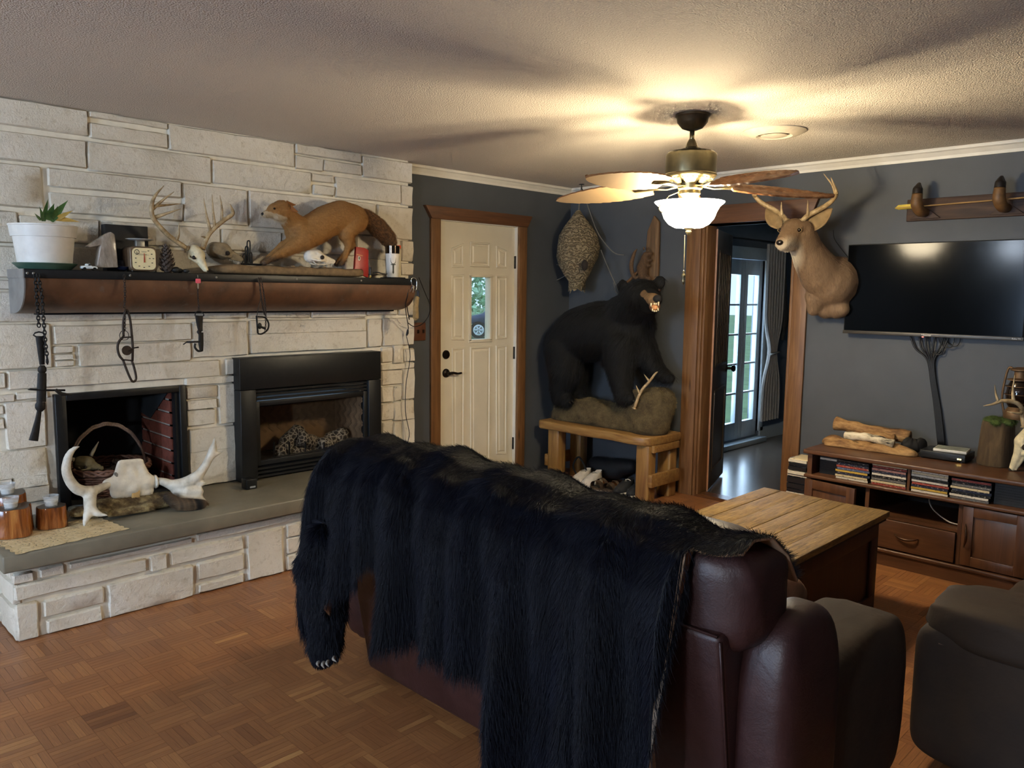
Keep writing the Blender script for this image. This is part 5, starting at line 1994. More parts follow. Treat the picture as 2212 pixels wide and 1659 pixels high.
def doil(u, v):
    a, b = u * 2 - 1, v * 2 - 1
    e = 1 + .02 * sin(40 * u) + .02 * sin(40 * v)
    return (cd[0] + a * .165 * e - .03 * b, cd[1] + b * .235 * e + .02 * a, SLABZ + .0012 + .003 * abs(sin(9 * a + 3)) * abs(sin(7 * b)))


dy_.grid(doil, 40, 50)
dl = Mat('crochet_lace')
h_ = dl.voro(62)
h2 = dl.voro(24)
dl.set('#d2bd92', .85)
dl.l(dl.ramp(h_, [(.16, (0, 0, 0, 1)), (.22, (1, 1, 1, 1))]), dl.b.inputs['Alpha'])
dl.bump(h_, .5, .004)
do = dy_.build('lace_doily', dl.m, None, True)
tag(do, 'cream crocheted lace doily under the log candle holders', 'doily')

# ================================================================== corner with the bear
def Yp(px, py, y):
    return at(px, py, 'y', y)


M_PINE = wood('knotty_pine_bench', '#785433', '#94703f', '#ab8a58', 'x', 8, .4)
M_PINEZ = wood('knotty_pine_leg', '#785433', '#94703f', '#ab8a58', 'z', 8, .4)
BN = thing('log_bench', 'rustic pine bench with a wavy live-edge seat under the bear', 'bench', (.68, -.28, 0))
ztop = .495
poly = [(.10, -.47), (.14, -.505), (.40, -.495), (.62, -.515), (.85, -.49), (1.05, -.515), (1.17, -.50), (1.215, -.46), (1.235, -.30), (1.225, -.075), (.10, -.075)]
MB().prism(poly, (0, 0, ztop - .068), (1, 0, 0), (0, 1, 0), (0, 0, .068)).build('seat', M_PINE, BN, bevel=.014, seg=3)
for x0 in (.205, 1.09):
    for y0 in (-.47, -.19):
        MB().box((x0, y0, 0), (x0 + .115, y0 + .095, ztop - .066)).build('leg', M_PINEZ, BN, bevel=.008)
MB().box((1.205, -.47, .12), (1.237, -.10, .215)).build('stretcher', M_PINE, BN, bevel=.004)
MB().box((.17, -.47, .12), (.204, -.10, .215)).build('stretcher', M_PINE, BN, bevel=.004)
MB().box((1.205, -.44, ztop - .12), (1.23, -.10, ztop - .066)).build('end_brace', M_PINE, BN, bevel=.004)

# rock base
m = MB()
zb = ztop
for a, ra, b, rb in (((.22, -.28, zb + .07), .10, (.50, -.29, zb + .075), .12), ((.50, -.29, zb + .06), .12, (.85, -.29, zb + .06), .12), ((1.02, -.28, zb + .15), .15, (1.12, -.27, zb + .19), .14), ((1.09, -.30, zb + .06), .15, (1.14, -.24, zb + .24), .12), ((1.0, -.33, zb + .22), .10, (1.13, -.32, zb + .25), .10), ((.2, -.3, zb + .02), .09, (1.1, -.3, zb + .02), .10), ((.3, -.22, zb + .05), .13, (.9, -.2, zb + .05), .13)):
    cap(m, a, ra, b, rb)
v, f_ = remesh(m, .02, 5)
for i in range(len(v)):
    n_ = .012 * sin(v[i, 0] * 23 + 3 * sin(v[i, 1] * 19)) + .008 * sin(v[i, 2] * 41 + v[i, 0] * 13)
    v[i, 2] += n_ if v[i, 2] > zb + .03 else 0
v[:, 2] = np.maximum(v[:, 2], zb + .001)
v[:, 1] = np.clip(v[:, 1], -.46, -.06)
v[:, 0] = np.clip(v[:, 0], .115, 1.27)
mr = Mat('mossy_earth_rock')
mr.set(mr.ramp(mr.noise(9, 6, .7), [(.3, '#4a3d2a'), (.5, '#6b5c3e'), (.7, '#857350')]), .95)
mr.bump(mr.noise(30, 7, .8), 1.0, .035)
BEAR = thing('bear_mount', 'snarling black bear taxidermy standing on an earth-covered rock base', 'taxidermy bear', (.66, -.28, ztop))
rb_ = skin('rock_base', v, f_, mr.m, BEAR)
fur('dry_grass', v, f_, plain('dry_grass_blade', '#85724a', .9), rb_, 5000, .02, lambda P, N: NR.normal(0, 1, (len(P), 3)), .8, .0007, 3, .1, mask=lambda P, N: N[:, 2] > -.2)
yb_ = -.28
BS = 1 / 262.0


def BP(px, py, dy=0.0):
    return Yp(px, py, yb_ + dy)


m = MB()


def chainc(lst, dy=0):
    for (a, ra), (b, rb) in zip(lst[:-1], lst[1:]):
        cap(m, BP(a[0], a[1], a[2] if len(a) > 2 else dy), ra * BS, BP(b[0], b[1], b[2] if len(b) > 2 else dy), rb * BS)


chainc([((1224, 745), 50), ((1255, 722), 58), ((1300, 712), 60), ((1345, 712), 56), ((1365, 705), 48)])
chainc([((1345, 690), 48), ((1368, 668, -.06), 40), ((1385, 645, -.12), 36)])                    # neck
chainc([((1383, 640, -.14), 33), ((1392, 637, -.20), 30)])                                       # head
chainc([((1398, 643, -.24), 21), ((1412, 648, -.34), 16)])                                       # upper muzzle
chainc([((1396, 660, -.22), 17), ((1411, 667, -.30), 10)])                                       # lower jaw
chainc([((1350, 735), 46), ((1340, 760), 40), ((1330, 775), 30)])
# near legs
chainc([((1222, 755, -.07), 46), ((1222, 800, -.10), 37), ((1212, 835, -.11), 25), ((1212, 858, -.11), 20), ((1226, 866, -.12), 15)])
chainc([((1345, 745, -.08), 42), ((1340, 800, -.11), 28), ((1345, 835, -.12), 21), ((1347, 856, -.12), 18), ((1362, 862, -.13), 14)])
# far legs
chainc([((1232, 760, .06), 44), ((1240, 810, .08), 32), ((1243, 850, .08), 22), ((1256, 862, .06), 15)])
chainc([((1372, 730, .02), 38), ((1396, 770, .04), 27), ((1418, 800, .05), 18), ((1436, 815, .04), 14), ((1447, 818, .02), 11)])
for px, py, dy in ((1345, 618, -.10), (1425, 610, -.13)):
    e = BP(px, py, dy)
    m.ball(e, (.055, .022, .055), 14)
v, f_ = remesh(m, .016, 4)
v[:, 1] = np.minimum(v[:, 1], -.012)
M_BEAR = plain('black_bear_coat', '#0c0c0c', .75, var=.3, scale=60, bump=.4, spec=.25)
bo = skin('body', v, f_, M_BEAR, BEAR)
mhb = Mat('black_bear_hair')
mhb.set('#0b0b0c', .55, spec=.35)
M_BHAIR = mhb.m
fur('coat', v, f_, M_BHAIR, bo, 26000, .045, lambda P, N: np.tile([-.5, -.1, -.8], (len(P), 1)), .3, .0008, 3, .25,
    mask=lambda P, N: ~((np.abs(P[:, 0] - BP(1411, 655, -.3)[0]) < .10) & (P[:, 1] < yb_ - .2) & (np.abs(P[:, 2] - BP(1411, 655, -.3)[2]) < .12)))
mz = MB()
cap(mz, BP(1398, 641, -.28), 15 * BS, BP(1412, 648, -.365), 12.5 * BS)
mv, mf_ = remesh(mz, .008, 2)
skin('muzzle', mv, mf_, plain('tan_muzzle', '#6d5335', .8, var=.25, scale=40), BEAR)
MB().ball(BP(1420, 645, -.40), (.035, .022, .026), 12).build('nose', M_SOOT, BEAR, True)
MB().ball(BP(1414, 661, -.37), (.042, .03, .042), 14).build('mouth', plain('mouth_lining', '#7d5136', .5), BEAR, True)
MB().ball(BP(1415, 664, -.40), (.026, .022, .02), 12).build('tongue', plain('tongue_pink', '#c48a58', .4), BEAR, True)
tt = MB()
for px, py, d, L_ in ((1407, 655, -1, .026), (1423, 652, -1, .03), (1410, 672, 1, .022), (1422, 671, 1, .022), (1414, 655, -1, .012), (1418, 655, -1, .012), (1414, 673, 1, .01), (1418, 673, 1, .01)):
    p = BP(px, py, -.415)
    tt.tube([p, p + V3(0, -.004, d * L_ * .6), p + V3(0, -.001, d * L_)], [.0065, .005, .001], 7)
tt.build('teeth', plain('ivory_tooth', '#e2d6ae', .35), BEAR, True)
for px, py in ((1397, 628), (1424, 627)):
    MB().ball(BP(px, py, -.30), .011, 10).build('eye', Mat('brown_glass_eye').set('#24130a', .05), BEAR, True)
cl = MB()
for px, py, dy in ((1230, 869, -.16), (1235, 866, -.15), (1368, 866, -.17), (1373, 863, -.16), (1378, 860, -.15)):
    p = BP(px, py, dy)
    cl.tube(bez([p, p + V3(.02, -.01, -.002), p + V3(.035, -.012, -.016)], 3), interp([.007, .005, .001], 3), 6)
cl.build('claws', plain('dark_claw', '#2b261f', .3), BEAR, True)
ST_ = thing('shed_antler', 'small shed antler propped between bear paw and rock', 'antler', Yp(1372, 880, -.45))
antler('antler', [Yp(1370, 882, -.46), Yp(1385, 845, -.45), Yp(1402, 825, -.43), Yp(1415, 808, -.42), Yp(1421, 803, -.42)], [.012, .011, .010, .008, .003], [([Yp(1402, 823, -.43), Yp(1396, 815, -.43), Yp(1391, 808, -.43)], .008), ([Yp(1381, 848, -.46), Yp(1377, 840, -.46), Yp(1374, 832, -.46)], .008)], M_ANT, ST_)

# ---- shoes and towel under the bench
M_CAN = plain('white_canvas', '#c9c2b6', .8, var=.1, bump=.2)
M_BRN = plain('brown_leather', '#4e4032', .55, var=.2)
M_BLKS = plain('black_suede', '#191b1e', .8, var=.2)
M_SOLE = plain('white_rubber_sole', '#d8d2c2', .5)


def outline(L, w, n=24, toe=1.0):
    pts = []
    for k in range(n):
        a = 2 * pi * k / n
        x = L / 2 * cos(a)
        ww = w / 2 * (1 + .18 * cos(a) - .12 * cos(2 * a))
        pts.append((x, ww * sin(a)))
    return pts


def sneaker(name, label, loc, rz, upper, sole, group):
    T = thing(name, label, 'shoe', (0, 0, 0), group)
    MB().prism(outline(.275, .098), (0, 0, 0), (1, 0, 0), (0, 1, 0), (0, 0, .030)).build('sole', sole, T, bevel=.006)
    m = MB()
    hs = [(.026, 1.0, 1.0, 0), (.05, .98, .97, -.002), (.075, .80, .86, -.02), (.095, .55, .72, -.05), (.104, .46, .66, -.062)]
    o = outline(.262, .090)
    vs = []
    for z, sx, sy, dx in hs:
        vs += [(x * sx + dx, y * sy, z + (.012 if x < -.05 and z > .08 else 0)) for x, y in o]
    n = len(o)
    fs = [(r_ * n + i, r_ * n + (i + 1) % n, (r_ + 1) * n + (i + 1) % n, (r_ + 1) * n + i) for r_ in range(len(hs) - 1) for i in range(n)]
    m.add(vs, fs)
    up = m.build('upper', upper, T, True)
    lc = MB()
    for k in range(4):
        x = .035 - k * .027
        z = .074 + k * .009
        lc.tube([(x, -.026, z), (x - .004, 0, z + .008), (x, .026, z)], .0035, 5)
    lc.build('laces', sole, T, True)
    MB().box((.02, -.048, .04), (.055, -.044, .06)).build('side_patch', plain('grey_patch', '#77706a', .6), T)
    T.location = loc
    T.rotation_euler = (0, 0, rz)
    return T


p = at(1330, 1070, 'z', 0)
s1_ = sneaker('sneaker', 'black sneaker with white sole standing next to the bench leg', (1.03, -.36, 0), radians(-86), M_BLKS, M_SOLE, 'black sneakers under the bench')
copy_tree(s1_, (.92, -.37, 0), radians(-88), 'black sneaker with white sole standing beside the brown sandals', 'black sneakers under the bench')
s2_ = sneaker('canvas_shoe', 'white canvas shoe under the bench, on the sandal side', (.59, -.36, 0), radians(-88), M_CAN, M_CAN, 'white canvas shoes under the bench')
copy_tree(s2_, (.485, -.37, 0), radians(-88), 'white canvas shoe under the bench, nearer the far leg', 'white canvas shoes under the bench')


def sandal(label, loc, rz):
    T = thing('sandal', label, 'sandal', (0, 0, 0), 'brown slide sandals under the bench')
    MB().prism(outline(.27, .10), (0, 0, 0), (1, 0, 0), (0, 1, 0), (0, 0, .026)).build('sole', M_BRN, T, bevel=.006)
    st = MB()
    for x0, w_, h in ((.055, .05, .058), (-.01, .035, .066)):
        def fn(u, v, x0=x0, w_=w_, h=h):
            a = pi * u
            return (x0 + (v - .5) * w_ + .01 * sin(a), -.05 * cos(a), .02 + h * sin(a) ** .8)
        st.grid(fn, 14, 4)
    st.build('straps', M_BRN, T, True)
    T.location = loc
    T.rotation_euler = (0, 0, rz)
    return T


sd = sandal('brown slide sandal under the bench beside the sneakers', (.812, -.36, 0), radians(-89))
copy_tree(sd, (.70, -.375, 0), radians(-89), 'brown slide sandal under the bench beside the white shoes')
tw = MB()
t0, t1 = at(1145, 1030, 'z', .004), at(1268, 1062, 'z', .004)


def tow(u, v):
    p = t0 + (t1 - t0) * u
    d = np.array([-.25, .97, 0]) * (v * .5 - .38) if False else np.array([.0, -1, 0]) * v * .42
    return (p[0] + d[0] - .05, p[1] + d[1] + .02, .004 + .012 * abs(sin(u * 7)) * (v < .2))


tw.grid(tow, 24, 16)
mtw = Mat('striped_towel')
sx_ = mtw.n('ShaderNodeSeparateXYZ')
mtw.l(mtw.P(), sx_.inputs[0])
yy_ = mtw.math('ADD', sx_.outputs[1], mtw.math('MULTIPLY', sx_.outputs[0], -.06))
st_ = mtw.math('FRACT', mtw.math('MULTIPLY', yy_, 21))
mtw.set(mtw.ramp(st_, [(.30, '#1d2420'), (.42, '#b5a765'), (.62, '#d8cf9a'), (.74, '#28302a')]), .95)
mtw.bump(mtw.noise(240, 2), .5, .004)
two = tw.build('door_mat', mtw.m, None, True)
tag(two, 'dark mat with pale yellow stripes before the entry door', 'mat')
bg = MB()
cap(bg, (.45, -.13, .11), .085, (.66, -.12, .11), .085)
cap(bg, (.66, -.12, .13), .08, (.80, -.13, .16), .06)
bv, bf = remesh(bg, .02, 4)
bv[:, 2] = np.maximum(bv[:, 2], .001)
bv[:, 1] = np.minimum(bv[:, 1], -.022)
BG = thing('duffel_bag', 'black bag slumped in the shadow under the bench', 'bag', (.6, -.16, 0))
skin('body', bv, bf, plain('black_nylon', '#111316', .7, var=.2), BG)
MB().tube(bez([(.36, -.27, .03), (.34, -.30, .12), (.40, -.30, .20), (.46, -.28, .10), (.44, -.27, .05)], 5), .008, 6).build('strap', plain('black_webbing', '#0d0e10', .8), BG, True)

# ---- hornet nest
HK = V3(.269, -.185, H)
HN = thing('hornet_nest', 'grey paper hornet nest hanging in the corner', 'hornet nest', (HK[0], HK[1], 1.55))
nz = lambda py: Yp(1251, py, HK[1])[2]
prof = [(455, 4), (470, 14), (490, 30), (510, 41), (535, 46), (555, 44), (575, 37), (592, 28), (606, 20), (618, 12)]
NS = 1 / 262.0
hp = [(r_ * NS, nz(py)) for py, r_ in prof]
hc_ = Yp(1251, 535, HK[1])
ns = MB().lathe(list(reversed(hp)), 40, (hc_[0], HK[1] - .02, 0), None, wob=lambda a, j: 1 + .05 * sin(3 * a + j) + .03 * sin(7 * a + 2 * j))
mn = Mat('hornet_paper')
wv_ = mn.n('ShaderNodeTexWave', wave_type='BANDS', bands_direction='Z')
wv_.inputs['Scale'].default_value = 11
wv_.inputs['Distortion'].default_value = 14
wv_.inputs['Detail'].default_value = 4
wv_.inputs['Detail Scale'].default_value = 2.2
mn.l(mn.P(), wv_.inputs['Vector'])
mn.set(mn.ramp(wv_.outputs['Fac'], [(.15, '#64573f'), (.5, '#857358'), (.85, '#9b8a6a')]), .95)
mn.bump(wv_.outputs['Fac'], .8, .012)
nso = ns.build('shell', mn.m, HN, True)
MB().ball(Yp(1263, 573, HK[1] - .175), (.03, .02, .045), 12).build('entrance', M_HOLE, HN, True)
fl = MB()
for k in range(16):
    a = k * 2.4
    b0 = V3(hc_[0] + .06 * cos(a), HK[1] - .02 + .06 * sin(a), nz(606 - 2 * (k % 5)))
    w_ = .02 + .012 * (k % 3)
    fl.add([b0 + V3(-w_ * sin(a), w_ * cos(a), .02), b0 + V3(w_ * sin(a), -w_ * cos(a), .02), b0 + V3(.6 * w_ * sin(a) + .02 * cos(a), -.6 * w_ * cos(a), -.05 - .02 * (k % 4)), b0 + V3(-.4 * w_ * sin(a), .4 * w_ * cos(a) + .01, -.06 - .015 * (k % 3))], [(0, 1, 2, 3)])
fl.build('torn_paper', mn.m, HN, fix=False)
tg = MB()
for pts, r_ in (([(1256, 405), (1268, 440), (1290, 500), (1312, 532), (1330, 548), (1348, 551)], .0045), ([(1298, 540), (1310, 570), (1325, 605), (1335, 625)], .004), ([(1142, 602), (1160, 612), (1200, 606), (1234, 588)], .0045), ([(1205, 572), (1190, 570), (1175, 566)], .003), ([(1257, 402), (1252, 430), (1250, 460)], .006), ([(1325, 610), (1331, 632), (1344, 637)], .003)):
    tg.tube(bez([Yp(a, b, HK[1] + .02) for a, b in pts], 5), r_, 6)
tgo = tg.build('twigs', plain('grey_twig', '#6a665e', .8), HN, True)
MB().tube(bez([HK, HK + V3(0, 0, -.03), HK + V3(.02, 0, -.06), HK + V3(0, 0, -.08), HK + V3(-.012, 0, -.06)], 4), .004, 6).lathe([(.022, -.004), (.022, 0), (0, 0)], 14, HK).build('ceiling_hook', M_BLACK, HN, True)

# ---- squirrel on a weathered board
SQ = thing('squirrel_mount', 'brown squirrel taxidermy on a weathered board above the bear', 'taxidermy squirrel', Yp(1410, 605, -.02))
M_BARN = wood('weathered_barn_board', '#54402b', '#705539', '#8b6d4b', 'z', 7, .8, False, .3)
b0 = [Yp(a, b, -.012) for a, b in ((1392, 610), (1424, 610), (1427, 480), (1416, 466), (1402, 500))]
MB().prism([(q[0], q[2]) for q in b0], (0, -.012, 0), (1, 0, 0), (0, 0, 1), (0, -.022, 0)).build('board', M_BARN, SQ, bevel=.003)
m = MB()
yq = -.08
for a, ra, b, rb in (((1390, 598), 9, (1388, 578), 11), ((1388, 578), 10, (1394, 558), 8), ((1396, 552), 7.5, (1403, 549), 5.5), ((1390, 596), 6, (1403, 602), 4), ((1390, 572), 4, (1404, 574), 2.5), ((1392, 562), 4, (1407, 562), 2.5)):
    cap(m, Yp(*a, yq), ra * NS, Yp(*b, yq), rb * NS)
v, f_ = remesh(m, .006, 2)
v[:, 1] = np.minimum(v[:, 1], -.036)
M_SQ = plain('squirrel_coat', '#5e452e', .85, var=.3, scale=70, bump=.4)
sb_ = skin('body', v, f_, M_SQ, SQ)
fur('coat', v, f_, M_SQ, sb_, 3000, .014, lambda P, N: np.tile([0, 0, -1.0], (len(P), 1)), .4, .0005, 3)
MB().tube(bez([Yp(1384, 592, yq), Yp(1374, 600, yq), Yp(1366, 590, yq - .02), Yp(1364, 570, yq - .03), Yp(1370, 548, yq - .02), Yp(1376, 538, yq)], 5), interp([.008, .014, .017, .017, .013, .004], 5), 10).build('tail', M_SQ, SQ, True)
MB().tube(bez([Yp(1346, 610, -.05), Yp(1358, 607, -.06), Yp(1370, 594, -.06), Yp(1378, 586, -.05)], 5), interp([.006, .011, .012, .01], 5), 8).build('branch', M_CEDAR, SQ, True)
for px in (1391, 1400):
    MB().ball(Yp(px, 537, yq), (.008, .006, .014), 8).build('ear', M_SQ, SQ, True)

# ================================================================== ceiling fan
FA = thing('ceiling_fan', 'brass ceiling fan with five leaf-shaped blades and a lit glass bowl', 'ceiling fan', (FAN[0], FAN[1], H))
fc_ = (FAN[0], FAN[1], 0)
M_BRASS = plain('antique_brass', '#7f775c', .28, .9, var=.12, scale=20)
M_DBRASS = plain('dark_antique_brass', '#5d5443', .35, .85, var=.15)
MB().lathe([(.084, H - .001), (.085, H - .012), (.078, H - .018), (.074, H - .04), (.05, H - .068), (.022, H - .078), (.012, H - .08)], 30, fc_).build('canopy', M_DBRASS, FA, 40)
MB().lathe([(.012, H - .08), (.012, 2.275)], 16, fc_).build('downrod', M_BRASS, FA, True)
mo = MB().lathe([(.014, 2.30), (.022, 2.285), (.032, 2.262), (.06, 2.246), (.11, 2.238), (.122, 2.228), (.125, 2.215), (.125, 2.132), (.128, 2.128), (.124, 2.118), (.108, 2.105), (.085, 2.098)], 40, fc_).build('motor', M_BRASS, FA, 35)
fr_ = MB()
for k in range(28):
    a = 2 * pi * k / 28
    fr_.ball((FAN[0] + .107 * cos(a), FAN[1] + .107 * sin(a), 2.112), (.007, .007, .010), 6)
fr_.build('vent_beading', M_BRASS, mo, True)
MB().lathe([(.085, 2.098), (.062, 2.085), (.060, 2.06), (.05, 2.052)], 30, fc_).build('blade_hub', M_BRASS, FA, 35)
MB().lathe([(.05, 2.052), (.052, 2.035), (.036, 2.02), (.026, 2.0), (.022, 1.95), (.018, 1.90)], 24, fc_).build('light_fitter', M_BRASS, FA, 35)
mtop = Mat('carved_leaf_blade_top')
g_ = mtop.noise(14, 4, .6, (1, 1, 1), 1.0)
mtop.set(mtop.ramp(g_, [(.3, '#57341c'), (.55, '#7d5433'), (.75, '#a07c58')]), .5)
mbot = plain('beige_blade_underside', '#a98d68', .6, var=.06, scale=8)


def blade(ang):
    d = V3(cos(ang), sin(ang), 0)
    t = V3(-sin(ang), cos(ang), 0)
    pit = radians(25)
    s = t * cos(pit) + V3(0, 0, 1) * sin(pit)
    nrm = np.cross(d, s)

    def base(u, v, top):
        r_ = .205 + .545 * u
        w = .076 * (sin(pi * min(1, (.12 + .88 * u)) ** .85) ** .6)
        if u > .985:
            w *= .5
        sc = 1 - .07 * abs(((u * 9) % 1) - .0) * (abs(v) > .9)
        z = 2.083 - .043 * (r_ / .75)
        h = 0
        if top:
            rid = ((u * 10 - abs(v) * 2.2) % 1)
            h = .004 + .007 * rid * (1 - abs(v) ** 4) + (.006 if abs(v) < .08 else 0)
        else:
            h = -.004
        return V3(FAN[0], FAN[1], z) + d * r_ + s * (v * w * sc) + nrm * h
    nu, nv = 42, 15
    m = MB()
    m.cur = 0
    m.grid(lambda a, b: base(a, b * 2 - 1, True), nu, nv)
    m.cur = 1
    m.grid(lambda a, b: base(a, b * 2 - 1, False), nu, nv)
    o2 = nu * nv
    ring = [i * nv for i in range(nu)] + [(nu - 1) * nv + j for j in range(1, nv)] + [i * nv + nv - 1 for i in range(nu - 2, -1, -1)] + [j for j in range(nv - 2, 0, -1)]
    m.cur = 0
    for k in range(len(ring)):
        a, b = ring[k], ring[(k + 1) % len(ring)]
        m.f.append((a, b, b + o2, a + o2))
        m.mi.append(0)
    b_ = m.build('blade', [mtop.m, mbot], FA, 40)
    c0 = V3(FAN[0], FAN[1], 2.075)
    ir = MB().tube([c0 + d * .055, c0 + d * .12 + V3(0, 0, -.012), c0 + d * .19 + V3(0, 0, -.006), c0 + d * .29 + V3(0, 0, -.014)], [.016, .013, .026, .018], 8, flat=.3, up=(0, 0, 1))
    ir.build('blade_iron', M_BRASS, b_, True)


for k in range(5):
    blade(radians(50 + 72 * k))
mbl = Mat('lit_alabaster_glass')
mbl.set('#fff3dc', .3)
mbl.b.inputs['Emission Color'].default_value = (1.0, .83, .56, 1)
mbl.b.inputs['Emission Strength'].default_value = BOWL_L
zr = 1.992
pf_ = [(.030, 1.868), (.07, 1.872), (.100, 1.888), (.122, 1.915), (.135, 1.95), (.150, 1.975), (.170, zr), (.172, zr + .004), (.166, zr + .004), (.146, 1.981), (.131, 1.953), (.118, 1.92), (.097, 1.894), (.068, 1.879), (.03, 1.876)]
mbi = plain('alabaster_bowl_lining', '#f2e6cf', .5, var=.03)
gb = MB()
gb.lathe(pf_[:9], 44, fc_, None, cap=False)
gb.cur = 1
gb.lathe(pf_[8:], 44, fc_, None, cap=False)
gb.build('glass_bowl', [mbl.m, mbi], FA, True, fix=False)
MB().lathe([(.0, 1.832), (.008, 1.836), (.011, 1.844), (.016, 1.852), (.010, 1.858), (.022, 1.866), (.026, 1.872)], 20, fc_).build('finial', M_BRASS, FA, True)
for k in range(3):
    a = k * 2 * pi / 3 + .4
    MB().lathe([(.010, 1.925), (.012, 1.94), (.020, 1.96), (.024, 1.975), (.020, 1.995), (.0, 2.003)], 14, (FAN[0] + .055 * cos(a), FAN[1] + .055 * sin(a), 0)).build('socket_cup', M_BRASS, FA, True) if False else None
pcn = MB()
pz0 = 1.832
for k in range(48):
    pcn.ball((FAN[0] - .012, FAN[1] - .012, pz0 - k * .0036), .0017, 6)
pcn.build('pull_chain', M_BRASS, FA, True)
fob = (FAN[0] - .012, FAN[1] - .012, 0)
MB().lathe([(.001, 1.662), (.005, 1.655), (.003, 1.648), (.009, 1.638), (.011, 1.628), (.004, 1.618), (.008, 1.610), (.006, 1.598), (.001, 1.586)], 12, fob).build('pull_fob', M_BRASS, FA, True)
q = at(1431, 450, 'y', FAN[1] - .13)
MB().tube([q + V3(.016 * cos(t), .016 * sin(t), 0) if False else q + V3(.012 * cos(t), .012 * cos(t), .018 * sin(t)) for t in np.linspace(0, 2 * pi, 16, endpoint=False)], .0035, 6, closed=True).build('pull_ring', M_BRASS, FA, True)
MB().tube([q + V3(0, 0, .018), q + V3(.02, .02, .06), (FAN[0] - .03, FAN[1] - .03, 2.05)], .002, 5).build('ring_chain', M_BRASS, FA)
vc = at(1673, 283, 'z', H)
VT = thing('ceiling_vent', 'round white air vent in the ceiling beside the fan', 'vent', (vc[0], vc[1], H))
cvv = (vc[0], vc[1], 0)
MB().lathe([(.165, H - .001), (.166, H - .006), (.13, H - .022), (.095, H - .028), (.085, H - .02), (.08, H - .001)], 40, cvv, cap=False).build('flange', plain('cream_vent_paint', '#c9bfae', .5), VT, 35)
MB().lathe([(0, H - .032), (.05, H - .031), (.07, H - .026), (.05, H - .022), (0, H - .02)], 30, cvv, cap=False).build('diffuser_disc', plain('cream_vent_disc', '#bdb3a2', .5), VT, 35)
MB().lathe([(0, H - .003), (.082, H - .003)], 30, cvv, cap=False).build('throat', M_HOLE, VT)

# ================================================================== deer mount
DE = thing('deer_mount', 'antlered deer shoulder mount above the doorway beside the television', 'taxidermy deer', (2.25, 0, 1.45))
DS_ = 1 / 312.0


def DP(px, py, y):
    return Yp(px, py, y)


m = MB()


def dch(lst):
    for (a, ra), (b, rb) in zip(lst[:-1], lst[1:]):
        cap(m, DP(*a), ra * DS_, DP(*b), rb * DS_)


dch([((1806, 612, -.02), 56), ((1796, 610, -.10), 51), ((1774, 592, -.18), 43), ((1753, 560, -.28), 35), ((1738, 530, -.36), 29)])
dch([((1800, 655, -.06), 34), ((1785, 668, -.08), 20)])
dch([((1765, 645, -.14), 26), ((1758, 668, -.14), 14)])
dch([((1808, 668, -.10), 20), ((1818, 668, -.10), 16)])
dch([((1736, 525, -.37), 31), ((1728, 505, -.42), 29), ((1715, 500, -.46), 26)])
dch([((1713, 503, -.47), 24), ((1700, 517, -.54), 18), ((1691, 526, -.59), 14.5)])
dch([((1716, 515, -.45), 22), ((1700, 532, -.54), 12)])
v, f_ = remesh(m, .012, 4)
v[:, 1] = np.minimum(v[:, 1], -.004)
noseP, throat = DP(1691, 527, -.6), DP(1705, 556, -.36)
eyeP = DP(1726, 498, -.5)


def deercol(p):
    c = np.array(lin('#80654a')[:3])
    face = np.array(lin('#6b5238')[:3])
    wh = np.array(lin('#d6cab0')[:3])
    dh = np.linalg.norm(p - DP(1708, 508, -.5))
    t = np.clip(1.35 - dh / .11, 0, 1)
    c = c * (1 - t) + face * t
    ct_ = DP(1703, 556, p[1])
    t = np.clip(1.6 - sqrt((p[0] - ct_[0]) ** 2 + ((p[2] - ct_[2]) * .8) ** 2) / .07, 0, 1) if p[1] < -.2 else 0
    c = c * (1 - t) + wh * t
    t = np.clip(1.6 - np.linalg.norm(p - DP(1690, 537, -.58)) / .045, 0, 1)
    c = c * (1 - t) + wh * t
    t = np.clip(1.4 - np.linalg.norm(p - DP(1716, 480, -.47)) / .05, 0, 1)
    c = c * (1 - t) + np.array(lin('#5a4228')[:3]) * t
    return c


md = Mat('deer_coat')
md.set(md.mix(.3, md.attr('tint'), md.ramp(md.noise(60, 4, .6, (1, 1, .3)), [(.3, '#66503a'), (.7, '#98805e')])), .75)
md.bump(md.noise(150, 3, .6, (1, 1, .25)), .4, .005)
deo = skin('body', v, f_, md.m, DE, deercol)
mdh = Mat('deer_hair')
mdh.set(mdh.attr('tint'), .6)
fur('coat', v, f_, mdh.m, deo, 12000, .012, lambda P, N: np.tile([.35, .35, -.9], (len(P), 1)), .2, .0005, 2, .1, colfn=deercol)
MB().ball(DP(1684, 524, -.635), (.022, .016, .017), 12).build('nose', plain('dark_wet_nose', '#1d1815', .25), DE, True)
for px, py, y in ((1727, 497, -.515), (1686, 497, -.50)):
    MB().tube([DP(px, py, y - .004) + V3(.0165 * cos(t), -.004 * abs(cos(t)), .0125 * sin(t)) for t in np.linspace(0, 2 * pi, 14, endpoint=False)], .0025, 6, closed=True).build('eyelid', plain('pale_eyelid_hair', '#7d6848', .8), DE, True)
    MB().ball(DP(px, py, y), .0145, 12).build('eye', Mat('deer_glass_eye').set('#160d07', .04), DE, True)
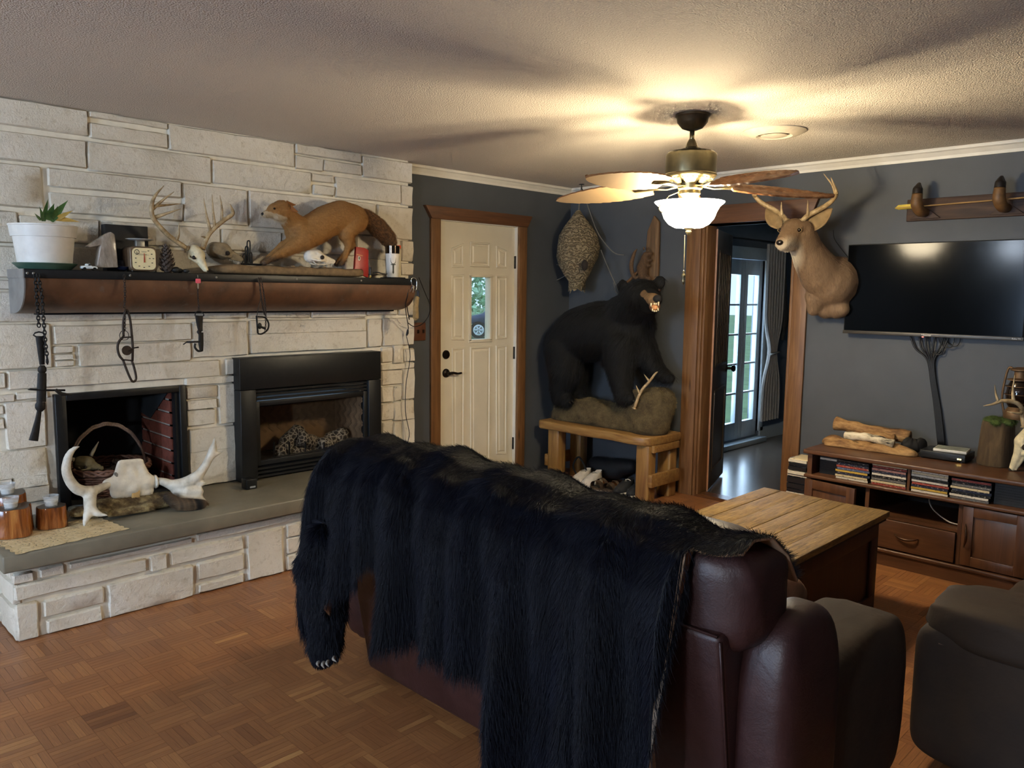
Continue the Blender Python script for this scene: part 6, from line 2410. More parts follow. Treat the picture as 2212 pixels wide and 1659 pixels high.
for tip, basep, y0, y1 in (((1797, 450), (1746, 496), -.41, -.38), ((1655, 450), (1686, 490), -.41, -.38)):
    e0, e1 = DP(basep[0], basep[1], y0), DP(tip[0], tip[1], y1)
    d = e1 - e0
    sd_ = np.cross(d, (0.2, -1, 0.1))
    sd_ /= np.linalg.norm(sd_)
    ear = MB()

    def fn(u, v, e0=e0, d=d, sd_=sd_):
        w = .050 * sin(pi * (.12 + .86 * u)) ** .8
        b = v * 2 - 1
        return e0 + d * u + sd_ * b * w + V3(.0, -1, 0) * (.022 * b * b * (1 - u * .5) - .012)
    ear.grid(fn, 14, 9)
    eo = ear.build('ear', plain('deer_ear', '#8f7650', .8, var=.2), DE, True)
    so_ = eo.modifiers.new('t', 'SOLIDIFY')
    so_.thickness = .005
antler('antler', [DP(1733, 478, -.45), DP(1745, 466, -.44), DP(1765, 455, -.42), DP(1790, 440, -.44), DP(1804, 425, -.47), DP(1806, 412, -.5), DP(1795, 383, -.53)], [.017, .0165, .016, .015, .013, .010, .002],
       [([DP(1745, 466, -.45), DP(1745, 450, -.46), DP(1745, 432, -.47)], .010), ([DP(1805, 420, -.48), DP(1798, 400, -.5), DP(1779, 375, -.52)], .010), ([DP(1804, 420, -.48), DP(1810, 417, -.53)], .008)], M_ANT, DE)
antler('antler', [DP(1699, 478, -.45), DP(1690, 466, -.44), DP(1670, 452, -.42), DP(1645, 438, -.44), DP(1628, 420, -.47), DP(1622, 400, -.5)], [.017, .0165, .016, .015, .012, .002],
       [([DP(1690, 466, -.45), DP(1688, 450, -.46), DP(1688, 436, -.47)], .010), ([DP(1630, 425, -.47), DP(1640, 400, -.5)], .010)], M_ANT, DE)

# ================================================================== television wall
TVX0, TVX1, TVZ0, TVZ1 = 2.412, 3.418, 1.306, 1.868
TV = thing('television', 'large black flat television mounted on the slate wall', 'television', ((TVX0 + TVX1) / 2, -.03, TVZ0))
MB().box((TVX0, -.075, TVZ0), (TVX1, -.035, TVZ1)).build('case', M_BLACK, TV, bevel=.004)
MB().box((TVX0 + .006, -.0762, TVZ0 + .018), (TVX1 - .006, -.0752, TVZ1 - .006)).build('screen', Mat('dark_matt_screen').set('#060708', .12, spec=.1), TV)
MB().box((TVX0 - .002, -.079, TVZ0 - .004), (TVX1 + .002, -.074, TVZ0 + .016)).build('bottom_bezel', plain('grey_bezel', '#4a4640', .4, .5), TV, bevel=.001)
MB().box((2.75, -.036, 1.45), (3.1, -.001, 1.75)).build('wall_bracket', M_BLACK, TV)
TXM = Matrix.Rotation(pi / 2, 4, 'X')
text('maker_lettering', 'Hisense', .017, Matrix.Translation((2.914, -.0795, TVZ0 + .006)) @ TXM, plain('silver_lettering', '#d8d4c8', .3), TV)
text('maker_lettering', 'Roku TV', .012, Matrix.Translation((3.385, -.0795, TVZ0 + .006)) @ TXM, plain('silver_lettering_small', '#c8c4b8', .3), TV)
ml = Mat('red_standby_light')
ml.b.inputs['Emission Color'].default_value = (1, .05, .03, 1)
ml.b.inputs['Emission Strength'].default_value = 4
MB().ball((2.895, -.0795, TVZ0 - .006), (.006, .003, .0025), 8).build('standby_light', ml.m, TV, True)
M_CABLE = plain('black_cable', '#131415', .5)
cbx = [(1965, 735), (1985, 735), (2000, 738), (2020, 736), (2040, 735), (2052, 735)]
CB = thing('cable_bundle', 'bundle of black cables running from television to console', 'cables', Yp(2030, 960, -.02))
for k, (px, py) in enumerate(cbx):
    pts = [Yp(px, py - 14, -.03), Yp(px + (2005 - px) * .3, 752, -.03), Yp(2003 + 3 * k, 778, -.025), Yp(2012 + 2 * k, 830, -.02), Yp(2020 + 2.4 * k, 890, -.02), Yp(2027 + 2.6 * k, 962, -.03)]
    MB().tube(bez(pts, 6), .0055, 6).build('cable', M_CABLE, CB, True)
for px, py in ((2062, 745), (2040, 760), (2075, 742)):
    MB().tube(bez([Yp(px, 727, -.03), Yp(px - 4, py, -.035), Yp(px - 14, py + 6, -.035), Yp(px - 30, py - 2, -.03), Yp(px - 36, 727, -.03)], 5), .0035, 5).build('cable', M_CABLE, CB, True)
MB().tube(bez([Yp(1800, 497, -.008), Yp(1802, 515, -.008), Yp(1815, 535, -.008), Yp(1835, 560, -.02)], 6), .002, 5).build('aerial_wire', M_CABLE, CB, True)

# hoof rack with arrow
RK_ = thing('hoof_rack', 'dark wooden rack board with upturned hoof hooks above the television', 'rack', (3.2, 0, 2.0))
M_WAL = wood('dark_walnut_board', '#2c1c13', '#402a1c', '#553a27', 'x', 8, .65, False, .25)
MB().box((2.735, -.024, 2.0), (3.75, -.001, 2.132)).build('board', M_WAL, RK_, bevel=.004)
M_HOOF = plain('brown_hoof_hair', '#6f4f2c', .55, var=.25, scale=40)
M_HTIP = plain('black_hoof', '#1b1512', .35)
for x in (2.845, 3.275):
    ho = MB().tube(bez([(x, -.03, 2.045), (x - .008, -.10, 2.05), (x - .018, -.135, 2.09), (x - .018, -.135, 2.15)], 6), interp([.026, .031, .033, .029], 6), 12).build('hoof_hook', M_HOOF, RK_, True)
    MB().tube(bez([(x - .018, -.135, 2.15), (x - .018, -.132, 2.18), (x - .016, -.122, 2.215)], 6), interp([.030, .028, .008], 6), 12).build('hoof_tip', M_HTIP, ho, True)
    MB().prism([(-.085, 0), (.085, 0), (.03, .045), (-.03, .045)], (x, -.0245, 2.012), (1, 0, 0), (0, 0, 1), (0, -.012, 0)).build('hook_plate', M_WAL, RK_, bevel=.002)
AR = thing('arrow', 'wooden arrow with yellow fletching lying across the hoof hooks', 'arrow', (3.1, -.085, 2.085))
MB().tube([(2.69, -.085, 2.078), (3.72, -.085, 2.10)], .0042, 8).build('shaft', wood('arrow_shaft', '#8a6a3c', '#a98450', '#bd9a64', 'x', 20, .5, False), AR)
for dz_, dy_ in ((.018, 0), (-.009, -.016), (-.009, .016)):
    MB().prism([(0, 0), (.02, 1), (.13, 1), (.15, 0)], (2.685, -.085, 2.0785), (1, 0, .02), (0, dy_, dz_), (0, .0015, .0005)).build('fletching', plain('yellow_feather', '#d8c04a', .7), AR)

# ================================================================== media console
YC = -.585
CX0, CX1, CZ = 2.445, 3.645, .612
M_MAH = wood('mahogany_veneer', '#462d1f', '#583a27', '#69472f', 'x', 6, .35, False, .04)
M_MAHZ = wood('mahogany_upright', '#462d1f', '#583a27', '#69472f', 'z', 6, .35, False, .04)
M_DARK = plain('dark_inside_board', '#1a1412', .6)
CO = thing('media_console', 'low mahogany media console with disc shelf, drawer and doors', 'media console', ((CX0 + CX1) / 2, -.33, 0))
MB().box((CX0 - .02, YC - .02, CZ - .028), (CX1 + .02, -.06, CZ)).build('top', M_MAH, CO, bevel=.008, seg=3)
MB().box((CX0, YC + .01, .09), (CX0 + .028, -.07, CZ - .028)).build('side_panel', M_MAHZ, CO)
MB().box((CX1 - .028, YC + .01, .09), (CX1, -.07, CZ - .028)).build('side_panel', M_MAHZ, CO)
MB().box((CX0 - .012, YC - .012, .436), (CX1 + .012, -.07, .458)).build('shelf', M_MAH, CO, bevel=.007, seg=3)
MB().box((CX0, -.09, .09), (CX1, -.07, CZ - .028)).build('back_panel', M_DARK, CO)
MB().box((3.022, YC + .012, .458), (3.036, -.1, CZ - .028)).build('divider', M_MAHZ, CO)
MB().box((2.80, YC + .012, .10), (2.822, -.1, .436)).build('divider', M_MAHZ, CO)
MB().box((3.292, YC + .012, .10), (3.312, -.1, .436)).build('divider', M_MAHZ, CO)
MB().box((2.822, YC + .012, .275), (3.292, -.1, .292)).build('bay_shelf', M_MAH, CO)
MB().box((CX0 - .008, YC - .008, .075), (CX1 + .008, -.07, .098)).build('base_moulding', M_MAH, CO, bevel=.008, seg=3)
MB().box((CX0 + .0, YC + .004, 0), (CX1 - .0, -.09, .076)).build('plinth', M_MAH, CO)
dr = MB().box((2.826, YC, .106), (3.288, YC + .02, .272)).build('drawer', M_MAH, CO, bevel=.002)
hx, hz = 3.043, .195


def bow_handle(o, d, n, parent):
    o, d, n = V3(*o), V3(*d), V3(*n)
    s = np.cross(d, n)
    pts = [o + d * t * .062 + n * (.024 * (1 - t * t) ** .5) + s * .012 * (1 - t * t) for t in np.linspace(-1, 1, 13)]
    MB().tube(pts, [.0025 + .0045 * (1 - t * t) for t in np.linspace(-1, 1, 13)], 8).build('handle', plain('aged_bronze_pull', '#4a3528', .3, .8), parent, True)


bow_handle((hx, YC - .001, hz), (1, 0, 0), (0, -1, 0), dr)


def shaker(name, x0, x1, z0, z1, parent, M=None):
    d = MB()
    f = .052
    for lo, hi in (((x0, z0), (x0 + f, z1)), ((x1 - f, z0), (x1, z1)), ((x0 + f, z0), (x1 - f, z0 + f)), ((x0 + f, z1 - f), (x1 - f, z1))):
        d.box((lo[0], -.02, lo[1]), (hi[0], 0, hi[1]))
    d.box((x0 + f, -.010, z0 + f), (x1 - f, -.002, z1 - f))
    d.v = [tuple((M or Matrix()) @ Vector(p)) for p in d.v]
    return d.build(name, M_MAHZ, parent, bevel=.0015)


d1 = shaker('door', 0, .325, .106, .43, CO, Matrix.Translation((CX0 + .005, YC + .0, 0)) @ rot('Z', -9))
d2 = shaker('door', 3.316, 3.62, .106, .43, CO, Matrix.Translation((0, YC + .02, 0)))
bow_handle((3.334, YC - .001, .27), (0, 0, 1), (0, -1, 0), d2)
MB().tube(bez([(3.05, -.30, .43), (3.12, -.45, .36), (3.22, -.5, .31), (3.29, -.5, .30)], 6), .004, 6).build('white_cable', plain('white_cable_sheath', '#b9b5ac', .5), CO, True)

# discs
ORD = ['top', 'second from top', 'third from top', 'fourth from top', 'fifth from top', 'sixth from top', 'seventh from top', 'eighth from top', 'ninth from top', 'tenth from top', 'eleventh from top', 'twelfth from top', 'thirteenth from top']
PAL = {'white': '#d8d0c2', 'black': '#17171a', 'navy': '#2a2f45', 'yellow': '#c2a24a', 'red': '#8f3a30', 'grey': '#6a6866', 'blue': '#4c5c80', 'cream': '#cfc09c', 'pink': '#b98a80'}
MP_ = {}
for k, h in PAL.items():
    mm = Mat('disc_spine_' + k)
    n_ = mm.noise(1.0, 3, .7, (70, 5, 260))
    c = lin(h)
    inv = '#15130f' if sum(c[:3]) > .6 else '#c9c0aa'
    mm.set(mm.mix(mm.ramp(n_, [(.60, (0, 0, 0, 1)), (.63, (1, 1, 1, 1))]), h, inv), .35)
    MP_[k] = mm.m
M_CASE = plain('black_disc_case', '#15161a', .35)
case_me = MB().box((-.095, -.135, 0), (.095, 0, .0140)).mesh('disc_case', M_CASE)
insert_me = {k: MB().box((-.0935, -.1362, .0012), (.0935, -.1352, .0128)).mesh('spine', MP_[k]) for k in PAL}

blank_me = MB().box((-.0935, -.1362, .0012), (.0935, -.1352, .0128)).mesh('spine', plain('matt_black_spine', '#1c1d20', .5))


def disc(x, y, z, colr, label, rz=0, group='discs on the console shelf', sx=1.0, blank=False):
    T = thing('disc_case', label, 'disc case', (x, y, z), group)
    T.rotation_euler = (0, 0, rz)
    T.scale = (sx, 1, 1)
    for nm, me in (('case', case_me), ('spine', blank_me if blank else insert_me[colr])):
        o = bpy.data.objects.new(nm, me)
        COL.objects.link(o)
        o.parent = T
    return T


STK = [(2.713, ['black', 'navy', 'red', 'blue', 'yellow', 'navy', 'cream', 'white'], 'stack nearest the doorway', 0),
       (2.917, ['cream', 'red', 'pink', 'navy', 'white', 'black', 'grey', 'cream', 'red'], 'stack before the divider', 0),
       (3.139, ['white', 'cream', 'white', 'black', 'white', 'red', 'navy', 'yellow', 'white'], 'stack past the divider', 0),
       (3.338, ['red', 'black', 'grey', 'cream', 'navy', 'black', 'white', 'grey'], 'stack beside ribbed cases', 0)]
for sx0, cols, nm, _ in STK:
    n = len(cols)
    for k, cname in enumerate(cols):
        z = .4585 + (n - 1 - k) * .01405
        T = disc(sx0 + NR.uniform(-.004, .004), YC + .155 + NR.uniform(-.006, .004), z, cname, '%s-spined disc case, %s in the %s' % (cname, ORD[k], nm), NR.uniform(-.03, .03), sx=1.0)
        if sx0 == 3.139 and k == 3:
            text('title', 'snatch', .012, Matrix.Translation((0, -.1366, .007)) @ TXM, plain('white_title_print', '#dcd8cc', .4), T)
for k in range(8):
    disc(2.56, YC + .215, .4585 + (7 - k) * .01405, 'white' if k == 1 else 'black', '%s-spined disc case set back at the shelf end, %s' % ('white' if k == 1 else 'black', ORD[k]), 0, 'discs set back at the shelf end', .72, k != 1)
for k in range(8):
    disc(3.525, YC + .19, .4585 + (7 - k) * .01405, 'black', 'black disc case in the ribbed pile at the far shelf end, %s' % ORD[k], 0, 'black discs at the far shelf end', .86, True)
# stack of books and cases beside the console
NTH = 'first second third fourth fifth sixth seventh eighth ninth tenth eleventh twelfth thirteenth fourteenth fifteenth sixteenth seventeenth eighteenth nineteenth twentieth'.split()
zz = 0.0005
items = [('black', .03), ('black', .028), ('grey', .022), ('black', .034), ('white', .02), ('black', .03), ('black', .03), ('navy', .026), ('black', .03), ('white', .018), ('black', .022), ('white', .014), ('black', .026), ('black', .036), ('black', .040), ('grey', .014), ('cream', .026), ('black', .028), ('black', .022), ('white', .022)]
for k, (cn, h) in enumerate(items):
    w_ = .155 - .0015 * k + NR.uniform(-.006, .006)
    T = thing('boxed_set', '%s boxed set in the floor pile by the console, %s from its base' % (cn, NTH[k]), 'boxed set', (2.34, -.42, zz), 'pile of boxed sets beside the console')
    MB().box((2.352 - w_ / 2, -.50 + NR.uniform(-.01, .01), zz), (2.352 + w_ / 2, -.32, zz + h - .001)).build('cover', MP_['cream'] if k == len(items) - 1 else MP_[cn], T, bevel=.001)
    MB().box((2.352 - w_ / 2 + .004, -.512 if k % 3 else -.505, zz + .003), (2.352 + w_ / 2 - .004, -.33, zz + h - .004)).build('pages', plain('page_block', '#c9c2b2', .8) if cn in ('white', 'grey', 'cream') else M_CASE, T)
    zz += h

# ---- on the console: logs, box, stump, lantern, deer skull
LG = thing('birch_log_set', 'decorative set of bark logs lying on the console', 'log ornament', (2.70, -.27, CZ))
M_BARK = Mat('tan_bark')
n_ = M_BARK.noise(9, 6, .7, (.6, 2, 2))
M_BARK.set(M_BARK.ramp(n_, [(.3, '#3f2a18'), (.45, '#805c36'), (.62, '#b08a58'), (.75, '#2c1d12')]), .8)
M_BARK.bump(n_, .8, .015)
M_BARK = M_BARK.m
M_BIR = Mat('birch_bark')
n_ = M_BIR.noise(7, 5, .65, (1, 3, 3))
M_BIR.set(M_BIR.ramp(n_, [(.35, '#241a12'), (.48, '#cdbfa2'), (.6, '#e0d6c0'), (.72, '#5a4630')]), .7)
M_BIR = M_BIR.m


def logtube(name, p0, p1, r, mat, parent, w=.02, seed=0):
    rs = random.Random(seed)
    p0, p1 = V3(*p0), V3(*p1)
    n = 14
    pts = [p0 + (p1 - p0) * t + V3(0, w * .4 * sin(t * 7 + seed), w * .3 * sin(t * 5 + seed)) for t in np.linspace(0, 1, n)]
    rr = [r * (1 + .10 * sin(t * 21 + seed) + rs.uniform(-.06, .06)) for t in np.linspace(0, 1, n)]
    return MB().tube(pts, rr, 12).build(name, mat, parent, True)


m = MB()
cap(m, (2.50, -.36, CZ + .01), .05, (2.95, -.33, CZ + .01), .05)
cap(m, (2.46, -.30, CZ + .01), .05, (2.85, -.28, CZ + .01), .055)
v, f_ = remesh(m, .014, 3)
v[:, 2] = np.maximum(v[:, 2], CZ + .0005)
v[:, 2] = CZ + .0005 + (v[:, 2] - CZ) * (.75 + .25 * np.sin(v[:, 0] * 31) * np.sin(v[:, 1] * 37))
v[:, 2] = np.maximum(v[:, 2], CZ + .0005)
skin('bark_base', v, f_, M_BARK, LG)
l1 = logtube('log', (2.46, -.23, CZ + .115), (2.90, -.20, CZ + .085), .040, M_BARK, LG, seed=2)
logtube('log', (2.56, -.31, CZ + .072), (2.86, -.34, CZ + .062), .025, M_BIR, LG, seed=5)
MB().tube([(2.455, -.231, CZ + .116), (2.462, -.23, CZ + .116)], .036, 12).build('cut_end', plain('red_brown_cut_end', '#8d5a3c', .8), l1)
logtube('log', (2.90, -.26, CZ + .055), (2.99, -.24, CZ + .05), .042, plain('black_charred_wood', '#100e0c', .8), LG, seed=9)
logtube('log', (2.60, -.26, CZ + .07), (2.83, -.25, CZ + .075), .03, M_BARK, LG, seed=12)
DV = thing('video_recorder', 'black video recorder box with amber lights on the console', 'video recorder', (3.12, -.25, CZ))
MB().box((3.005, -.345, CZ + .006), (3.245, -.16, CZ + .048)).build('case', M_BLACK, DV, bevel=.003)
for k in range(2):
    for xx in (3.02, 3.225):
        pass
la = Mat('amber_light')
la.b.inputs['Emission Color'].default_value = (1, .65, .15, 1)
la.b.inputs['Emission Strength'].default_value = 5
for k in range(2):
    MB().box((3.205 + k * .012, -.3465, CZ + .018), (3.213 + k * .012, -.3452, CZ + .025)).build('display_light', la.m, DV)
for xx in (3.02, 3.225):
    for yy in (-.33, -.18):
        MB().lathe([(.01, 0), (.01, .007)], 10, (xx, yy, CZ)).build('foot', M_BLACK, DV)
GC = thing('game_case', 'white disc case lying on the video recorder', 'disc case', (3.15, -.25, CZ + .049))
Mg = Matrix.Translation((3.15, -.255, CZ + .0485)) @ rot('Z', 6)
MB().box((-.085, -.07, 0), (.085, .07, .015), Mg).build('case', plain('white_case', '#d6d2c6', .4), GC, bevel=.002)
MB().box((-.080, -.066, .0151), (.080, .066, .0156), Mg).build('cover_print', plain('pale_cover_print', '#8f9488', .4, var=.4, scale=18), GC)
SP = thing('mossy_stump', 'mossy tree stump block standing on the console', 'stump', (3.36, -.22, CZ))
spc = (3.365, -.235, CZ + .001)
MB().lathe([(.088, 0), (.092, .01), (.086, .12), (.080, .22), (.074, .245)], 30, spc, None, wob=lambda a, j: 1 + .05 * sin(5 * a) + .035 * sin(11 * a + 1)).build('trunk', wood('grey_brown_bark', '#3a2c1c', '#4f3e29', '#66543a', 'z', 14, .9, False, .6, 6), SP, 60)
m = MB()
for k in range(16):
    a = k * 2.4
    m.ball((spc[0] + .062 * cos(a) * (k % 3 + 1) / 3, spc[1] + .062 * sin(a) * (k % 3 + 1) / 3, spc[2] + .245), (.032, .032, .02), 8)
v, f_ = remesh(m, .008, 2)
M_MOSS = plain('green_moss', '#4a5a26', .95, var=.4, scale=60, bump=.5)
mo_ = skin('moss', v, f_, M_MOSS, SP)
fur('moss_fibres', v, f_, M_MOSS, mo_, 2500, .014, lambda P, N: NR.normal(0, 1, (len(P), 3)), .9, .0005, 2)
LN = thing('railroad_lantern', 'rusty brown lantern with dark glass on the stump', 'lantern', (3.43, -.20, CZ + .26))
lc_ = (3.445, -.20, CZ + .266)
M_RL = plain('rusty_lantern_metal', '#6b5136', .55, .5, var=.25, scale=30)
MB().lathe([(.062, 0), (.066, .008), (.064, .04), (.05, .055), (.045, .065)], 24, lc_).build('font', M_RL, LN, 40)
MB().lathe([(.045, .065), (.058, .09), (.062, .13), (.056, .18), (.042, .21)], 24, lc_, cap=False).build('globe', Mat('dark_amber_glass').set('#1d120b', .06, spec=.6), LN, True)
MB().lathe([(.042, .21), (.060, .214), (.060, .219), (.03, .226), (.028, .262), (.05, .268), (.05, .275), (.02, .285)], 24, lc_).build('chimney', M_RL, LN, 40)
for s_ in (-1, 1):
    MB().tube(bez([(lc_[0] + s_ * .062, lc_[1], lc_[2] + .02), (lc_[0] + s_ * .078, lc_[1], lc_[2] + .12), (lc_[0] + s_ * .06, lc_[1], lc_[2] + .27), (lc_[0] + s_ * .03, lc_[1], lc_[2] + .275)], 5), .006, 8).build('side_tube', M_RL, LN, True)
for k in range(3):
    MB().tube([(lc_[0] + .067 * cos(t), lc_[1] + .067 * sin(t), lc_[2] + .09 + k * .045) for t in np.linspace(0, 2 * pi, 20, endpoint=False)], .0025, 5, closed=True).build('guard_wire', M_RL, LN, True)
ES = thing('antlered_skull', 'cream deer skull with upswept antlers at the console end', 'skull', (3.52, -.36, CZ))
ys_ = -.36
tip, bk = Yp(2172, 1012, ys_), Yp(2236, 925, ys_ + .06)
tip[2] = max(tip[2], CZ + .012)
skull(ES, bk, tip - bk, (-.5, -.2, .8), np.linalg.norm(tip - bk), M_BONE, .42)
antler('antler', [Yp(2212, 922, ys_), Yp(2208, 895, ys_), Yp(2205, 878, ys_ - .02), Yp(2190, 868, ys_ - .05), Yp(2165, 866, ys_ - .08), Yp(2145, 873, ys_ - .1), Yp(2124, 877, ys_ - .12)], [.012, .012, .012, .0115, .010, .007, .0015],
       [([Yp(2190, 868, ys_ - .05), Yp(2188, 845, ys_ - .05), Yp(2192, 810, ys_ - .04)], .010), ([Yp(2156, 867, ys_ - .09), Yp(2151, 850, ys_ - .09), Yp(2149, 831, ys_ - .09)], .008), ([Yp(2207, 893, ys_ - .01), Yp(2192, 892, ys_ - .04), Yp(2175, 889, ys_ - .06)], .008)], M_ANT, ES)
antler('antler', [Yp(2240, 922, ys_ + .03), Yp(2256, 890, ys_ + .03), Yp(2276, 868, ys_), Yp(2300, 866, ys_ - .03), Yp(2325, 860, ys_ - .06)], [.012, .012, .0115, .009, .0015],
       [([Yp(2280, 868, ys_), Yp(2284, 845, ys_), Yp(2284, 815, ys_)], .010)], M_ANT, ES)

# ---- curtain of the next room
CU = thing('curtain', 'grey tied-back curtain beside the garden doors of the next room', 'curtain', (XN + .1, sy1 + .2, .2))
cz0, cz1, ct = at(1660, 907, 'x', XN + .1)[2], 2.06, .95
cy0, cy1 = at(1652, 600, 'x', XN + .1)[1], at(1697, 600, 'x', XN + .1)[1]


def cur(u, v):
    z = cz1 + (cz0 - cz1) * v
    w = 1 - .62 * math.exp(-((z - ct) / .22) ** 2)
    if z < ct:
        w = max(w, .38 + .62 * min(1, (ct - z) / .55))
    y = cy0 + (cy1 - cy0) * (.05 + .9 * (.5 + (u - .5) * w)) + .02 * v
    return (XN + .10 + .025 * sin(u * 2 * pi * 7), y, z)


MB().grid(cur, 90, 40).build('drape', plain('grey_curtain_cloth', '#8f8a86', .85, var=.08, bump=.15), CU, True)
MB().tube([(XN + .14 + .0 * k, cy0 + (cy1 - cy0) * (.3 + .4 * k / 8), ct - .01 + .02 * (k / 8 - .5)) for k in range(9)], .022, 8, flat=.4).build('tieback', plain('curtain_tie', '#6f6a64', .8), CU, True)
RD = thing('curtain_rod', 'dark curtain rod above the garden doors', 'curtain rod', (XN + .09, 2.0, 2.09))
MB().tube([(XN + .09, ly0 - .1, 2.085), (XN + .09, cy1 + .1, 2.085)], .010, 10).build('rod', M_BLACK, RD, True)
MB().ball((XN + .09, cy1 + .115, 2.085), .02, 10).build('finial', M_BLACK, RD, True)
MB().tube([(XN, cy1 + .05, 2.085), (XN + .09, cy1 + .05, 2.085)], .007, 8).build('bracket', M_BLACK, RD)
# striped hide hanging further back
SH = thing('striped_tail', 'dark striped tail hanging beside the curtain in the next room', 'tail', (.56, cy1 + .25, 1.2))
m = MB()
tz_ = [(1692, 560), (1690, 640), (1692, 690), (1690, 735)]
pts = [at(a, b, 'x', .58) for a, b in tz_]
pts = bez(pts, 5)
MB().tube(pts, interp([.03, .05, .055, .015], 5), 10).build('tail', plain('dark_striped_fur', '#2c2a28', .9, var=.6, scale=9), SH, True)

# ================================================================== coffee chest
KX0, KX1, KY0, KY1, KZ = 2.50, 3.165, -2.285, -1.235, .492
CH = thing('coffee_chest', 'rustic chest table with a weathered plank top before the sofa', 'coffee table', ((KX0 + KX1) / 2, (KY0 + KY1) / 2, 0))
mpk = Mat('weathered_plank')
n_ = mpk.noise(4.2, 7, .74, (11, 1.1, 9), 1.2)
n2 = mpk.noise(14, 5, .7)
c_ = mpk.ramp(n_, [(.28, '#3f2f18'), (.42, '#725a32'), (.6, '#907545'), (.78, '#aa9160')])
kk = mpk.voro(5.5, 'F1', (1.6, .6, 1))
c_ = mpk.mix(mpk.ramp(kk, [(.05, (1, 1, 1, 1)), (.17, (0, 0, 0, 1))]), c_, '#3d2712')
g2 = mpk.noise(30, 5, .7, (6, .35, 2))
c_ = mpk.mix(mpk.math('MULTIPLY', mpk.ramp(g2, [(.36, (1, 1, 1, 1)), (.5, (0, 0, 0, 1))]), .75), c_, '#3a2813')
c_ = mpk.mix(mpk.ramp(n2, [(.62, (0, 0, 0, 1)), (.72, (1, 1, 1, 1))]), c_, '#6a4a26')
mpk.set(c_, .5)
mpk.bump(n_, .6, .012)
xs = [KX0, 2.60, 2.715, 2.83, 2.945, 3.06, KX1]
tp_ = MB().box((KX0 + .012, KY0 + .012, KZ - .045), (KX1 - .012, KY1 - .012, KZ - .028)).build('top_frame', M_DARK, CH)
for a, b in zip(xs[:-1], xs[1:]):
    dz_ = NR.uniform(-.002, .002)
    MB().box((a + .0009, KY0, KZ - .028), (b - .0009, KY1, KZ + dz_)).build('plank', mpk.m, tp_, bevel=.003)
M_CHB = wood('dark_chest_side', '#2a1710', '#38201a', '#472a1f', 'z', 6, .5, False)
M_CHF = wood('weathered_chest_front', '#5a3d1e', '#7c592f', '#94703e', 'z', 7, .6)
MB().box((KX0 + .04, KY0 + .06, .0), (KX1 - .045, KY1 - .045, KZ - .045)).build('body', M_CHB, CH)
MB().box((KX0 + .02, KY0 + .035, KZ - .105), (KX1 - .03, KY0 + .06, KZ - .045)).build('front_rail', M_CHF, CH, bevel=.003)
MB().box((KX1 - .10, KY0 + .045, .0), (KX1 - .035, KY0 + .06, KZ - .105)).build('front_stile', M_CHF, CH, bevel=.003)
for y0, y1, z0, z1 in ((KY0 + .06, KY1 - .045, .0, .075), (KY0 + .06, KY1 - .045, KZ - .125, KZ - .047), (KY0 + .06, KY0 + .14, .075, KZ - .125), (KY1 - .125, KY1 - .045, .075, KZ - .125)):
    MB().box((KX1 - .045, y0, z0), (KX1 - .032, y1, z1)).build('side_rail', M_CHB, CH, bevel=.002)

# ================================================================== sofa with bearskin
mle = Mat('burgundy_leather')
n_ = mle.noise(8, 5, .6)
mle.set(mle.ramp(n_, [(.3, '#2c1716'), (.6, '#371f1d'), (.8, '#422926')]), mle.math('ADD', mle.math('MULTIPLY', n_, .25), .33), spec=.4)
mle.bump(mle.math('ADD', mle.math('MULTIPLY', mle.noise(220, 2), .15), mle.noise(10, 5, .65, None, .8)), .22, .012)
M_LEA = mle.m
mmf = Mat('brown_microfibre')
n_ = mmf.noise(6, 4, .6)
mmf.set(mmf.ramp(n_, [(.3, '#23170e'), (.7, '#332415')]), .8)
mmf.bump(mmf.noise(11, 4, .6), .3, .012)
M_MIC = mmf.m


def cushion(lo, hi, e=.35, n=26, puff=0.0, wr=0.0, seed=0, top_only=False):
    """soft box: superellipsoid with optional creases"""
    lo, hi = V3(*lo), V3(*hi)
    c, h = (lo + hi) / 2, (hi - lo) / 2
    m = MB()

    def sg(x, p):
        return abs(x) ** p * (1 if x >= 0 else -1)

    def fn(u, v):
        a, b = 2 * pi * u, pi * (v - .5)
        x, y, z = sg(cos(b), e) * sg(cos(a), e), sg(cos(b), e) * sg(sin(a), e), sg(sin(b), e)
        w = 1 + wr * sin(13 * x + 7 * y + seed) * sin(5 * z + 9 * y)
        return c + V3(x * h[0], y * h[1], z * h[2]) * w
    m.grid(fn, n * 2, n, cu=True)
    return m


SF = thing('sofa', 'burgundy leather sofa seen from behind under the bearskin', 'sofa', (2.8, -3.1, 0))


def yb(z):
    return -3.495 - .17 * z


bk_ = MB()
x0, x1 = 2.0, 3.605
rows = [(.05, 0), (.3, 0), (.55, 0), (.735, 0)]
P_ = []
for z, _ in rows:
    P_ += [(x0 + .0, yb(z), z), (x1, yb(z), z), (x1 - .0, yb(z) + .15, z), (x0, yb(z) + .15, z)]
F_ = []
for r_ in range(len(rows) - 1):
    for k in range(4):
        F_.append((r_ * 4 + k, r_ * 4 + (k + 1) % 4, (r_ + 1) * 4 + (k + 1) % 4, (r_ + 1) * 4 + k))
F_ += [(3, 2, 1, 0), tuple(range(len(P_) - 4, len(P_)))]
bk_.add(P_, F_)
bko = bk_.build('back_panel', M_LEA, SF, bevel=.02, seg=3)
sm = MB()
for x in (x1 - .004,):
    sm.tube([(x, yb(z) + .004, z) for z in np.linspace(.06, .72, 8)], .0035, 6)
sm.tube([(x0 + .01, yb(.735) + .004, .733), (x1 - .01, yb(.735) + .004, .733)], .0035, 6)
sm.build('piping', M_LEA, bko, True)
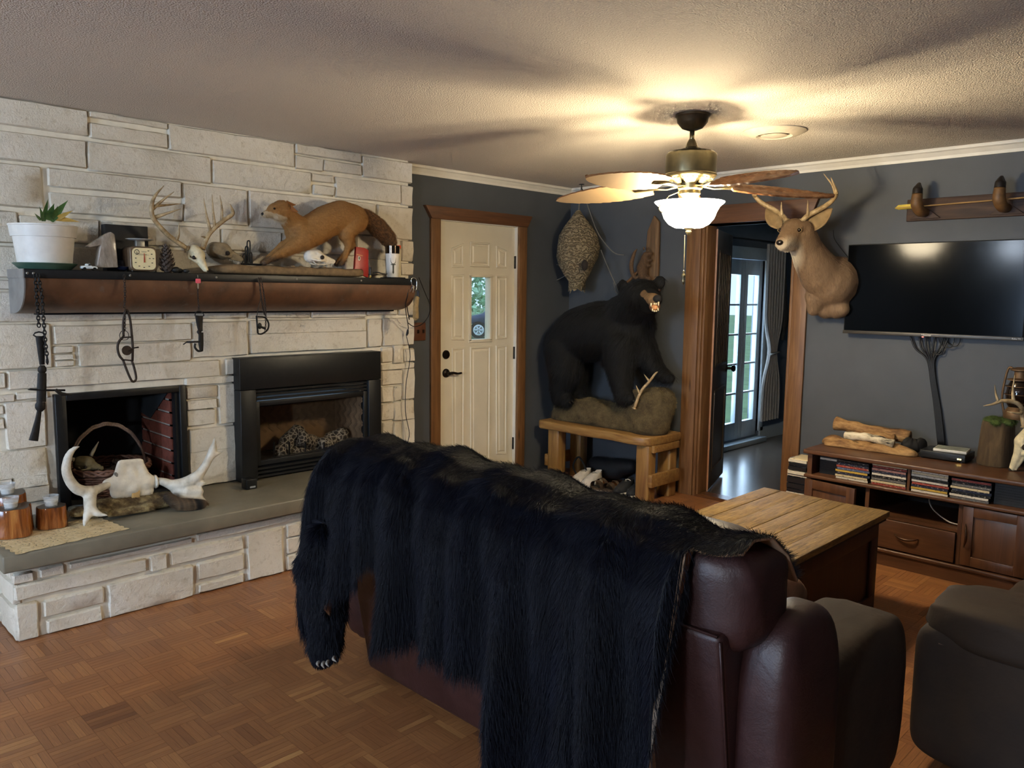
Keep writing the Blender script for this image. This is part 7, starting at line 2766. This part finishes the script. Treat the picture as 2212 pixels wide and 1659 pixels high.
for a, b, sd_ in ((1.80, 2.74, 1), (2.75, 3.665, 4)):
    hr_ = cushion((a, -3.612, .64), (b, -3.32, .950), .5, 30, wr=.012, seed=sd_)
    ho = hr_.build('head_cushion', M_LEA, SF, True)
    cr = MB()
# outside back bolster at the near end
bo_ = cushion((3.57, -3.53, .10), (3.75, -3.20, .76), .55, 24).build('back_bolster', M_LEA, SF, True)
cushion((1.76, -3.50, .10), (1.99, -3.20, .72), .55, 24, wr=.01, seed=6).build('back_bolster', M_LEA, SF, True)
ar_ = cushion((3.43, -3.36, .02), (3.735, -2.60, .565), .38, 30, wr=.008, seed=3)
ar_.build('arm', M_MIC, SF, True)
cushion((1.66, -3.36, .02), (1.97, -2.60, .565), .38, 30, wr=.008, seed=8).build('arm', M_MIC, SF, True)
for a, b in ((1.97, 2.70), (2.70, 3.43)):
    cushion((a, -3.38, .10), (b, -2.58, .46), .35, 22, wr=.01, seed=a).build('seat_cushion', M_MIC, SF, True)
pl_ = cushion((3.20, -2.96, .455), (3.46, -2.84, .66), .6, 20, wr=.02, seed=5)
PW = thing('throw_pillow', 'tan throw pillow leaning inside the sofa arm', 'pillow', (3.33, -2.9, .45))
Mx = Matrix.Translation((3.32, -2.90, .47)) @ rot('X', -32) @ Matrix.Translation((-3.32, 2.90, -.47))
pl_.v = [tuple(Mx @ Vector(p)) for p in pl_.v]
pl_.build('cover', plain('tan_brown_pillow', '#7d5a45', .8, bump=.2), PW, True)

# ---- second seat at the edge of the photograph
RC = thing('recliner', 'brown microfibre recliner at the edge of the picture facing the chest', 'recliner', (4.3, -1.9, 0))


def panel_fn(u, v):
    pass


cushion((3.70, -2.56, .03), (4.95, -2.30, .50), .22, 30, seed=1).build('side_panel', M_MIC, RC, True)
cushion((3.72, -2.58, .42), (4.90, -2.22, .585), .45, 30, wr=.02, seed=4).build('arm_pad', M_MIC, RC, True)
cushion((3.72, -1.05, .03), (4.95, -.82, .56), .25, 24, seed=1).build('side_panel', M_MIC, RC, True)
cushion((3.80, -2.30, .12), (4.75, -1.66, .50), .35, 24, wr=.015, seed=7).build('seat_cushion', M_MIC, RC, True)
cushion((3.80, -1.66, .12), (4.75, -1.04, .50), .35, 24, wr=.015, seed=9).build('seat_cushion', M_MIC, RC, True)
cushion((4.25, -2.30, .40), (4.85, -1.66, 1.02), .45, 24, wr=.02, seed=11).build('back_cushion', M_MIC, RC, True)
cushion((4.25, -1.66, .40), (4.85, -1.04, 1.02), .45, 24, wr=.02, seed=12).build('back_cushion', M_MIC, RC, True)
MB().tube([(3.78, -2.552, .44), (4.4, -2.562, .452), (4.9, -2.552, .45)], .003, 6).build('stitching', plain('pale_thread', '#6a5648', .8), RC, True)

# ---- bearskin draped over the back
BSK = thing('bearskin', 'black bearskin rug draped over the back of the sofa', 'bearskin', (2.6, -3.6, .9))
LBP = [(684, 1230), (688, 1290), (694, 1390), (702, 1430), (716, 1430), (735, 1385), (760, 1330), (790, 1290), (806, 1262), (826, 1275), (842, 1360), (862, 1425), (890, 1435), (925, 1430), (960, 1455), (1010, 1490), (1040, 1525), (1062, 1520), (1078, 1535), (1090, 1585), (1102, 1650), (1112, 1740), (1300, 1760), (1405, 1760), (1432, 1660), (1436, 1300), (1455, 1250), (1490, 1226), (1530, 1228), (1560, 1205)]
YD = -3.705
lbx = [Yp(a, b, YD)[0] for a, b in LBP]
lbz = [max(.03, Yp(a, b, YD)[2] + .085) for a, b in LBP]
TX = [1.55, 1.66, 1.78, 2.0, 2.35, 2.9, 3.3, 3.6]
TZ = [.80, .855, .91, .972, .998, .985, .968, .955]
xa, xb2 = lbx[0], lbx[-1]
NXD, NSD = 210, 90


def drape(x, s):
    """s: length along the hide from the seat side, over the top, down the back"""
    zt_ = float(np.interp(x, TX, TZ))
    path = [(-3.30, zt_ - .13), (-3.36, zt_ - .05), (-3.45, zt_), (-3.55, zt_ + .004), (-3.635, zt_ - .03), (-3.685, zt_ - .10), (-3.71, zt_ - .2), (-3.705, zt_ - .4), (-3.70, .0)]
    d = 0
    for (y0, z0), (y1, z1) in zip(path[:-1], path[1:]):
        L_ = sqrt((y1 - y0) ** 2 + (z1 - z0) ** 2)
        if s <= d + L_:
            t = (s - d) / L_
            return y0 + (y1 - y0) * t, z0 + (z1 - z0) * t, zt_
        d += L_
    return path[-1][0], path[-1][1] - (s - d), zt_


xsd = np.linspace(xa, xb2, NXD)
VG, ok = [], []
for i, x in enumerate(xsd):
    lz = float(np.interp(x, lbx, lbz))
    zt_ = float(np.interp(x, TX, TZ))
    smax = .06
    while smax < 1.5 and not (drape(x, smax)[0] < -3.6 and drape(x, smax)[1] <= lz):
        smax += .01
    for j in range(NSD):
        s = smax * j / (NSD - 1)
        y, z, _ = drape(x, s)
        hang = max(0, min(1, (zt_ - .06 - z) / .55)) if y < -3.6 else 0
        fo = .030 * sin(x * 23 + 1.3) + .022 * sin(x * 37 + 2.1 + z * 3) + .016 * sin(x * 61)
        y2 = y - .03 * hang - fo * (.25 + hang) * (hang > 0) - .012
        bump_ = .010 * sin(x * 15 + s * 8) + .007 * sin(x * 29 - s * 13)
        xx = x + .05 * hang * hang * (x - 2.6) * .35
        VG.append((xx, y2, z + bump_ * (1 - hang)))
VG = np.array(VG)
FG = [(i * NSD + j, (i + 1) * NSD + j, (i + 1) * NSD + j + 1, i * NSD + j + 1) for i in range(NXD - 1) for j in range(NSD - 1)]
FGn = FG
# make sure the coat grows outward (towards the room)
_q = np.array(FG)
_n = np.cross(VG[_q[:, 1]] - VG[_q[:, 0]], VG[_q[:, 2]] - VG[_q[:, 0]])
if _n[:, 1].sum() > 0:
    FGn = [tuple(reversed(q)) for q in FG]
hm = MB().add([tuple(p) for p in VG], FG)
hm = MB().add([tuple(p) for p in VG], FGn)
me = hm.mesh('hide', [plain('black_underfur', '#060607', .85), plain('tan_hide_leather', '#a08268', .7)], True, fix=False)
hide = link('hide', me, BSK)
so_ = hide.modifiers.new('thick', 'SOLIDIFY')
so_.thickness = .007
so_.offset = -1.0
so_.material_offset = 1
so_.material_offset_rim = 1
mhb2 = Mat('bearskin_hair')
n_ = mhb2.noise(7, 3, .6)
mhb2.set(mhb2.ramp(n_, [(.3, (.0022, .0026, .006, 1)), (.7, (.0036, .005, .0125, 1))]), .5, spec=.2)
M_BSH = mhb2.m


def outn(P, N):
    return N


def comb_hide(P, N):
    d = np.zeros_like(P)
    hang = (P[:, 1] < -3.62)
    d[:, 2] = np.where(hang, -1.0, -.3)
    d[:, 1] = np.where(hang, -.05, -.9)
    d[:, 0] = .22 * np.sin(P[:, 0] * 19 + 1) + .15 * np.sin(P[:, 0] * 43 + P[:, 2] * 9)
    return d


fur('fur', VG, FGn, M_BSH, hide, 170000, lambda P: np.where(P[:, 1] > -3.62, .030, .046), comb_hide, .17, .0006, 5, .12, curl=.10, seed=5)
# leg and paw hanging at the left end
m = MB()


def DPp(px, py, y=YD - .03):
    return Yp(px, py, y)


for a, ra, b, rb in (((702, 1160), .055, (695, 1220), .08), ((695, 1220), .085, (705, 1320), .065), ((705, 1320), .06, (705, 1375), .05), ((705, 1375), .052, (697, 1405), .048), ((697, 1405), .045, (695, 1418), .04), ((680, 1395), .022, (678, 1412), .018), ((692, 1415), .022, (691, 1426), .018), ((706, 1415), .022, (706, 1426), .018), ((720, 1408), .022, (722, 1418), .018)):
    cap(m, DPp(*a), ra, DPp(*b), rb)
v, f_ = remesh(m, .012, 3)
pwo = skin('leg_skin', v, f_, plain('black_leg_underfur', '#070708', .8), BSK)
zpaw = DPp(700, 1385)[2]
fur('leg_fur', v, f_, M_BSH, pwo, 17000, lambda P: np.where(P[:, 2] < zpaw, .020, .05), lambda P, N: np.tile([.1, -.1, -1.0], (len(P), 1)), .32, .0010, 5, .12, seed=8)
for px, py, qx, qy in ((676, 1400, 668, 1404), (690, 1428, 689, 1441), (700, 1430, 701, 1444), (709, 1428, 711, 1441), (722, 1420, 727, 1430)):
    a, b = DPp(px, py, YD - .06), DPp(qx, qy, YD - .07)
    MB().tube(bez([a, (a + b) / 2 + V3(0, -.008, .004), b], 4), interp([.007, .0055, .001], 4), 8).build('claw', plain('pale_horn_claw', '#8d867c', .3), BSK, True)
# bare folded edges of the hide
for pts, w_ in (([(1062, 1523), (1078, 1530), (1098, 1548), (1100, 1575), (1098, 1600)], .012),):
    MB().tube(bez([Yp(a, b, YD - .015) for a, b in pts], 5), [w_ * (.4 + .6 * sin(pi * k / (5 * (len(pts) - 1)))) for k in range(5 * (len(pts) - 1) + 1)], 8, flat=.3).build('bare_hide_edge', plain('pale_hide_edge', '#a98c78', .7), BSK, True)
